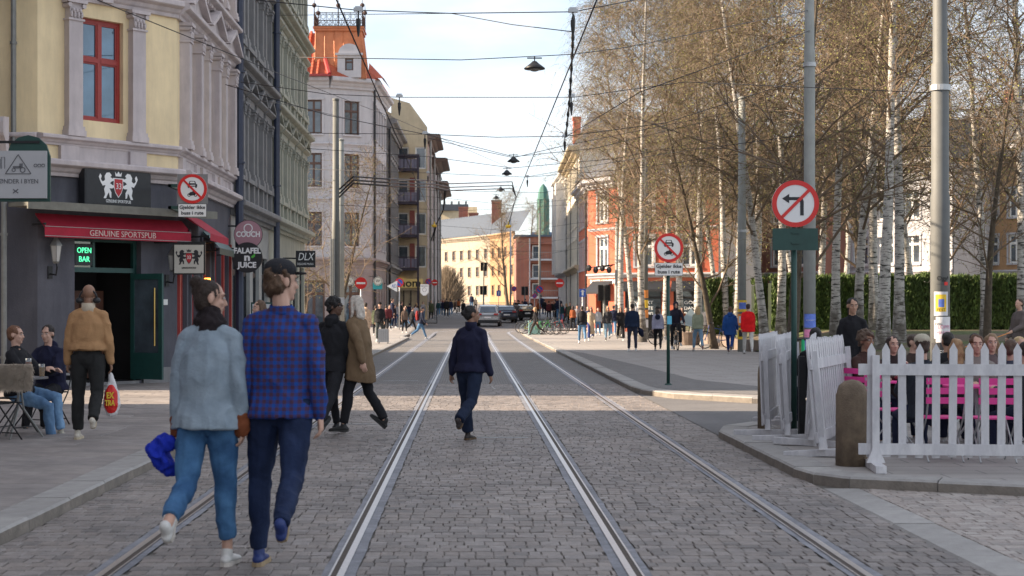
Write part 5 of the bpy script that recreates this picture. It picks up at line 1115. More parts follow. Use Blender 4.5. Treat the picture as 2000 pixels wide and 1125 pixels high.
s = thing('shop_sign', 'white triangular sign with blue letters AD beside the nom shop', 'shop sign', (X_(768, 96), 96, Z_(559, 96))); MB().prism([(.25, .36), (.25, -.36), (-.4, 0)], -.03, .03).build('board', WHT, s); text('AD', .3, BLUE, s, (.06, -.035, 0), .3)
s = thing('shop_sign', 'white shield shaped MOOM sign hanging far up the left side', 'shop sign', (X_(829, 112), 112, Z_(566, 112))); MB().prism([(-.3, .4), (.3, .4), (.3, -.2), (.1, -.42), (-.1, -.42), (-.3, -.2)], -.03, .03).build('board', WHT, s); text('MOOM', .14, BLK, s, (0, -.035, .26), .45); MB().disc((0, 0), .16, -.036, -.031, r0=.13).build('ring', LETG, s)
s = thing('poster_panel', 'grey A-frame style poster panel with a figure beside the falafel shop', 'poster', (-5.9, 43.5, PK), 0); MB().box((-.3, -.03, .2), (.3, .03, 1.75)).build('frame', DKGREEN, s); MB().box((-.26, -.036, .26), (.26, -.03, 1.7)).build('paper', PAPER, s)
AWG = mat('green_awning_cloth', (.012, .09, .06), .8, 0, .1)
s = small_awning(Ms, 3.0, 5.2, 3.5, .4, .45, DKGREEN, 'green_awning', 'dark green awning on the side front of the yellow corner building'); s = small_awning(Ms, .2, 2.7, 3.75, .45, .7, AWN, 'red_side_awning', 'small red awning on the side front of the sports pub')
s = tag(MB().box((-6.33, 36.6, 2.2), (-6.2, 36.7, 2.4)).build('orange_lamp', mat('amber_light', (.8, .3, .05), .5, emit=(1, .35, .05, 2.5))), 'small glowing amber wall lamp on the pub side', 'lamp')
# ------------------------------------------------------------------ overhead wires and lamps
WIRE = mat('overhead_wire', (.02, .02, .025), .5, .3, 0)
def wire(label, pts, r=.012, sag=0., cat='overhead wire', name='overhead_wire', group=None):
    P = [Vector(p) for p in pts]; Q = []
    for a, c in zip(P[:-1], P[1:]):
        n = 8 if sag else 1
        for i in range(n): t = i/n; Q.append(a.lerp(c, t)-Vector((0, 0, sag*4*t*(1-t))))
    Q.append(P[-1]); b = MB(); b.ring(Q, [r]*len(Q), seg=5); return tag(b.build(name, WIRE, smooth=True), label, cat, group)
def PW(*t): return [at(*q) for q in t]
wire('left tram contact wire running straight up the street', [(-1.85, 4, 5.9), (-1.75, 60, 5.85), (-1.6, 104, 5.9)], .012)
wire('right tram contact wire running straight up the street', [(1.72, 4, 5.9), (1.75, 60, 5.85), (1.76, 104, 5.9)], .012)
spans = [
 ('nearest span wire crossing the top of the street', PW((500, 0, 23), (700, 20, 23), (880, 26, 23), (1120, 23, 23), (1250, -2, 24))),
 ('slanting wire from the green house to the right contact hanger', PW((540, 30, 50), (880, 26, 30), (1000, 48, 26), (1118, 62, 24))),
 ('second span wire crossing in front of the turret', PW((585, 112, 27.5), (900, 117, 27.5), (1120, 106, 28), (1225, 92, 30), (1581, 20, 38))),
 ('third span wire carrying the turret height hangers', PW((470, 160, 34), (640, 184, 32), (780, 190, 32), (1120, 190, 32), (1340, 160, 30), (1830, 182, 27))),
 ('fourth span wire over the middle of the street', PW((440, 165, 38), (640, 225, 39), (830, 262, 39.5), (970, 268, 39.5), (1107, 266, 39.5), (1300, 240, 39), (1581, 150, 38))),
 ('fifth span wire over the middle of the street', PW((600, 260, 44), (830, 262, 46), (1003, 306, 46), (1160, 290, 46), (1449, 220, 56))),
 ('sixth span wire holding two lamps', PW((600, 290, 52), (838, 306, 52), (1000, 328, 52), (1200, 310, 53), (1449, 262, 56))),
 ('seventh span wire low over the street', PW((598, 330, 60), (840, 338, 58), (1030, 346, 58), (1230, 330, 60), (1449, 300, 56))),
 ('eighth thin span wire low over the street', PW((600, 352, 68), (850, 372, 68), (1060, 376, 68), (1260, 345, 78))),
 ('ninth thin span wire low over the street', PW((650, 372, 70), (850, 385, 82), (1000, 401, 82), (1205, 380, 90))),
 ('tenth faint span wire before the far roofs', PW((730, 420, 100), (850, 440, 100), (1010, 452, 100), (1205, 425, 96))),
 ('eleventh faint span wire across the far yellow building', PW((770, 455, 120), (900, 470, 120), (1060, 474, 120), (1205, 450, 96))),
 ('twelfth faint span wire across the far windows', PW((770, 478, 135), (900, 492, 135), (1100, 490, 135))),
 ('long diagonal wire from the yellow house down to the far poles', PW((190, 0, 26), (560, 150, 40), (780, 235, 60), (1000, 330, 90))),
 ('diagonal wire bracketed to the lilac pilasters', PW((340, 85, 33.3), (415, 183, 40), (565, 205, 46), (760, 250, 60))),
 ('slack wire rising to the upper right through the birches', PW((1107, 266, 39.5), (1250, 180, 30), (1581, 60, 37.9))),
 ('wire leaving the right edge low through the birches', PW((1030, 345, 60), (1300, 300, 50), (1581, 262, 38))),
 ('thin wire sloping from the third span towards the far lamps', PW((838, 270, 41), (920, 290, 45), (1003, 308, 46), (1100, 285, 44), (1449, 215, 56))),
 ('pair of low wires to the bracket of lamps by the bakery', PW((650, 400, 60), (900, 412, 95), (1205, 395, 96))),
 ('lowest faint wire in front of the brick block', PW((770, 500, 120), (1000, 510, 135), (1205, 470, 96))),
]
for i, (lab, P) in enumerate(spans): wire(lab, P, .008 if i < 4 else .0095, .0, group='span wires over the street')
for i, (p, py, Y) in enumerate(((700, 22, 23), (1119, 24, 23), (780, 190, 32), (1116, 190, 32), (830, 262, 39.5), (1103, 268, 39.5), (1030, 346, 58), (836, 338, 58))):
    c = at(p, py, Y); t = thing('wire_hanger', '%s wire hanger with insulator on the %s' % (['left', 'right'][p > 900], ['nearest span', 'nearest span', 'third span', 'third span', 'fourth span', 'fourth span', 'seventh span', 'seventh span'][i]), 'wire hanger', c, group='insulated wire hangers')
    MB().box((-.07, -.04, .0), (.07, .04, .05)).ring([(-.05, 0, .05), (.05, 0, .05)], [.03]*2, seg=6).build('clamp', GALV, t); MB().ring([(0, 0, 0), (0, 0, -.1), (.0, 0, -.12), (0, 0, -.2), (0, 0, -.38)], [.012, .012, .035, .035, .012], seg=6).build('insulator', BLACKF, t)
for lab, P in (('insulator rod chain hanging between the spans over the right track', PW((1120, 30, 24), (1118, 95, 28), (1113, 190, 32), (1105, 268, 39.5))),): 
    b = MB(); b.ring(P, [.02]*4, seg=5)
    for q in range(3):
        for k in range(4): c = P[q].lerp(P[q+1], (k+.5)/4); b.ell(c, (.035, .035, .08), nu=6, nv=4)
    tag(b.build('insulator_chain', BLACKF), lab, 'overhead fitting')
# thick feeder cables bending off the left pole
b = MB()
for dz, dx in ((0, 0), (.12, .1), (-.14, .0)):
    b.ring([at(655, 385+dz*60, 60), at(690, 352+dz*50, 60), at(760, 357+dz*50, 62), at(850, 360+dz*50, 75), at(880, 366+dz*50, 90), at(1000, 362+dz*50, 110), at(1008, 385, 112), at(993, 440, 115)], [.035]*8, seg=5)
tag(b.build('feeder_cables', WIRE), 'bundle of thick black feeder cables bending across from the left pole', 'cable')
b = MB()
for k in range(2): b.ring([at(845, 366, 120), at(868+3*k, 372, 122), at(866, 410, 124), at(852, 438, 126), at(842+4*k, 470, 128)], [.05]*5, seg=5)
tag(b.build('hanging_cables', WIRE), 'loop of black cables hanging down beside the left eaves far up the street', 'cable')
for i, (p, py, Y, r, lab) in enumerate(((1044, 130, 29, .2, 'nearest black street lamp hanging high over the street'), (1003, 313, 46, .19, 'second hanging street lamp below the fifth wire'), (990, 338, 52, .18, 'third hanging street lamp just below the second'), (978, 370, 70, .2, 'fourth hanging street lamp seen against the sky'), (969, 386, 82, .2, 'farthest and smallest hanging street lamp'))):
    c = at(p, py, Y); t = thing('hanging_lamp', lab, 'street lamp', c, group='lamps hanging over the street')
    MB().ring([(0, 0, .1), (0, 0, .07), (0, 0, .03), (0, 0, -.03), (0, 0, -.05)], [.04, .07, .6*r, r, r*.97], seg=18).build('lamp_shade', BLACKF, t, smooth=True); MB().ell((0, 0, -.05), (r*.5, r*.5, .045)).build('bulb_cover', GREYM, t); MB().ring([(0, 0, .1), (0, 0, .2)], [.012]*2, seg=5).box((-.14, -.015, .15), (.14, .015, .17)).build('hook', BLACKF, t)
for p, py, Y in ((993, 442, 115), (848, 441, 126)): tag(MB().ell(at(p, py, Y), (.22, .2, .14)).ring([at(p, py, Y), at(p, py-8, Y)], [.04]*2, seg=5).build('yellow_fitting', YELP), 'yellow cable fitting at the end of the %s cables' % ('long feeder' if p > 900 else 'left hanging'), 'cable fitting')
# ------------------------------------------------------------------ people
def skinm(c): return mat('skin_%d' % int(c[0]*100), c, .55, 0, .08, 9)
SK = {'l': (.52, .31, .23), 'm': (.42, .24, .16), 'd': (.11, .055, .035), 'b': (.25, .13, .08)}
def cloth(c, k=''):
    n = 'cloth_%s%d_%d_%d' % (k, c[0]*255, c[1]*255, c[2]*255)
    if n in MATS: return MATS[n]
    ex = None
    if k in ('denim', 'soft'):
        def ex(nn, l, co, src):
            a = nn.new('ShaderNodeTexNoise'); a.inputs['Scale'].default_value = 5; a.inputs['Detail'].default_value = 7; l.new(co.outputs['Object'], a.inputs[0]); r = nn.new('ShaderNodeValToRGB')
            r.color_ramp.elements[0].position = .42; r.color_ramp.elements[1].position = .68; r.color_ramp.elements[0].color = (.72, .75, .8, 1) if k == 'denim' else (.88, .9, .92, 1); r.color_ramp.elements[1].color = (1.6, 1.5, 1.4, 1) if k == 'denim' else (1.12, 1.12, 1.12, 1); l.new(a.outputs[0], r.inputs[0])
            m = nn.new('ShaderNodeMixRGB'); m.blend_type = 'MULTIPLY'; m.inputs[0].default_value = 1; l.new(src, m.inputs[1]); l.new(r.outputs[0], m.inputs[2]); return m.outputs[0]
    if k in ('plaid', 'check'):
        sc_ = 22. if k == 'plaid' else 34.; c2 = (.06, .028, .06) if k == 'plaid' else (.22, .21, .17)
        def ex(nn, l, co, src):
            mp = nn.new('ShaderNodeMapping'); mp.inputs['Scale'].default_value = (sc_, sc_*.55, sc_); l.new(co.outputs['Object'], mp.inputs[0])
            s = nn.new('ShaderNodeSeparateXYZ'); l.new(mp.outputs[0], s.inputs[0]); o = []
            for i in (0, 2):
                q = nn.new('ShaderNodeMath'); q.operation = 'FRACT'; l.new(s.outputs[i], q.inputs[0]); g = nn.new('ShaderNodeMath'); g.operation = 'GREATER_THAN'; g.inputs[1].default_value = .5; l.new(q.outputs[0], g.inputs[0]); o.append(g)
            ad = nn.new('ShaderNodeMath'); ad.operation = 'ADD'; l.new(o[0].outputs[0], ad.inputs[0]); l.new(o[1].outputs[0], ad.inputs[1]); hv = nn.new('ShaderNodeMath'); hv.operation = 'MULTIPLY'; hv.inputs[1].default_value = .5; l.new(ad.outputs[0], hv.inputs[0])
            m = nn.new('ShaderNodeMixRGB'); l.new(hv.outputs[0], m.inputs[0]); l.new(src, m.inputs[1]); m.inputs[2].default_value = (*c2, 1); return m.outputs[0]
    return mat(n, c, .85, 0, .14, 7, bump=.25, bs=55, extra=ex, spec=.25)
def Rz(a): return Matrix.Rotation(radians(a), 3, 'Z')
def Rx(a): return Matrix.Rotation(radians(a), 3, 'X')
import numpy as np
def wob(q, seed):     # smooth pseudo noise on an array of points
    x, y, z = q[:, 0], q[:, 1], q[:, 2]; a = seed
    return (np.sin(x*3.1+1.7*np.sin(z*2.3+a)+a)+np.sin(y*3.7-z*2.1+1.3*np.sin(x*2.9+a*2))+np.sin(z*3.3+x*1.9+1.5*np.sin(y*2.7-a)))/3
def fold(amp, seed, sx=6., sz=3.):
    def f(p):
        q = p*np.array([sx, sx, sz*.9]); n = wob(q, seed)+.5*wob(q*2.3, seed*1.7+2); return amp*(1.15-2.1*np.abs(n))
    return f
def fuzz(amp, f1, f2, seed=1.):
    return lambda p: amp*(wob(p*f1, seed)*1.3+.7*wob(p*np.array([f2, f2, f2*(1 if amp > .01 else .25)]), seed+3))
PEOPLE = []
def person(label, x, y, face=180, h=1.75, legs=((18, 8), (-16, 18)), arms=((-12, 6, 12), (12, 6, 12)), top=(.05, .05, .06), hem=.86, topk='', loose=1., pants=(.03, .04, .08), pk='', flare=0., shoes=(.5, .5, .5), soles=(.6, .6, .58), hair=('short', (.03, .02, .015)), skin='l', head=(0, 0), lean=3, fem=False, near=0, z=None, sit=0, build=1., hood=False, cap=None, cuffs=None, under=None, pleg=.07, glasses=False, scarf=None, heel=None, face_on=False, name='person', turn=0, hide_legs=False):
    k = h/1.76; vox = (.0078, .011, .018)[0 if near == 2 else 1 if near == 1 else 2]; z = (PK if z is None else z)+gz(y)
    root = put(name, None, None, (x, y, z), radians(face)); root['label'] = label; root['category'] = 'person'
    sk = skinm(SK[skin]); B = MB(); hip = Vector((0, 0, (.93 if not sit else sit+.07/k)*k)); J = {}
    # legs (angles forward in degrees; side +1 is the person's own left)
    feet = []
    for i, sd in enumerate((1, -1)):
        t, kn = legs[i][0], legs[i][1]; ab = legs[i][2] if len(legs[i]) > 2 else 3
        d = Vector((sd*sin(radians(ab)), -sin(radians(t)), -cos(radians(t)))).normalized(); s = t-kn; d2 = Vector((sd*sin(radians(ab))*.3, -sin(radians(s)), -cos(radians(s)))).normalized()
        a = hip+Vector((sd*(.095 if not fem else .09)*k, 0, -.02*k)); b_ = a+d*.43*k; c = b_+d2*.43*k; J['leg', sd] = (a, b_, c); p = radians(legs[i][3]) if len(legs[i]) > 3 else (radians(s*.95) if s < -12 else (radians(min(s*.8, 18)) if s > 10 else 0)); feet.append((c, p, sd))
    low = min(c.z+min(-.085*cos(p), -.085*cos(p)+sin(p)*.2 if p < 0 else 9)*k for c, p, sd in feet); dz = -low if not sit else 0
    if not sit: hip.z += dz
    for key in J: J[key] = tuple(v+Vector((0, 0, dz)) for v in J[key])
    feet = [(c+Vector((0, 0, dz)), p, sd) for c, p, sd in feet]
    UM = Matrix.Translation(hip) @ (Rz(turn) @ Rx(-lean if 0 else lean)).to_4x4() @ Matrix.Translation(-Vector((0, 0, .93*k)))
    # negative y is forward: leaning forward tips the chest towards -y
    U = lambda px_, py_, pz_: UM @ Vector((px_*k, py_*k, pz_*k))
    shw = (.150 if fem else .168)*build
    sh = {sd: U(sd*shw, 0, 1.385) for sd in (1, -1)}; hands = {}
    R3 = UM.to_3x3()
    for i, sd in enumerate((1, -1)):
        s, ab, el = arms[i][0], arms[i][1], arms[i][2]; tw = arms[i][3] if len(arms[i]) > 3 else 0
        d = R3 @ Vector((sd*sin(radians(ab)), -sin(radians(s))*cos(radians(ab)), -cos(radians(s))*cos(radians(ab)))); e = sh[sd]+d*.285*k
        f = s+el; d2 = (R3 @ Vector((sd*(sin(radians(ab))*.5-sin(radians(tw))), -sin(radians(f)), -cos(radians(f))))).normalized(); w_ = e+d2*.25*k; hands[sd] = (e, w_, d2)
    S = (R3 @ Vector((1, 0, 0)))
    # ---- body: one continuous surface
    B.ring([U(0, 0, .97), U(0, 0, 1.04), U(0, 0, 1.2), U(0, 0, 1.38), U(0, 0, 1.46)], [(.14*k, .09*k), (.13*k, .085*k), (.14*k, .09*k), (.13*k, .08*k), (.07*k, .06*k)], side=S, seg=10, rnd=True)
    for sd in (1, -1):
        a, b_, c = J['leg', sd]; B.ring([a, b_, c], [.07*k, .048*k, .034*k], seg=8, rnd=True); e, w_, d2 = hands[sd]; B.ring([sh[sd], e, w_], [.042*k, .034*k, .025*k], seg=8, rnd=True); B.ring([U(sd*.03, 0, 1.42), sh[sd]], [.05*k, .042*k], seg=8, rnd=True)
        # hand
        fw = Vector((0, -1, 0)); fw = (fw-d2*fw.dot(d2)); fw = fw.normalized() if fw.length > .1 else Vector((0, 0, 1)); inn = Vector((-sd, 0, 0)); inn = (inn-d2*inn.dot(d2)); inn = (inn-fw*inn.dot(fw)).normalized()
        pc = w_+d2*.045*k; B.ring([w_, pc, w_+d2*.088*k], [(.028*k, .018*k), (.040*k, .017*k), (.038*k, .014*k)], side=fw, seg=10, rnd=True)
        if near:
            for q in range(4):
                o = (1.5-q)*.0205*k; l = (.072, .08, .075, .058)[q]*k; r = .0085*k; p0 = w_+d2*.08*k+fw*o; p1 = p0+(d2*.9+inn*.35).normalized()*l*.5; p2 = p1+(d2*.5+inn*.85).normalized()*l*.5; B.ring([p0, p1, p2], [r*1.05, r, r*.8], seg=6, rnd=True)
            t0 = w_+d2*.03*k+fw*.03*k; B.ring([t0, t0+(d2*.7+fw*.6+inn*.3).normalized()*.035*k, t0+(d2*1.1+fw*.5+inn*.6).normalized()*.065*k], [.012*k, .0105*k, .008*k], seg=6, rnd=True)
        else:
            B.ring([w_+d2*.08*k, w_+d2*.125*k+inn*.012*k, w_+d2*.15*k+inn*.035*k], [(.036*k, .012*k), (.034*k, .011*k), (.028*k, .01*k)], side=fw, seg=8, rnd=True); t0 = w_+d2*.03*k+fw*.03*k; B.ring([t0, t0+(d2*.8+fw*.6).normalized()*.055*k], [.012*k, .009*k], seg=6, rnd=True)
        hands[sd] = (e, w_, d2, w_+d2*.1*k)
    HM = R3 @ Rz(head[0]) @ Rx(head[1]-lean*.7); hc = U(0, -.012, 1.635)
    B.ring([U(0, .005, 1.40), U(0, .0, 1.48), hc+HM @ Vector((0, .012*k, -.06*k))], [.062*k, .053*k, .052*k], seg=10, rnd=True)
    Hh = lambda a, b_, c: hc+HM @ Vector((a*k, b_*k, c*k))
    B.ell(Hh(0, .012, .03), (.073*k, .092*k, .086*k), HM, 14, 10); B.ell(Hh(0, -.032, -.035), (.056*k, .052*k, .078*k), HM, 12, 8); B.ell(Hh(0, -.062, -.088), (.026*k, .022*k, .02*k), HM, 8, 6)
    B.ring([Hh(0, -.078, .022), Hh(0, -.096, -.012), Hh(0, -.104, -.026), Hh(0, -.086, -.034)], [(.009*k, .009*k), (.012*k, .01*k), (.016*k, .011*k), (.014*k, .006*k)], side=HM @ Vector((1, 0, 0)), seg=8, rnd=True)
    B.ell(Hh(0, -.07, .035), (.05*k, .02*k, .012*k), HM, 8, 6); B.ell(Hh(0, -.078, -.056), (.024*k, .011*k, .011*k), HM, 8, 6)
    for sd in (1, -1): B.ell(Hh(sd*.077, .012, -.005), (.011*k, .02*k, .032*k), HM, 8, 6); B.ell(Hh(sd*.037, -.062, -.02), (.022*k, .018*k, .018*k), HM, 8, 6)
    me = remesh(B, vox if near else .015, sk, 'body', 2); body = put('body', me, root)
    # face
    if near or face_on:
        b = MB(); 
        for sd in (1, -1): b.ell(Hh(sd*.031, -.079, .012), (.0125*k, .008*k, .0065*k), HM, 8, 6)
        b.build('eye', mat('eye_white', (.55, .52, .50), .3, 0, 0), body, smooth=True); b = MB()
        for sd in (1, -1): b.ell(Hh(sd*.031, -.0845, .012), (.006*k, .004*k, .006*k), HM, 6, 5); b.ring([Hh(sd*.014, -.087, .031), Hh(sd*.032, -.088, .037), Hh(sd*.052, -.076, .03)], [.0035*k]*3, seg=4)
        b.build('iris_and_brow', mat('brow_dark', (.03, .02, .015), .7, 0, 0), body); MB().ring([Hh(-.022, -.083, -.052), Hh(0, -.0895, -.056), Hh(.022, -.083, -.052)], [(.003*k), .006*k, .003*k], seg=6).build('lips', mat('lip_%s' % skin, tuple(c*.75 if i else c*.85 for i, c in enumerate(SK[skin])), .5, 0, 0), body)
    if glasses:
        b = MB()
        for sd in (1, -1): b.box((sd*.031*k-.026*k, -.1*k, -.005*k), (sd*.031*k+.026*k, -.092*k, .032*k), M=Matrix.Translation(hc) @ HM.to_4x4()); b.ring([Hh(sd*.056, -.092, .02), Hh(sd*.078, .01, .015)], [.003*k]*2, seg=4)
        b.build('sunglasses', BLACKF, body)
    # ---- trousers
    seed = len(PEOPLE)*3.7; PEOPLE.append(root)
    T = MB(); g = .012*k
    if not hide_legs:
        T.ring([hip+Vector((0, .0, -.125*k)), hip+Vector((0, .008*k, -.07*k)), hip+Vector((0, .014*k, .0)), U(0, .01, 1.0), U(0, 0, 1.06)], [(.10*k, .075*k), (.16*k, .112*k), (.172*k, .122*k) if fem else (.165*k, .115*k), (.15*k, .105*k), (.135*k, .095*k)], side=S, seg=14, rnd=False)
        for sd in (1, -1):
            a, b_, c = J['leg', sd]; e = c.lerp(b_, pleg) if pleg < 1 else c; fl = flare; T.ring([a+Vector((0, .01*k, .03*k)), a.lerp(b_, .3)+Vector((0, .008*k, 0)), a.lerp(b_, .75), b_, b_.lerp(c, .3)+Vector((0, .012*k, 0)), b_.lerp(c, .7)+Vector((0, .005*k, 0)), e], [x_*k for x_ in (.098, .098, .078, .066+fl*.3, .064+fl*.5, .056+fl*.8, .050+fl)], seg=12)
        put('trousers', remesh(T, vox*1.15, cloth(pants, pk), 'trousers', 2, fold(.006*k if near else .004, seed, 7, 5)), root)
        for c, p, sd in feet:
            F_ = MB(); So = MB(); FR = Rx(degrees_(p)) ; q = lambda a, b_, cc: c+FR @ Vector((a*k, b_*k, cc*k))
            F_.ring([q(0, .0, .02), q(0, .005, -.015)], [(.034*k, .038*k), (.036*k, .044*k)], side=(1, 0, 0), seg=10, rnd=True)
            F_.ring([q(0, .05, -.045), q(0, .0, -.038), q(sd*.004, -.08, -.05), q(sd*.008, -.15, -.058), q(sd*.006, -.185, -.06)], [(.032*k, .028*k), (.037*k, .040*k), (.042*k, .030*k), (.042*k, .022*k), (.03*k, .016*k)], side=(1, 0, 0), seg=10, rnd=True)
            fo = put('shoe', remesh(F_, .0075 if near == 2 else .012, mat('shoe_%d_%d_%d' % tuple(int(v*255) for v in shoes), shoes, .55, 0, .15, 20), 'shoe', 2), root)
            out_ = [(0, .072), (.03, .06), (.038, .02), (.034, -.04), (.046, -.11), (.042, -.165), (.02, -.2), (-.0, -.208), (-.03, -.19), (-.044, -.15), (-.042, -.09), (-.032, -.03), (-.038, .03), (-.028, .062)]
            n = len(out_); vs = [q(a*sd, b_, -.085) for a, b_ in out_]+[q(a*sd*.96, b_*.98, -.058) for a, b_ in out_]; So.add(vs, [tuple(range(n)), tuple(range(n, 2*n))]+[(i, (i+1) % n, n+(i+1) % n, n+i) for i in range(n)]); So.build('sole', mat('sole_%d' % int(soles[0]*255), soles, .7, 0, .15, 15), fo)
    # ---- top
    T = MB(); L_ = loose; hz = hem
    zr = [hz, hz+.05, max(hz+.1, 1.0), 1.15, 1.30, 1.39, 1.455, 1.485]; fw_ = (.178 if fem else .184)
    rx = [fw_*L_*1.02, fw_*L_, (.148 if fem else .162)*L_, (.15 if fem else .17)*L_, (.158 if fem else .178)*min(L_, 1.12)*build, (.135 if fem else .15)*build, .085, .06]; ry = [.150*L_, .142*L_, .115*L_, .12*L_, .12*min(L_, 1.15), .10, .07, .056]
    if hz < .8: P0 = [Vector((0, .01*k, hz*k+dz))]+[hip.lerp(U(0, 0, .93), 1) if 0 else U(0, .005, q_) for q_ in zr[1:]]
    else: P0 = [U(0, .003, q_) for q_ in zr]
    T.ring(P0, [(a*k, b_*k) for a, b_ in zip(rx, ry)], side=S, seg=18)
    asc = L_*.5+.5
    for sd in (1, -1):
        e, w_, d2, hd = hands[sd]; T.ring([sh[sd], sh[sd].lerp(e, .25), sh[sd].lerp(e, .6), e, e.lerp(w_, .5), w_.lerp(e, .1), w_.lerp(e, .03)], [r_*k*asc for r_ in (.050, .060, .058, .053, .048, .042, .040)], seg=12, rnd=True); T.ring([U(sd*.035, .004, 1.448), U(sd*shw*.62, .004, 1.405), sh[sd]], [r_*k*asc for r_ in (.045, .056, .056)], seg=12, rnd=True)
    tm = cloth(top, topk); put('jacket' if L_ > 1.02 else 'shirt', remesh(T, vox, tm, 'jacket', 3, fold(.008*k if near else .005, seed+9, 6, 4)), root)
    if under: T = MB(); T.ring([U(0, 0, hem-.09), U(0, 0, 1.0)], [(.165*k, .115*k), (.15*k, .105*k)], side=S, seg=14); T.build('shirt_tail', under, root, smooth=True)
    if cuffs:
        for sd in (1, -1): e, w_, d2, hd = hands[sd]; T = MB(); T.ring([w_-d2*.05*k, w_+d2*.0*k, w_+d2*.035*k], [.05*k, .056*k, .05*k], seg=12, rnd=True); put('cuff', remesh(T, .009, cloth(cuffs), 'cuff', 1, fold(.006, seed, 12, 12)), root)
    if hood is True:
        T = MB(); T.ring([U(0, .03, 1.44), U(0, .055, 1.50), U(0, .085, 1.47), U(0, .1, 1.40)], [(.10*k, .07*k), (.105*k, .07*k), (.09*k, .055*k), (.06*k, .04*k)], side=S, seg=12, rnd=True); put('hood', remesh(T, .012, tm, 'hood', 2), root)
    elif hood == 'up':
        T = MB(); T.ell(Hh(0, .03, .02), (.105*k, .11*k, .125*k), HM, 14, 10); T.ring([U(0, .01, 1.44), Hh(0, .03, -.05)], [.09*k, .09*k], seg=12, rnd=True); T2 = remesh(T, .012, tm, 'hood', 2)
        put('hood', T2, root)
    elif hood == 'collar':
        T = MB(); T.ring([U(0, .0, 1.43), U(0, .012, 1.50), U(0, .016, 1.54)], [(.095*k, .085*k), (.078*k, .075*k), (.078*k, .075*k)], side=S, seg=16); T.build('collar', cloth(scarf) if scarf else tm, root, smooth=True)
    if scarf and hood != 'collar':
        T = MB(); T.ring([U(.0, -.005, 1.44), U(0, 0, 1.49), U(0, 0, 1.53)], [(.09*k, .085*k), (.1*k, .095*k), (.075*k, .075*k)], side=S, seg=12, rnd=True); put('scarf', remesh(T, .01, cloth(scarf), 'scarf', 1, fold(.012, seed, 14, 14)), root)
    if near:
        T = MB(); T.ring([U(0, .008, 1.455), U(0, .016, 1.50)], [(.082*k, .07*k), (.066*k, .062*k)], side=S, seg=16, cap=False); T.build('shirt_collar', tm, root, smooth=True) if hood is False else None
    # ---- hair
    hs, hcol = hair; hm = mat('hair_%d_%d' % (hcol[0]*255, hcol[2]*255), hcol, .65, 0, .3, 30, bump=.6, bs=60)
    if hs not in ('bald', 'none') and hood != 'up':
        T = MB(); T.ell(Hh(0, .024, .042), (.080*k, .093*k, .083*k), HM, 14, 10); T.ell(Hh(0, .045, -.005), (.074*k, .068*k, .075*k), HM, 12, 8); amp = .004
        if hs == 'bun': T.ell(Hh(0, .10, .10), (.042*k, .04*k, .042*k), HM, 10, 8); T.ell(Hh(0, .06, .07), (.05*k, .05*k, .05*k), HM); amp = .006
        if hs == 'lowbun': T.ell(Hh(0, .115, .015), (.035*k, .036*k, .04*k), HM, 10, 8)
        if hs in ('long', 'mid'):
            l = .30 if hs == 'long' else .15
            T.ring([Hh(0, .055, .02), Hh(0, .07, -.08), Hh(0, .075, -.08-l*.6), Hh(0, .06, -.06-l)], [(.08*k, .055*k), (.092*k, .05*k), (.085*k, .04*k), (.05*k, .025*k)], side=HM @ Vector((1, 0, 0)), seg=12, rnd=True)
            for sd in (1, -1): T.ring([Hh(sd*.066, .0, .04), Hh(sd*.082, .0, -.05), Hh(sd*.085, -.01, -.1-l*.5)], [.022*k, .026*k, .016*k], seg=8, rnd=True)
            amp = .006
        if hs == 'pony': T.ring([Hh(0, .1, .06), Hh(0, .14, .03), Hh(0, .14, -.1), Hh(0, .12, -.2)], [.02*k, .03*k, .032*k, .012*k], seg=8, rnd=True)
        if hs == 'afro': T.ell(Hh(0, .02, .055), (.102*k, .108*k, .095*k), HM, 14, 10); amp = .016
        if hs == 'curly': T.ell(Hh(0, .05, -.03), (.082*k, .06*k, .06*k), HM, 12, 8); amp = .012
        hme = put('hair', remesh(T, .009 if near else .014, hm, 'hair', 1, fuzz(amp, 17, 38, seed)), root)
        if near:
            rr = random.Random(len(PEOPLE)); sb = MB(); vs_ = hme.data.vertices; dn = HM @ Vector((0, .35, -1))
            for _ in range(1500 if near == 2 else 500):
                v = vs_[rr.randrange(len(vs_))]; no = v.normal; d = dn+Vector((rr.uniform(-.6, .6), rr.uniform(-.6, .6), rr.uniform(-.4, .4)))*(1.6 if hs in ('afro', 'curly') else .6); d = d-no*d.dot(no)
                if d.length < .05: continue
                d = d.normalized()*rr.uniform(.018, .045); s_ = no.cross(d).normalized()*.0011; p0 = v.co+no*.001; p1 = p0+d+no*rr.uniform(.0, .008); sb.add([p0-s_, p0+s_, p1], [(0, 1, 2)])
            sb.build('hair_strands', hm, hme, fix=False)
    if cap:
        T = MB(); T.ell(Hh(0, .016, .075), (.086*k, .102*k, .068*k), HM, 16, 10); co = put('cap', remesh(T, .009, cloth(cap), 'cap', 1), root)
        T = MB(); pts = [(.07*cos(a), -.07-.085*sin(a)) for a in [pi*i/10 for i in range(11)]]; n = 11
        T.add([Hh(a, b_, .062) for a, b_ in pts]+[Hh(a, b_, .054) for a, b_ in pts], [tuple(range(n)), tuple(range(n, 2*n))]+[(i, (i+1) % n, n+(i+1) % n, n+i) for i in range(n)]); T.build('peak', cloth(cap), co)
    root['hL'] = tuple(hands[1][3]); root['hR'] = tuple(hands[-1][3])
    return root
def degrees_(a): return a*180/pi
def world(root, v): return Matrix.Translation(root.location) @ Matrix.Rotation(root.rotation_euler.z, 4, 'Z') @ Vector(v)
NV = (.012, .016, .04); BK = (.014, .014, .017)
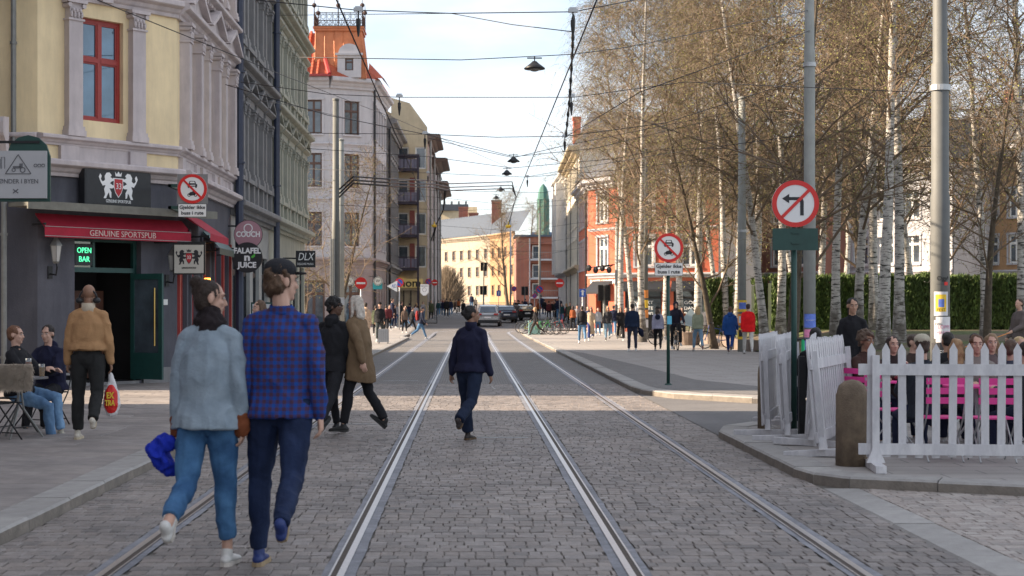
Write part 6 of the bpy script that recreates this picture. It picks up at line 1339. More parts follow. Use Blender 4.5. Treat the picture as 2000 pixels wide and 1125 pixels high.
# foreground couple walking away hand in hand
pw = person('woman with a dark messy bun, pale denim jacket and blue jeans walking on the left', X_(408, 10.0), 9.95, 172, 1.84, ((-15, 46, 1, -60), (8, 4, 1)), ((-6, 4, 8), (-6, 9, 14)), (.25, .30, .345), .83, 'soft', 1.22, (.05, .13, .26), 'denim', .004, (.6, .58, .55), (.55, .5, .45), ('bun', (.035, .02, .014)), 'l', (-62, 6), 4, True, 2, 0., cuffs=(.17, .05, .02), scarf=(.02, .014, .016), pleg=.22)
pm = person('tall man in a black cap, blue plaid shirt and dark jeans walking beside the woman', X_(548, 10.0), 10.0, 176, 1.955, ((4, 4, 4), (-17, 42, 0, -60)), ((-6, 6, 10), (-8, 10, 10)), (.010, .055, .26), .84, 'plaid', 1.12, (.012, .022, .06), 'denim', .0, (.012, .03, .14), (.3, .22, .13), ('curly', (.10, .055, .03)), 'l', (-50, 3), 3, False, 2, 0., cap=(.02, .02, .024), pleg=.03)
h1 = world(pw, pw['hL']); 
# cap held in the woman's left hand
def blob(name, label, cat, pts, rad, m, vox=.01, amp=.01, group=None):
    T = MB(); T.ring(pts, rad, seg=12, rnd=True); return tag(put(name, remesh(T, vox, m, name, 2, fold(amp, 3, 12, 9))), label, cat, group)
hh = world(pw, pw['hL'] if world(pw, pw['hL']).x < world(pw, pw['hR']).x else pw['hR'])
blob('blue_cloth_bag', 'crumpled royal blue cloth bag dangling from the denim-jacketed woman\'s hand', 'bag', [hh+Vector(v) for v in ((-.01, .0, .0), (-.08, 0, -.01), (-.14, 0, -.05), (-.09, 0, -.13), (-.05, .02, -.2))], [(.035, .03), (.075, .05), (.095, .055), (.085, .05), (.03, .03)], cloth((.012, .03, .38)), .008, .02)
# woman in the middle of the tracks
pmid = person('woman in dark navy sweater and wide navy trousers between the rails', X_(918, 19.4), 19.4, 152, 1.70, ((12, 4, 2), (-20, 38, 1, -50)), ((-4, 14, 6), (2, 12, 16)), (.012, .013, .035), .88, '', 1.2, (.012, .02, .045), '', .022, (.03, .022, .02), (.10, .06, .03), ('lowbun', (.012, .009, .008)), 'b', (-48, 4), 4, True, 1, 0., hood='collar', build=1.12)
hw = world(pmid, pmid['hR']); hw2 = world(pmid, pmid['hL']); hw = hw if hw.x > hw2.x else hw2
tag(MB().ring([hw+Vector((.0, -.02, -.07)), hw+Vector((.045, -.04, -.1))], [.004]*2, seg=6).build('cigarette', WHITEP), 'cigarette held low in the navy-clad woman\'s hand', 'cigarette')
# couple talking while crossing, behind the plaid shirt
person('person with short black curly hair in a black hooded jacket crossing beside the older woman', X_(648, 20.2), 20.2, 150, 1.80, ((26, 12), (-22, 16, 3, -40)), ((-14, 6, 14), (10, 8, 14)), BK, .80, '', 1.15, (.018, .018, .022), '', .0, BK, (.03, .03, .03), ('afro', (.01, .008, .008)), 'd', (-75, 0), 5, False, 1, 0., hood=True)
person('older woman with pale grey hair, blue top and open brown parka crossing towards the left', X_(701, 20.2), 20.25, 255, 1.78, ((16, 8, 2), (-13, 18, 2, -40)), ((-26, 10, 12), (12, 6, 18)), (.16, .105, .06), .66, '', 1.32, BK, '', .008, (.018, .018, .018), (.03, .03, .03), ('mid', (.52, .46, .40)), 'l', (0, 4), 4, True, 1, 0., build=1.02, turn=-12)
T = MB(); pb = PEOPLE[-1]; T.ring([(0, -.115, .93), (0, -.135, 1.1), (0, -.13, 1.3), (0, -.085, 1.44)], [(.13, .07), (.13, .075), (.12, .06), (.06, .04)], side=(1, 0, 0), seg=12, rnd=True); put('blue_top', remesh(T, .012, cloth((.008, .03, .20)), 'blue_top', 2, fold(.006, 2)), pb)
# man with the carrier bag on the left pavement
pbag = person('bald man with headphones, tan shearling jacket and black trousers walking to the pub', X_(172, 18.5), 18.5, 183, 1.84, ((4, 4), (-10, 40, 3, -66)), ((-2, 9, 10), (-2, 12, 10)), (.36, .20, .095), .99, '', 1.22, (.02, .02, .02), '', .012, (.55, .5, .42), (.5, .42, .3), ('none', BK), 'b', (0, 8), 3, False, 1, PK, under=cloth((.03, .03, .028), 'check'), hood='collar', scarf=(.5, .42, .32))
T = MB(); hk = 1.84/1.76
for sd in (1, -1): T.ring([(sd*.088*hk, .0, 1.60*hk), (sd*.108*hk, .0, 1.60*hk)], [.036*hk]*2, seg=12, rnd=True)
T.ring([(sin(a)*.1*hk, 0, 1.62*hk+.11*hk*cos(a)) for a in [radians(q) for q in range(-90, 91, 20)]], [.011]*10, seg=6); T.build('headphones', BLACKF, pbag, smooth=True)
hb = world(pbag, pbag['hR']); hb2 = world(pbag, pbag['hL']); hb = hb if hb.x > hb2.x else hb2
cb = thing('carrier_bag', 'white and red plastic EXTRA carrier bag hanging from the tan-jacketed man\'s hand', 'bag', hb+Vector((0, 0, -.06)))
T = MB(); T.ring([(-.01, 0, .02), (.0, 0, -.1), (.0, 0, -.2), (.0, 0, -.36), (0, 0, -.46)], [(.018, .015), (.05, .03), (.085, .05), (.105, .06), (.07, .045)], side=(1, 0, 0), seg=16, rnd=True); put('bag_body', remesh(T, .007, mat('white_plastic_film', (.62, .60, .60), .35, 0, .08, 8), 'bag', 2, fold(.006, 1, 14, 8)), cb)
T = MB(); T.ring([(0, -.012, -.13), (.0, -.014, -.2), (.0, -.016, -.36), (0, -.014, -.42)], [(.045, .03), (.078, .048), (.09, .056), (.07, .05)], side=(1, 0, 0), seg=16, rnd=True); put('red_print', remesh(T, .007, RED, 'bag', 2, fold(.004, 1, 14, 8)), cb, label='red panel with yellow lettering')
text('EX', .1, YELP, cb, (0, -.085, -.24), .09, bold=.004); text('TRA', .09, YELP, cb, (.0, -.092, -.33), .12, bold=.004)
# far walkers: label, photo x, feet y, head y, facing, colours ...
def far_y(fy, zb):
    Y = (H-zb)*F/(fy-HY)
    return Y if Y < 95 else (H-zb+.0133*95)*F/(fy-HY+.0133*F)
def walker(label, p, fy, hy, face, top, pants, hair=('short', (.03, .02, .015)), skin='l', road=False, ph=0, **kw):
    zb = 0 if road else PK; Y = far_y(fy, zb); h = (fy-hy)/F*Y; h = h if 'child' in label else max(1.6, min(1.88, h)); leg = [((20, 6), (-20, 18)), ((-18, 16), (18, 4)), ((4, 2), (-4, 4)), ((28, 8), (-24, 30, 3, -40))][ph]; arm = [((-16, 7, 14), (14, 7, 18)), ((14, 7, 18), (-16, 7, 14)), ((0, 8, 12), (4, 8, 14)), ((-22, 8, 20), (20, 8, 24))][ph]
    kw.setdefault('legs', leg); kw.setdefault('arms', arm)
    return person(label, X_(p, Y), Y, face, h, top=top, pants=pants, hair=hair, skin=skin, z=zb, **kw)
JE = (.09, .19, .33); BE = (.42, .33, .24)
w_ = walker('person in a beige hooded coat seen from behind near the shops', 714, 672, 592, 175, (.50, .36, .26), (.12, .12, .13), ph=2, hem=.62, loose=1.2, fem=True, hood=True)
w1 = walker('person in a black jacket and cap pulling the grey suitcase', 742, 668, 592, 0, BK, (.05, .06, .06), ('short', BK), ph=1, loose=1.25, cap=BK, face_on=True)
walker('boy like walker in blue jeans with a red and blue backpack striding right', 821, 662, 598, 100, (.03, .035, .06), JE, ph=3, loose=1.2, cap=(.05, .05, .07), lean=8)
walker('woman in brown patterned top and black trousers standing by the left kerb', 790, 650, 600, 10, (.13, .09, .07), BK, ('long', (.05, .03, .02)), ph=2, fem=True, face_on=True)
walker('person in black with a shoulder bag striding beside the left kerb', 805, 648, 598, 110, BK, BK, ('short', BK), ph=3, loose=1.15)
walker('person in dark teal jacket and jeans walking away far up the left pavement', 856, 618, 588, 180, (.015, .05, .06), JE, ph=0, loose=1.2)
walker('person in black walking away far up the left pavement beside the teal jacket', 872, 621, 583, 180, BK, BK, ph=1, loose=1.25)
walker('person in blue jeans in the far left group', 880, 618, 584, 180, NV, JE, ph=0, loose=1.2)
walker('person in a dark coat alone in the middle of the far street', 905, 619, 588, 180, BK, (.03, .04, .07), ph=0, loose=1.3, hem=.66)
walker('person in a grey green coat standing at the far left pole', 842, 625, 587, 20, (.06, .07, .04), BK, ph=2, loose=1.3, hem=.66)
walker('person in black leaning on the far left wall', 836, 622, 584, 30, BK, BK, ph=2, loose=1.15)
walker('person in beige among the far cars', 929, 606, 586, 180, BE, BK, ph=2, loose=1.25)
walker('person in dark clothes sitting at the far left cafe front', 770, 640, 600, 60, BK, NV, ph=2)
walker('person with pale top near the nom shop', 777, 634, 594, 30, (.35, .36, .38), JE, ph=2, fem=True)
walker('person in a maroon top near the lit shop door', 760, 645, 596, 40, (.10, .02, .025), BK, ph=2)
walker('person in a dark jacket walking past the lit shop', 800, 634, 592, 190, NV, BK, ph=0)
walker('woman with long blond hair in black striding left on the right pavement', 1046, 655, 598, 265, BK, (.045, .035, .03), ('long', (.42, .27, .13)), ph=3, fem=True, loose=1.15, shoes=BK)
walker('child in a pink dress with a red backpack near the bicycles', 1100, 630, 597, 180, (.55, .08, .12), (.4, .1, .15), ('short', (.03, .02, .02)), ph=1, fem=True)
walker('woman in rust knit top and wide black trousers on the right pavement', 1119, 644, 601, 185, (.28, .08, .03), BK, ('mid', (.04, .02, .02)), ph=2, fem=True, loose=1.15, flare=.03)
walker('person in a dark jacket with black backpack and blue jeans walking away', 1137, 671, 598, 180, (.02, .025, .035), JE, ph=0, loose=1.22, shoes=(.6, .6, .6))
walker('woman in a long beige coat over blue flared trousers walking towards us', 1154, 665, 600, 0, BE, (.03, .05, .16), ('long', (.06, .035, .025)), ph=1, fem=True, loose=1.18, hem=.36, glasses=True, flare=.03)
walker('woman with blond hair, dark leather jacket and pale jeans walking towards us', 1187, 665, 599, 0, (.035, .035, .04), (.16, .27, .38), ('long', (.38, .24, .12)), ph=1, fem=True, loose=1.2, glasses=True, shoes=BK)
walker('woman with dark hair and all black clothes walking towards us', 1212, 665, 600, 0, BK, BK, ('long', (.035, .018, .015)), ph=0, fem=True, loose=1.15, glasses=True, flare=.02)
pn = walker('man in a navy quilted jacket walking away with a jacket in his hand', 1235, 686, 594, 178, (.012, .022, .05), (.03, .032, .06), ('short', (.03, .02, .015)), ph=2, loose=1.25, shoes=(.6, .6, .6), build=1.1)
walker('person in a pale hooded top behind the navy quilted jacket', 1247, 650, 588, 20, (.42, .42, .44), (.2, .22, .25), ph=2, loose=1.3, hood='up')
walker('person in a lavender sweatshirt with a dark back print and black tights', 1285, 685, 600, 170, (.33, .32, .42), BK, ('long', (.06, .035, .025)), ph=0, fem=True, loose=1.25, cap=(.03, .03, .03), shoes=BK, head=(-60, 0))
walker('woman with blond ponytail in a sage quilted jacket and pale jeans', 1363, 686, 599, 182, (.27, .29, .20), (.20, .31, .42), ('long', (.48, .33, .17)), ph=0, fem=True, loose=1.32, shoes=(.28, .12, .08))
walker('person in a dark patterned jacket and taupe trousers beside the bicycle', 1380, 676, 598, 150, (.07, .07, .08), (.20, .17, .16), ('short', (.2, .05, .1)), ph=1, loose=1.3, cap=(.12, .04, .08))
walker('man in a blue parka and blue trousers walking away at the park edge', 1426, 690, 596, 160, (.012, .06, .22), (.012, .04, .17), ('short', (.10, .05, .03)), ph=3, loose=1.35, hood=True, shoes=(.12, .06, .04), hem=.72)
walker('man in a bright red jacket and white trousers walking away', 1461, 691, 594, 172, (.72, .012, .015), (.60, .58, .54), ('short', (.04, .025, .02)), ph=0, loose=1.35, shoes=(.6, .6, .6), hem=.76)
for i, (p, fy, hy, fa, c, lab) in enumerate(((1078, 622, 590, 10, BK, 'dark figure standing behind the parked bicycles'), (1063, 618, 585, 180, BK, 'person in black by the far bicycle racks'), (1092, 628, 580, 180, NV, 'person in navy beside the red dressed child'), (1103, 606, 580, 20, BK, 'person in black at the mouth of the white row'), (1111, 604, 579, 190, (.35, .02, .03), 'person in dark red at the mouth of the white row'), (1130, 622, 590, 0, (.14, .10, .08), 'person in brown behind the rust knit top'), (1020, 622, 588, 170, (.09, .06, .05), 'person in brown near the far parked cars'), (1036, 620, 587, 10, BK, 'person in black in the crowd beyond the bicycles'), (1012, 624, 586, 200, BK, 'dark figure left of the bicycles far away'), (1148, 655, 598, 10, (.05, .06, .11), 'person half hidden behind the long beige coat'), (865, 612, 586, 0, (.18, .03, .03), 'person in maroon in the far left crowd'), (812, 637, 597, 200, (.3, .3, .32), 'person in light grey at the kerb far left'))):
    walker(lab, p, fy, hy, fa, c, [BK, NV, JE][i % 3], ph=i % 3, loose=1.2)
# the crowd far up both pavements: copies of walkers already built, each at its own place
def crowd(src, x_px, fy, lab, fc):
    o = [p for p in PEOPLE if src in p['label']][0]; Y = far_y(fy, PK)
    c = dup(o, lab, (X_(x_px, Y), Y, PK+gz(Y)), radians(fc)); c['group'] = 'crowd far up the street'
srcs = ['dark figure standing behind', 'person in navy beside', 'person in grey green coat' if 0 else 'person in a grey green coat', 'person in brown near', 'teal jacket and jeans', 'person with pale top', 'maroon top', 'person in light grey', 'rust knit top', 'long blond hair in black', 'blue jeans in the far left group', 'person in black leaning']
spots = [(846, 616, 'left of the far hanging cables'), (861, 615, 'in the far left group by the eaves'), (866, 620, 'between the teal jacket and the black coat'), (889, 615, 'right of the far left group'), (896, 611, 'on the far left kerb'), (765, 640, 'below the AD triangle sign'), (754, 648, 'between the suitcase and the shop door'), (783, 637, 'below the nom sign'), (794, 642, 'behind the patterned top'), (813, 630, 'behind the striding backpacker'), (734, 655, 'behind the suitcase puller'), (826, 625, 'below the white shield sign'),
 (1006, 617, 'left of the far bicycles'), (1014, 620, 'behind the left end of the bicycles'), (1026, 617, 'beside the far traffic light'), (1032, 624, 'behind the yellow bicycle'), (1052, 620, 'behind the pastel container'), (1057, 616, 'below the larger no parking sign'), (1072, 626, 'behind the silver bicycle'), (1085, 627, 'behind the row of bicycles'), (1097, 632, 'below the far no entry sign'), (1107, 634, 'near the green shopfronts'), (1113, 636, 'behind the rust knit top'), (1127, 642, 'left of the backpacker in jeans'), (1146, 648, 'behind the backpacker in jeans'), (1168, 655, 'at the bakery door'), (1198, 657, 'between two women in dark jackets'), (1222, 661, 'left of the navy quilted jacket'), (1332, 668, 'right of the cyclist'), (921, 606, 'behind the silver SUV')]
kinds_ = ['dark figure', 'person in navy', 'person in grey green', 'person in brown', 'person in teal and jeans', 'person in a pale top', 'person in maroon', 'person in light grey', 'person in rust and black', 'blond person in black', 'person in blue jeans', 'person in black']
for i, (a, c, l) in enumerate(spots): k_ = (i*5) % 12; crowd(srcs[k_], a, c, kinds_[k_]+' standing or walking '+l, R.choice([0, 180, 170, 10, 100, 260]))
# backpacks
def backpack(label, root, m, hz=1.22, s=1.):
    t = thing('backpack', label, 'backpack', root.location, root.rotation_euler.z); T = MB(); T.ring([(0, .17, hz-.2), (0, .185, hz), (0, .17, hz+.2)], [(.14*s, .07*s), (.15*s, .09*s), (.12*s, .06*s)], side=(1, 0, 0), seg=10, rnd=True); put('pack', remesh(T, .015, m, 'pack', 2), t)
    for sd in (1, -1): MB().ring([(sd*.11, .12, hz-.15), (sd*.12, -.02, hz-.1), (sd*.12, -.12, hz+.05), (sd*.11, -.06, hz+.22), (sd*.1, .12, hz+.2)], [.014]*5, seg=5).build('strap', m, t)
P_by = {p['label'][:30]: p for p in PEOPLE}
for p in PEOPLE:
    l = p['label']
    if 'red and blue backpack' in l: backpack('red and blue backpack on the striding walker in blue jeans', p, cloth((.25, .03, .03)), 1.2, .95)
    if 'black backpack and blue jeans' in l: backpack('black backpack worn over the dark jacket by the walker in blue jeans', p, cloth(BK), 1.22)
    if 'child in a pink' in l: backpack('bright red backpack on the child in pink', p, RED, .78, .9)
    if 'lavender sweatshirt' in l: MB().disc((0, 1.25), .10, .155, .165, 16).build('back_print', cloth(NV), p, label='dark round print on the back')
hj = world(pn, pn['hR'] if world(pn, pn['hR']).x > world(pn, pn['hL']).x else pn['hL'])
blob('dark_bundle', 'dark jacket bunched in the hand of the man in navy', 'jacket', [hj+Vector(v) for v in ((.02, 0, .04), (.06, 0, -.05), (.12, 0, -.2))], [.05, .1, .06], cloth(NV), .014, .02)
# suitcase
c = w1.location; sx = thing('suitcase', 'silver grey wheeled suitcase pulled along the left pavement', 'suitcase', (X_(750, 69), 68.6, PK))
MB().box((-.24, -.14, .06), (.24, .14, .66), taper=.01).build('shell', mat('silver_shell', (.42, .43, .45), .35, .3, .1, 6), sx)
for q in range(5): MB().box((-.2+.1*q-.008, -.15, .1), (-.2+.1*q+.008, -.138, .62)).build('rib', mat('silver_rib', (.3, .31, .33), .4, .3, .1), sx)
for q in (-.2, .2): MB().ring([(q-.02, 0, .04), (q+.02, 0, .04)], [.04]*2, seg=10).build('wheel', BLACKF, sx); 
MB().ring([(-.1, .1, .66), (-.1, .1, 1.0), (.1, .1, 1.0), (.1, .1, .66)], [.012]*4, seg=5).build('handle', BLACKF, sx)
# ------------------------------------------------------------------ seated pair at the pub
GRP = None
wr_ = (.10, .10, .11)
s1 = person('laughing dark haired man in a navy hooded jacket seated at the pub table facing us', X_(100, 20.6), 20.6, -18, 1.80, ((82, 84, 8), (80, 70, -4)), ((38, 8, 60, 25), (42, 10, 55, 30)), (.012, .014, .035), .9, '', 1.25, BK, '', 0, (.05, .05, .05), (.6, .3, .1), ('short', (.018, .012, .01)), 'l', (4, 4), 6, False, 1, PK, sit=.44, hood=True)
s2 = person('man with reddish hair, black coat and light blue jeans seated sideways at the pub table', X_(40, 19.4), 19.4, 78, 1.80, ((84, 78, 4), (70, 64, -6)), ((34, 8, 58, 20), (36, 8, 60, 25)), BK, .9, '', 1.25, (.14, .25, .40), 'denim', .004, (.40, .37, .30), (.5, .48, .42), ('short', (.16, .07, .035)), 'l', (8, 2), -6, False, 1, PK, sit=.44)
person('man with long brown hair and a red jacket half hidden behind the couple', X_(512, 22.5), 22.5, -60, 1.74, ((10, 4), (-10, 10)), ((0, 8, 10), (0, 8, 10)), (.30, .012, .02), .86, '', 1.2, BK, hair=('mid', (.10, .05, .03)), skin='l', z=0, face_on=True)
def bistro_chair(label, x, y, rz, m=BLACKF, slat=BLACKF, group=None, name='bistro_chair', slats=3, z=PK, cat='chair'):
    t = thing(name, label, cat, (x, y, z), rz, group); fr = MB()
    for sd in (-1, 1):
        a = sd*.19; P1 = [(a, -.2, 0), (a, .17, .44), (a, .23, .60), (a, .25, .86)]; P2 = [(a*.95, .22, 0), (a*.95, -.17, .45)]
        MB().ring(P1, [.0095]*4, seg=6).build('leg', m, t); MB().ring(P2, [.0095]*2, seg=6).build('leg', m, t)
    MB().ring([(-.19, -.13, .08), (.19, -.13, .08)], [.008]*2, seg=6).ring([(-.18, .16, .08), (.18, .16, .08)], [.008]*2, seg=6).build('stretcher', m, t)
    for k in range(5): MB().box((-.2, -.19+.075*k, .44), (.2, -.125+.075*k, .456)).build('seat_slat', slat, t)
    for k in range(slats): MB().box((-.21, .232+.006*k, .60+.10*k), (.21, .244+.006*k, .665+.10*k)).build('back_slat', slat, t)
    return t
def round_table(label, x, y, m, top, h=.72, r=.32, name='bistro_table', square=False, z=PK, group=None):
    t = thing(name, label, 'table', (x, y, z), 0, group)
    (MB().box((-r, -r, h-.02), (r, r, h)) if square else MB().ring([(0, 0, h-.02), (0, 0, h)], [r, r], seg=28)).build('table_top', top, t)
    for k in range(3): a = 2*pi*k/3+.4; MB().ring([(0, 0, h-.02), (.05*cos(a), .05*sin(a), .35), (.28*cos(a), .28*sin(a), 0)], [.014]*3, seg=6).build('leg', m, t)
    return t
bistro_chair('dark slatted bistro chair under the reddish haired man', X_(28, 19.4), 19.45, radians(-100+180-12))
bistro_chair('dark slatted bistro chair under the laughing man', X_(97, 20.8), 20.75, radians(180-18+180))
bistro_chair('empty dark slatted bistro chair at the left edge with a sheepskin', X_(-4, 18.4), 18.4, radians(150))
bt = round_table('small grey bistro table in front of the seated pub guests', X_(45, 18.9), 18.75, GREYM, mat('grey_table_top', (.16, .16, .17), .5, .2, .1, 6), .74, .34)
FUR = mat('sheepskin', (.50, .42, .34), .95, 0, .2, 10)
fu = thing('sheepskin', 'shaggy pale sheepskin draped over the front pub chair', 'sheepskin', (X_(22, 18.3), 18.25, PK+.78)); b = MB(); b.ell((0, 0, 0), (.26, .06, .13)); b.build('hide', FUR, fu); b = MB(); rr = random.Random(8)
for i in range(9000):
    a, c = rr.uniform(-1, 1), rr.uniform(-1, 1); p = Vector((a*.27, -.05*sqrt(max(0, 1-a*a*.8)), c*.14)); d = Vector((rr.uniform(-.5, .5), rr.uniform(-1, -.2), rr.uniform(-1.2, .1))).normalized()*rr.uniform(.04, .10); s = Vector((.005, 0, .001)); b.add([p-s, p+s, p+d], [(0, 1, 2)])
b.build('wool', FUR, fu, fix=False, kind='stuff')
def beer(label, x, y, z, col, stem=False, group=None):
    t = thing('beer_glass', label, 'glass', (x, y, z), 0, group); gm = mat('clear_glass', (.75, .78, .8), .05, 0, 0, trans=.85); lm = mat('beer_%d' % int(col[0]*255+col[1]*99), col, .15, 0, 0, trans=.3)
    z0 = .07 if stem else 0
    MB().ring([(0, 0, z0+.005), (0, 0, z0+.16)], [.03, .036], seg=14, cap=False).build('glass_wall', gm, t); MB().ring([(0, 0, z0+.008), (0, 0, z0+.12)], [.028, .033], seg=14).build('beer', lm, t); MB().ring([(0, 0, z0+.12), (0, 0, z0+.135)], [.033, .034], seg=14).build('foam', WHITEP, t)
    MB().ring([(0, 0, 0), (0, 0, .006), (0, 0, .008), (0, 0, z0+.01)] if stem else [(0, 0, 0), (0, 0, .008)], [.03, .03, .005, .006] if stem else [.03, .03], seg=12).build('foot', gm, t)
beer('stemmed glass of red brown ale on the grey bistro table', X_(58, 18.75), 18.7, PK+.74, (.45, .10, .02), True); beer('straight glass of amber beer on the grey bistro table', X_(84, 18.8), 18.75, PK+.74, (.62, .32, .03))
# ------------------------------------------------------------------ cafe terrace: white picket panels, bollards, pink chairs, guests
WF = mat('white_vinyl_fence', (.68, .67, .68), .5, 0, .07, 3, extra=grime(.26, (4, 4, 1.4)))
def picket(h, w_=.085, t=.02, point=True):
    k = ('pk', h, w_)
    if k not in PC:
        b = MB(); b.prism([(-w_/2, .0), (w_/2, 0), (w_/2, h-.07), (0, h), (-w_/2, h-.07)], -t/2, t/2); PC[k] = b.data('picket', WF)
    return PC[k]
def fence_panel(label, p0, p1, n, h=1.08, z=PK, lean=0, foot=(1, 1), w_=.085, over=0.):
    d = Vector((p1[0]-p0[0], p1[1]-p0[1], 0)); L_ = d.length; t = thing('picket_fence', label, 'fence', (p0[0], p0[1], z), atan2(d.y, d.x), 'white picket fence panels round the terrace'); t.rotation_euler.x = radians(lean)
    for i in range(n): put('picket', picket(h, w_), t, (L_*(i+.5)/n+R.uniform(-.004, .004), R.uniform(-.002, .002), .12+R.uniform(-.008, .008)), (0, radians(R.uniform(-.7, .7)), 0))
    for zz in (.2, .98): MB().box((-over, -.035, zz-.055), (L_+over, -.012, zz+.055)).build('rail', WF, t)
    for k, x in enumerate((.12, L_-.12)):
        if foot[k]:
            MB().box((x-.035, -.09, 0), (x+.035, -.035, 1.12)).build('post', WF, t); MB().box((x-.05, -.42, 0), (x+.05, .36, .07)).prism([(x-.09, .07), (x+.09, .07), (x+.035, .2), (x-.035, .2)], -.095, -.03).build('foot', WF, t)
    return t
xp = lambda p, Y: (X_(p, Y), Y)
fence_panel('long white picket panel across the front of the terrace beside the granite bollard', xp(1684, 15.1), (6.95, 14.75), 20, 1.12, foot=(1, 1), over=.04, w_=.075)
fence_panel('white picket panel continuing the front of the terrace past the right edge', (7.05, 14.7), (9.6, 14.3), 16, 1.12)
fence_panel('tilted white picket panel nearest the granite bollard', xp(1594, 16.3), xp(1664, 18.6), 18, 1.14, lean=-5, foot=(1, 1))
fence_panel('third white picket panel back from the bollard standing askew', xp(1572, 17.6), xp(1584, 20.4), 18, 1.14, lean=3)
fence_panel('second white picket panel from the side street end', xp(1528, 18.2), xp(1556, 21.0), 18, 1.14, lean=-3)
fence_panel('white picket panel at the side street end of the terrace', xp(1489, 19.0), xp(1524, 21.5), 18, 1.14, lean=-2)
GRAN = mat('bollard_granite', (.24, .18, .12), .85, 0, .3, 7, bump=.6, bs=60, extra=grime(.35, (3, 3, 1)))
def bollard(label, x, y, r=.16, h=.86):
    T = MB().ring([(0, 0, -.05), (0, 0, h*.6), (0, 0, h*.82), (0, 0, h*.84), (0, 0, h*.93), (0, 0, h*.985), (0, 0, h)], [r*1.02, r, r, r*.96, r*.82, r*.45, r*.08], seg=24); o = T.build('granite_bollard', GRAN, smooth=True); o.location = (x, y, PK); return tag(o, label, 'bollard', 'granite bollards at the terrace')
bollard('weathered round topped granite bollard in front of the picket fence', X_(1664, 15.5), 15.5); bollard('slim granite post half hidden behind the picket panel at the side street end', X_(1488, 20.3), 20.3, .055)
tag(MB().box((-.04, -.04, 0), (.04, .04, 1.0)).build('dark_post', BLACKF, loc=(X_(1566, 18.6), 18.6, PK)), 'dark square post between the askew picket panels', 'post')
PINK_ = mat('pink_chair_slat', (.80, .05, .30), .4, 0, .04, 3)
for i, (p, Y, a, lab) in enumerate(((1745, 17.2, 100, 'pink slatted folding chair at the left end of the terrace'), (1835, 16.0, 180, 'pink slatted folding chair with its back to the fence under the capped guest'), (1938, 15.9, 178, 'pink slatted folding chair in front of the brown haired man'), (2010, 17.3, 200, 'pink slatted folding chair at the right edge of the view'), (1890, 18.6, 0, 'pink slatted folding chair on the far side of the pink table'), (1700, 18.4, 120, 'pink slatted folding chair behind the curly haired guest'), (1960, 19.0, 5, 'pink slatted folding chair beyond the blond guests'))):
    bistro_chair(lab, X_(p, Y), Y, radians(a), GALV, PINK_, 'pink folding chairs on the terrace', 'folding_chair')
round_table('square pink table between the capped guest and the brown haired man', X_(1905, 17.2), 17.2, GALV, PINK_, .72, .35, square=True); round_table('square pink table at the right edge of the terrace', X_(2020, 17.0), 18.0, GALV, PINK_, .72, .35, square=True); round_table('square pink table beside the curly haired guest', X_(1765, 18.3), 18.3, GALV, PINK_, .72, .33, square=True)
beer('half litre of amber beer on the pink table between the guests', X_(1920, 17.0), 17.0, PK+.72, (.62, .30, .03)); 
def guest(label, p, Y, hy, face, top, hair, skin='l', pants=NV, **kw):
    htop = H-(hy-HY)/F*Y-PK; kw.setdefault('legs', ((84, 86, 6), (82, 80, 4))); kw.setdefault('arms', ((34, 8, 70, 22), (36, 8, 66, 24))); kw.setdefault('near', 0)
    st = htop-(1.76-.93)*1.0; k = 1.0; st = max(.40, min(.62, htop-.87)); hh = (htop-st-.07)/(.83)*1.76 if 0 else 1.76*min(1.08, max(.92, (htop-st-.07)/.815)); return person(label, X_(p, Y), Y, face, hh, top=top, pants=pants, hair=hair, skin=skin, sit=st/(hh/1.76), **kw)
guest('seated guest with dark hair seen from behind at the left picket panels', 1594, 20.3, 641, 185, BK, ('short', (.01, .008, .008)), 'd')
person('standing woman with black tied back hair in a black top looking over the terrace', X_(1665, 22), 22, -12, 1.70, top=BK, pants=BK, hair=('pony', (.015, .01, .009)), skin='m', fem=True, near=1, head=(14, 6), legs=((2, 2), (-2, 2)), arms=((4, 8, 30, 20), (4, 8, 30, 20)))
guest('seated guest with brown curls and dark top behind the bollard', 1687, 18.6, 648, 30, (.05, .025, .02), ('afro', (.09, .055, .035)), 'b', near=1)
guest('seated woman with straight dark hair touching her mouth', 1741, 19.0, 657, 8, (.03, .02, .02), ('mid', (.03, .014, .01)), 'l', near=1, fem=True, arms=((38, 8, 112, 30), (30, 8, 70, 22)))
guest('seated guest in a beige cap and dark jacket with his back to the fence', 1803, 16.3, 657, 182, (.022, .026, .034), ('short', (.05, .03, .02)), 'l', near=1, cap=(.42, .38, .30))
guest('seated guest with long blond hair seen from behind', 1868, 17.9, 666, 165, (.03, .03, .03), ('long', (.33, .20, .10)), 'l', near=1, fem=True)
guest('seated man with brown hair and grey sweater facing the street', 1906, 17.9, 655, -8, (.23, .20, .18), ('mid', (.10, .045, .02)), 'l', near=1)
guest('seated young woman with light hair smiling beside the brown haired man', 1935, 18.9, 653, -6, (.12, .09, .09), ('mid', (.24, .15, .08)), 'l', near=1, fem=True)
guest('seated guest with dark hair partly behind the big steel pole', 1853, 20.0, 650, 190, BK, ('short', (.02, .015, .012)), 'm')
guest('seated guest in a slate jacket leaning over the right hand table', 1972, 17.4, 672, 120, (.05, .06, .085), ('short', (.10, .06, .04)), 'l', near=1)
guest('seated guest with blond hair and a blue headband at the right edge', 1988, 19.3, 663, 20, (.06, .10, .2), ('mid', (.45, .32, .16)), 'l', fem=True)
guest('seated guest in black at the back of the terrace', 1905, 21, 652, 180, BK, ('short', (.03, .02, .015)), 'l'); guest('seated guest in dark brown behind the beige cap', 1780, 20.6, 660, 40, (.04, .025, .02), ('short', (.05, .03, .02)), 'l')
guest('seated guest in charcoal cut off by the right edge', 2008, 16.4, 676, 200, (.03, .03, .035), ('short', (.03, .02, .015)), 'l')
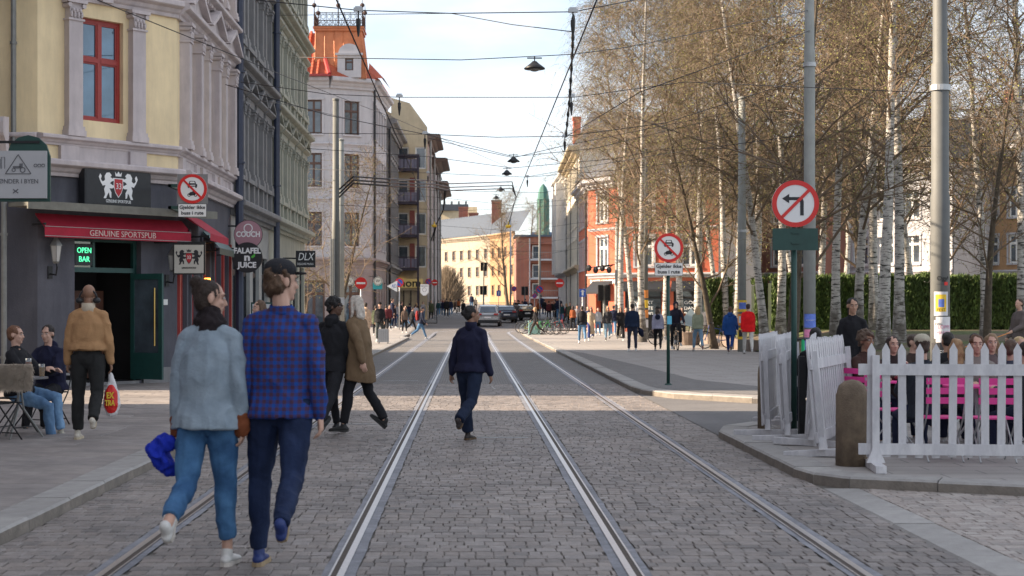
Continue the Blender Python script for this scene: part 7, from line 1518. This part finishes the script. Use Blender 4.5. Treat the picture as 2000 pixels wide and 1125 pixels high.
pl = person('walker in a grey brown jacket holding an orange dog lead at the right edge', X_(1994, 34), 34, -70, 1.74, top=(.11, .09, .085), pants=(.03, .03, .04), hair=('short', (.05, .03, .02)), loose=1.2, arms=((30, 8, 40, 5), (10, 8, 20)), legs=((12, 6), (-12, 12)))
hl = world(pl, pl['hL']); tag(MB().ring([hl, hl+Vector((-.5, -.2, -.15)), hl+Vector((-1.1, -.4, -.3))], [.009]*3, seg=5).build('dog_lead', ORP), 'taut orange dog lead stretching from the walker at the right edge', 'dog lead')
# ------------------------------------------------------------------ bicycles, scooter, cars
TYRE = mat('tyre_rubber', (.02, .02, .02), .8, 0, .1)
def bicycle(label, x, y, rz, col, z=PK, s=1., group=None, name='bicycle', lean=0):
    t = thing(name, label, 'bicycle', (x, y, z+gz(y)), rz, group); t.rotation_euler.x = lean; fm = mat('bike_%d_%d' % (col[0]*255, col[2]*255), col, .35, .2, .05)
    for q in (-.52, .52):
        w = MB(); w.ring([(q+.33*cos(a), 0, .35+.33*sin(a)) for a in [2*pi*i/20 for i in range(21)]], [.02]*21, seg=6, cap=False); wo = w.build('wheel', TYRE, t); r = MB()
        for i in range(10): a = 2*pi*i/10; r.ring([(q, 0, .35), (q+.31*cos(a), 0, .35+.31*sin(a))], [.003]*2, seg=3)
        r.ring([(q, -.04, .35), (q, .04, .35)], [.025]*2, seg=8); r.build('spokes', GALV, wo)
    f = MB(); bb, st, hd, ra, fa = (-.05, 0, .3), (-.18, 0, .82), (.36, 0, .84), (-.52, 0, .35), (.52, 0, .35)
    for a, c in ((bb, st), (bb, hd), ((-.15, 0, .76), hd), (bb, ra), ((-.15, 0, .74), ra), ((.34, 0, .93), (.40, 0, .66)), ((.40, 0, .66), fa)): f.ring([a, c], [.017]*2, seg=6)
    f.build('frame', fm, t); MB().box((-.32, -.07, .86), (-.06, .07, .91)).ring([st, (-.2, 0, .88)], [.013]*2, seg=6).build('saddle', BLACKF, t)
    MB().ring([(.30, -.3, 1.0), (.36, -.12, 1.02), (.34, 0, .98), (.36, .12, 1.02), (.30, .3, 1.0)], [.013]*5, seg=6).ring([(.34, 0, .9), (.34, 0, .99)], [.015]*2, seg=6).build('handlebar', BLACKF, t)
    MB().ring([(-.05, -.05, .3), (-.05, .05, .3)], [.09]*2, seg=12).ring([(-.05, -.07, .3), (.1, -.07, .22)], [.01]*2, seg=5).build('crank', GALV, t); return t
Yc = 4740/82; xc = X_(1320, Yc)
bicycle('dark bicycle ridden straight towards us by the hooded cyclist', xc, Yc, radians(-90), (.02, .02, .025))
person('cyclist in a dark hoodie with the hood up riding towards us', xc, Yc+.15, 0, 1.80, top=(.022, .02, .035), pants=BK, hair=('none', BK), hood='up', sit=.9, legs=((52, 52, 6), (24, 20, 6)), arms=((48, 14, 12), (48, 14, 12)), lean=12, loose=1.15, face_on=True)
for i, (p, Y, a, c, lab) in enumerate(((1060, 92, 20, (.05, .35, .05), 'green framed bicycle leftmost in the parked row'), (1068, 93, -15, (.4, .4, .42), 'silver bicycle second in the parked row'), (1074, 92, 30, (.03, .03, .03), 'black bicycle in the middle of the parked row'), (1082, 93, 10, (.05, .25, .3), 'teal bicycle fourth in the parked row'), (1040, 94, 0, (.45, .40, .03), 'yellow bicycle lying low beside the pastel container'), (1032, 96, 15, (.25, .3, .3), 'pale grey bicycle at the left end near the crowd'), (1088, 94, -30, (.3, .04, .04), 'dark red bicycle at the right end of the row'))): bicycle(lab, X_(p, Y), Y, radians(a), c, group='bicycles parked by the crossing', s=1)
for p, Y, a, c, lab in ((1400, 60, 200, (.03, .08, .3), 'blue bicycle leaning by the low park wall'), (1303, 66, 10, (.4, .4, .4), 'silver bicycle behind the signpost'), (1340, 70, 170, (.02, .02, .02), 'black bicycle with a white bag behind the cyclist')): bicycle(lab, X_(p, Y), Y, radians(a), c)
sc_t = thing('kick_scooter', 'green electric kick scooter parked beside the no left turn post', 'scooter', (X_(1562, 22.3), 22.3, PK), radians(70)); MB().box((-.35, -.07, .1), (.35, .07, .16)).build('deck', BLACKF, sc_t); MB().ring([(.42, 0, .2), (.34, 0, 1.12)], [.03, .025], seg=8).build('stem', mat('scooter_green', (.03, .55, .22), .4), sc_t); MB().ring([(.34, -.24, 1.12), (.34, .24, 1.12)], [.018]*2, seg=6).build('handlebar', BLACKF, sc_t)
for q in (-.42, .44): MB().ring([(q, -.03, .11), (q, .03, .11)], [.11]*2, seg=14).build('wheel', TYRE, sc_t)
ks = thing('kick_scooter', 'dark kick scooter left on the far left pavement', 'scooter', (X_(843, 118), 118, PK+gz(118)), radians(10)); MB().box((-.4, -.08, .1), (.4, .08, .16)).ring([(.42, 0, .15), (.36, 0, 1.1)], [.03]*2, seg=6).build('deck', BLACKF, ks); MB().ring([(.36, -.2, 1.1), (.36, .2, 1.1)], [.02]*2, seg=5).build('handlebar', BLACKF, ks)
def car(label, x, y, rz, col, suv=True, name='parked_car', cat='car'):
    t = thing(name, label, cat, (x, y, gz(y)), rz); pm = mat('car_paint_%d_%d' % (col[0]*255, col[2]*255), col, .25, .4, .03, coat=.8); hh = 1.62 if suv else 1.42; hw = .9; L_ = 4.5
    # rear faces -y; sections along y: (y, half width, z low, z high)
    def loft(sec, m, nm, par=t):
        b = MB(); vs = []
        for (yy, w, z0, z1, tw) in sec: vs += [(-w*.94, yy, z0), (-w, yy, z0+(z1-z0)*.35), (-w*.98, yy, z0+(z1-z0)*.7), (-tw, yy, z1), (tw, yy, z1), (w*.98, yy, z0+(z1-z0)*.7), (w, yy, z0+(z1-z0)*.35), (w*.94, yy, z0)]
        n = len(sec); b.add(vs, [(i*8+k, i*8+(k+1) % 8, (i+1)*8+(k+1) % 8, (i+1)*8+k) for i in range(n-1) for k in range(8)]+[tuple(range(8)), tuple(range((n-1)*8, n*8))]); return b.build(nm, m, par)
    body = loft([(-2.2, .8, .42, .75, .76), (-2.25, .86, .36, .9, .8), (-2.15, .9, .3, 1.0, .82), (-1.4, .92, .25, 1.02, .84), (1.2, .92, .25, .98, .84), (1.9, .88, .28, .86, .78), (2.2, .78, .36, .7, .6)], pm, 'body')
    loft([(-2.1, .76, .98, 1.05, .7), (-1.75, .74, .98, hh-.06, .6), (-1.2, .74, .98, hh, .62), (.1, .74, .98, hh, .62), (.9, .76, .96, 1.0, .72)], pm, 'cabin', t)
    b = MB(); b.add([(-.62, -2.12, 1.06), (.62, -2.12, 1.06), (.54, -1.80, hh-.14), (-.54, -1.80, hh-.14)], [(0, 1, 2, 3)]); b.build('rear_window', glass(), t, fix=False, loc=(0, -.03, 0))
    for sd in (-1, 1):
        b = MB(); b.add([(sd*.765, -1.6, 1.04), (sd*.765, .6, 1.02), (sd*.70, .1, hh-.1), (sd*.70, -1.3, hh-.1)], [(0, 1, 2, 3)]); b.build('side_window', glass(), t, fix=False)
        MB().box((sd*.62-.16, -2.29, .86), (sd*.62+.16, -2.2, .98)).build('tail_light', mat('tail_red', (.4, .01, .01), .3, 0, 0), t)
        MB().box((sd*.98-.08, .3, 1.0), (sd*.98+.08, .42, 1.12)).build('mirror', pm, t)
        for yy in (-1.4, 1.35):
            w = MB().ring([(sd*.72, yy, .33), (sd*.92, yy, .33)], [.33]*2, seg=20).build('wheel', TYRE, t); MB().ring([(sd*.915, yy, .33), (sd*.93, yy, .33)], [.2]*2, seg=12).build('rim', GALV, w)
    MB().box((-.26, -2.29, .62), (.26, -2.26, .73)).build('number_plate', WHT, t); MB().box((-.8, -2.28, .3), (.8, -2.2, .5)).build('bumper', BLACKF, t); return t
car('silver grey SUV seen from behind waiting before the far crossing', X_(955, 118), 118, radians(-3), (.38, .39, .40), True)
car('dark blue grey car standing right of the silver SUV', X_(985, 130), 130, radians(4), (.05, .07, .11), False)
car('dark car partly hidden far right among the crowd', X_(1012, 138), 138, radians(20), (.03, .03, .035), False)
# ------------------------------------------------------------------ small things on the pavements
tag(MB().box((-.35, -.25, 0), (.35, .25, .75)).box((-.38, -.28, .75), (.38, .28, .82)).build('pastel_container', mat('pastel_teal', (.25, .45, .42), .6), loc=(X_(1044, 92.5), 92.6, PK)), 'small pastel teal container between the parked bicycles', 'container')
ab = thing('pavement_board', 'black A-board standing by the bakery windows', 'sign board', (X_(1277, 80), 80, PK), 0); MB().box((-.4, -.03, 0), (.4, .03, 1.25)).build('board', BLACK, ab)
tent = thing('pale_tent', 'small pale blue and white parasol tent at the park edge behind the cyclist', 'tent', (X_(1350, 68), 68, PK)); b = MB(); b.add([(-.6, -.4, .9), (.6, -.4, .6), (.5, .5, .8), (0, 0, 1.6)], [(0, 1, 3), (1, 2, 3), (2, 0, 3)]); b.build('canvas', mat('pale_canvas', (.4, .5, .55), .7), tent); MB().ring([(0, 0, 0), (0, 0, 1.5)], [.03]*2, seg=6).build('stem', GALV, tent)
pt = thing('planter', 'round brown planter behind the signpost at the park edge', 'planter', (X_(1345, 66), 66, PK)); MB().ring([(0, 0, 0), (0, 0, .5), (0, 0, .55)], [.45, .6, .62], seg=18).build('bowl', STW, pt)
# white wire inlays: thin expansion strips crossing the tracks, as in the photograph
for x0, x1, y in ((-2.0, -1.2, 35.5), (-3.0, -2.45, 26.8), (.0, .75, 19.9), (-2.2, -1.1, 22.2)):
    o = MB().box((x0, y, .002), (x1, y+.035, .007)).build('steel_strip', GALV); o.parent = road
bpy.data.scenes.remove(TS)
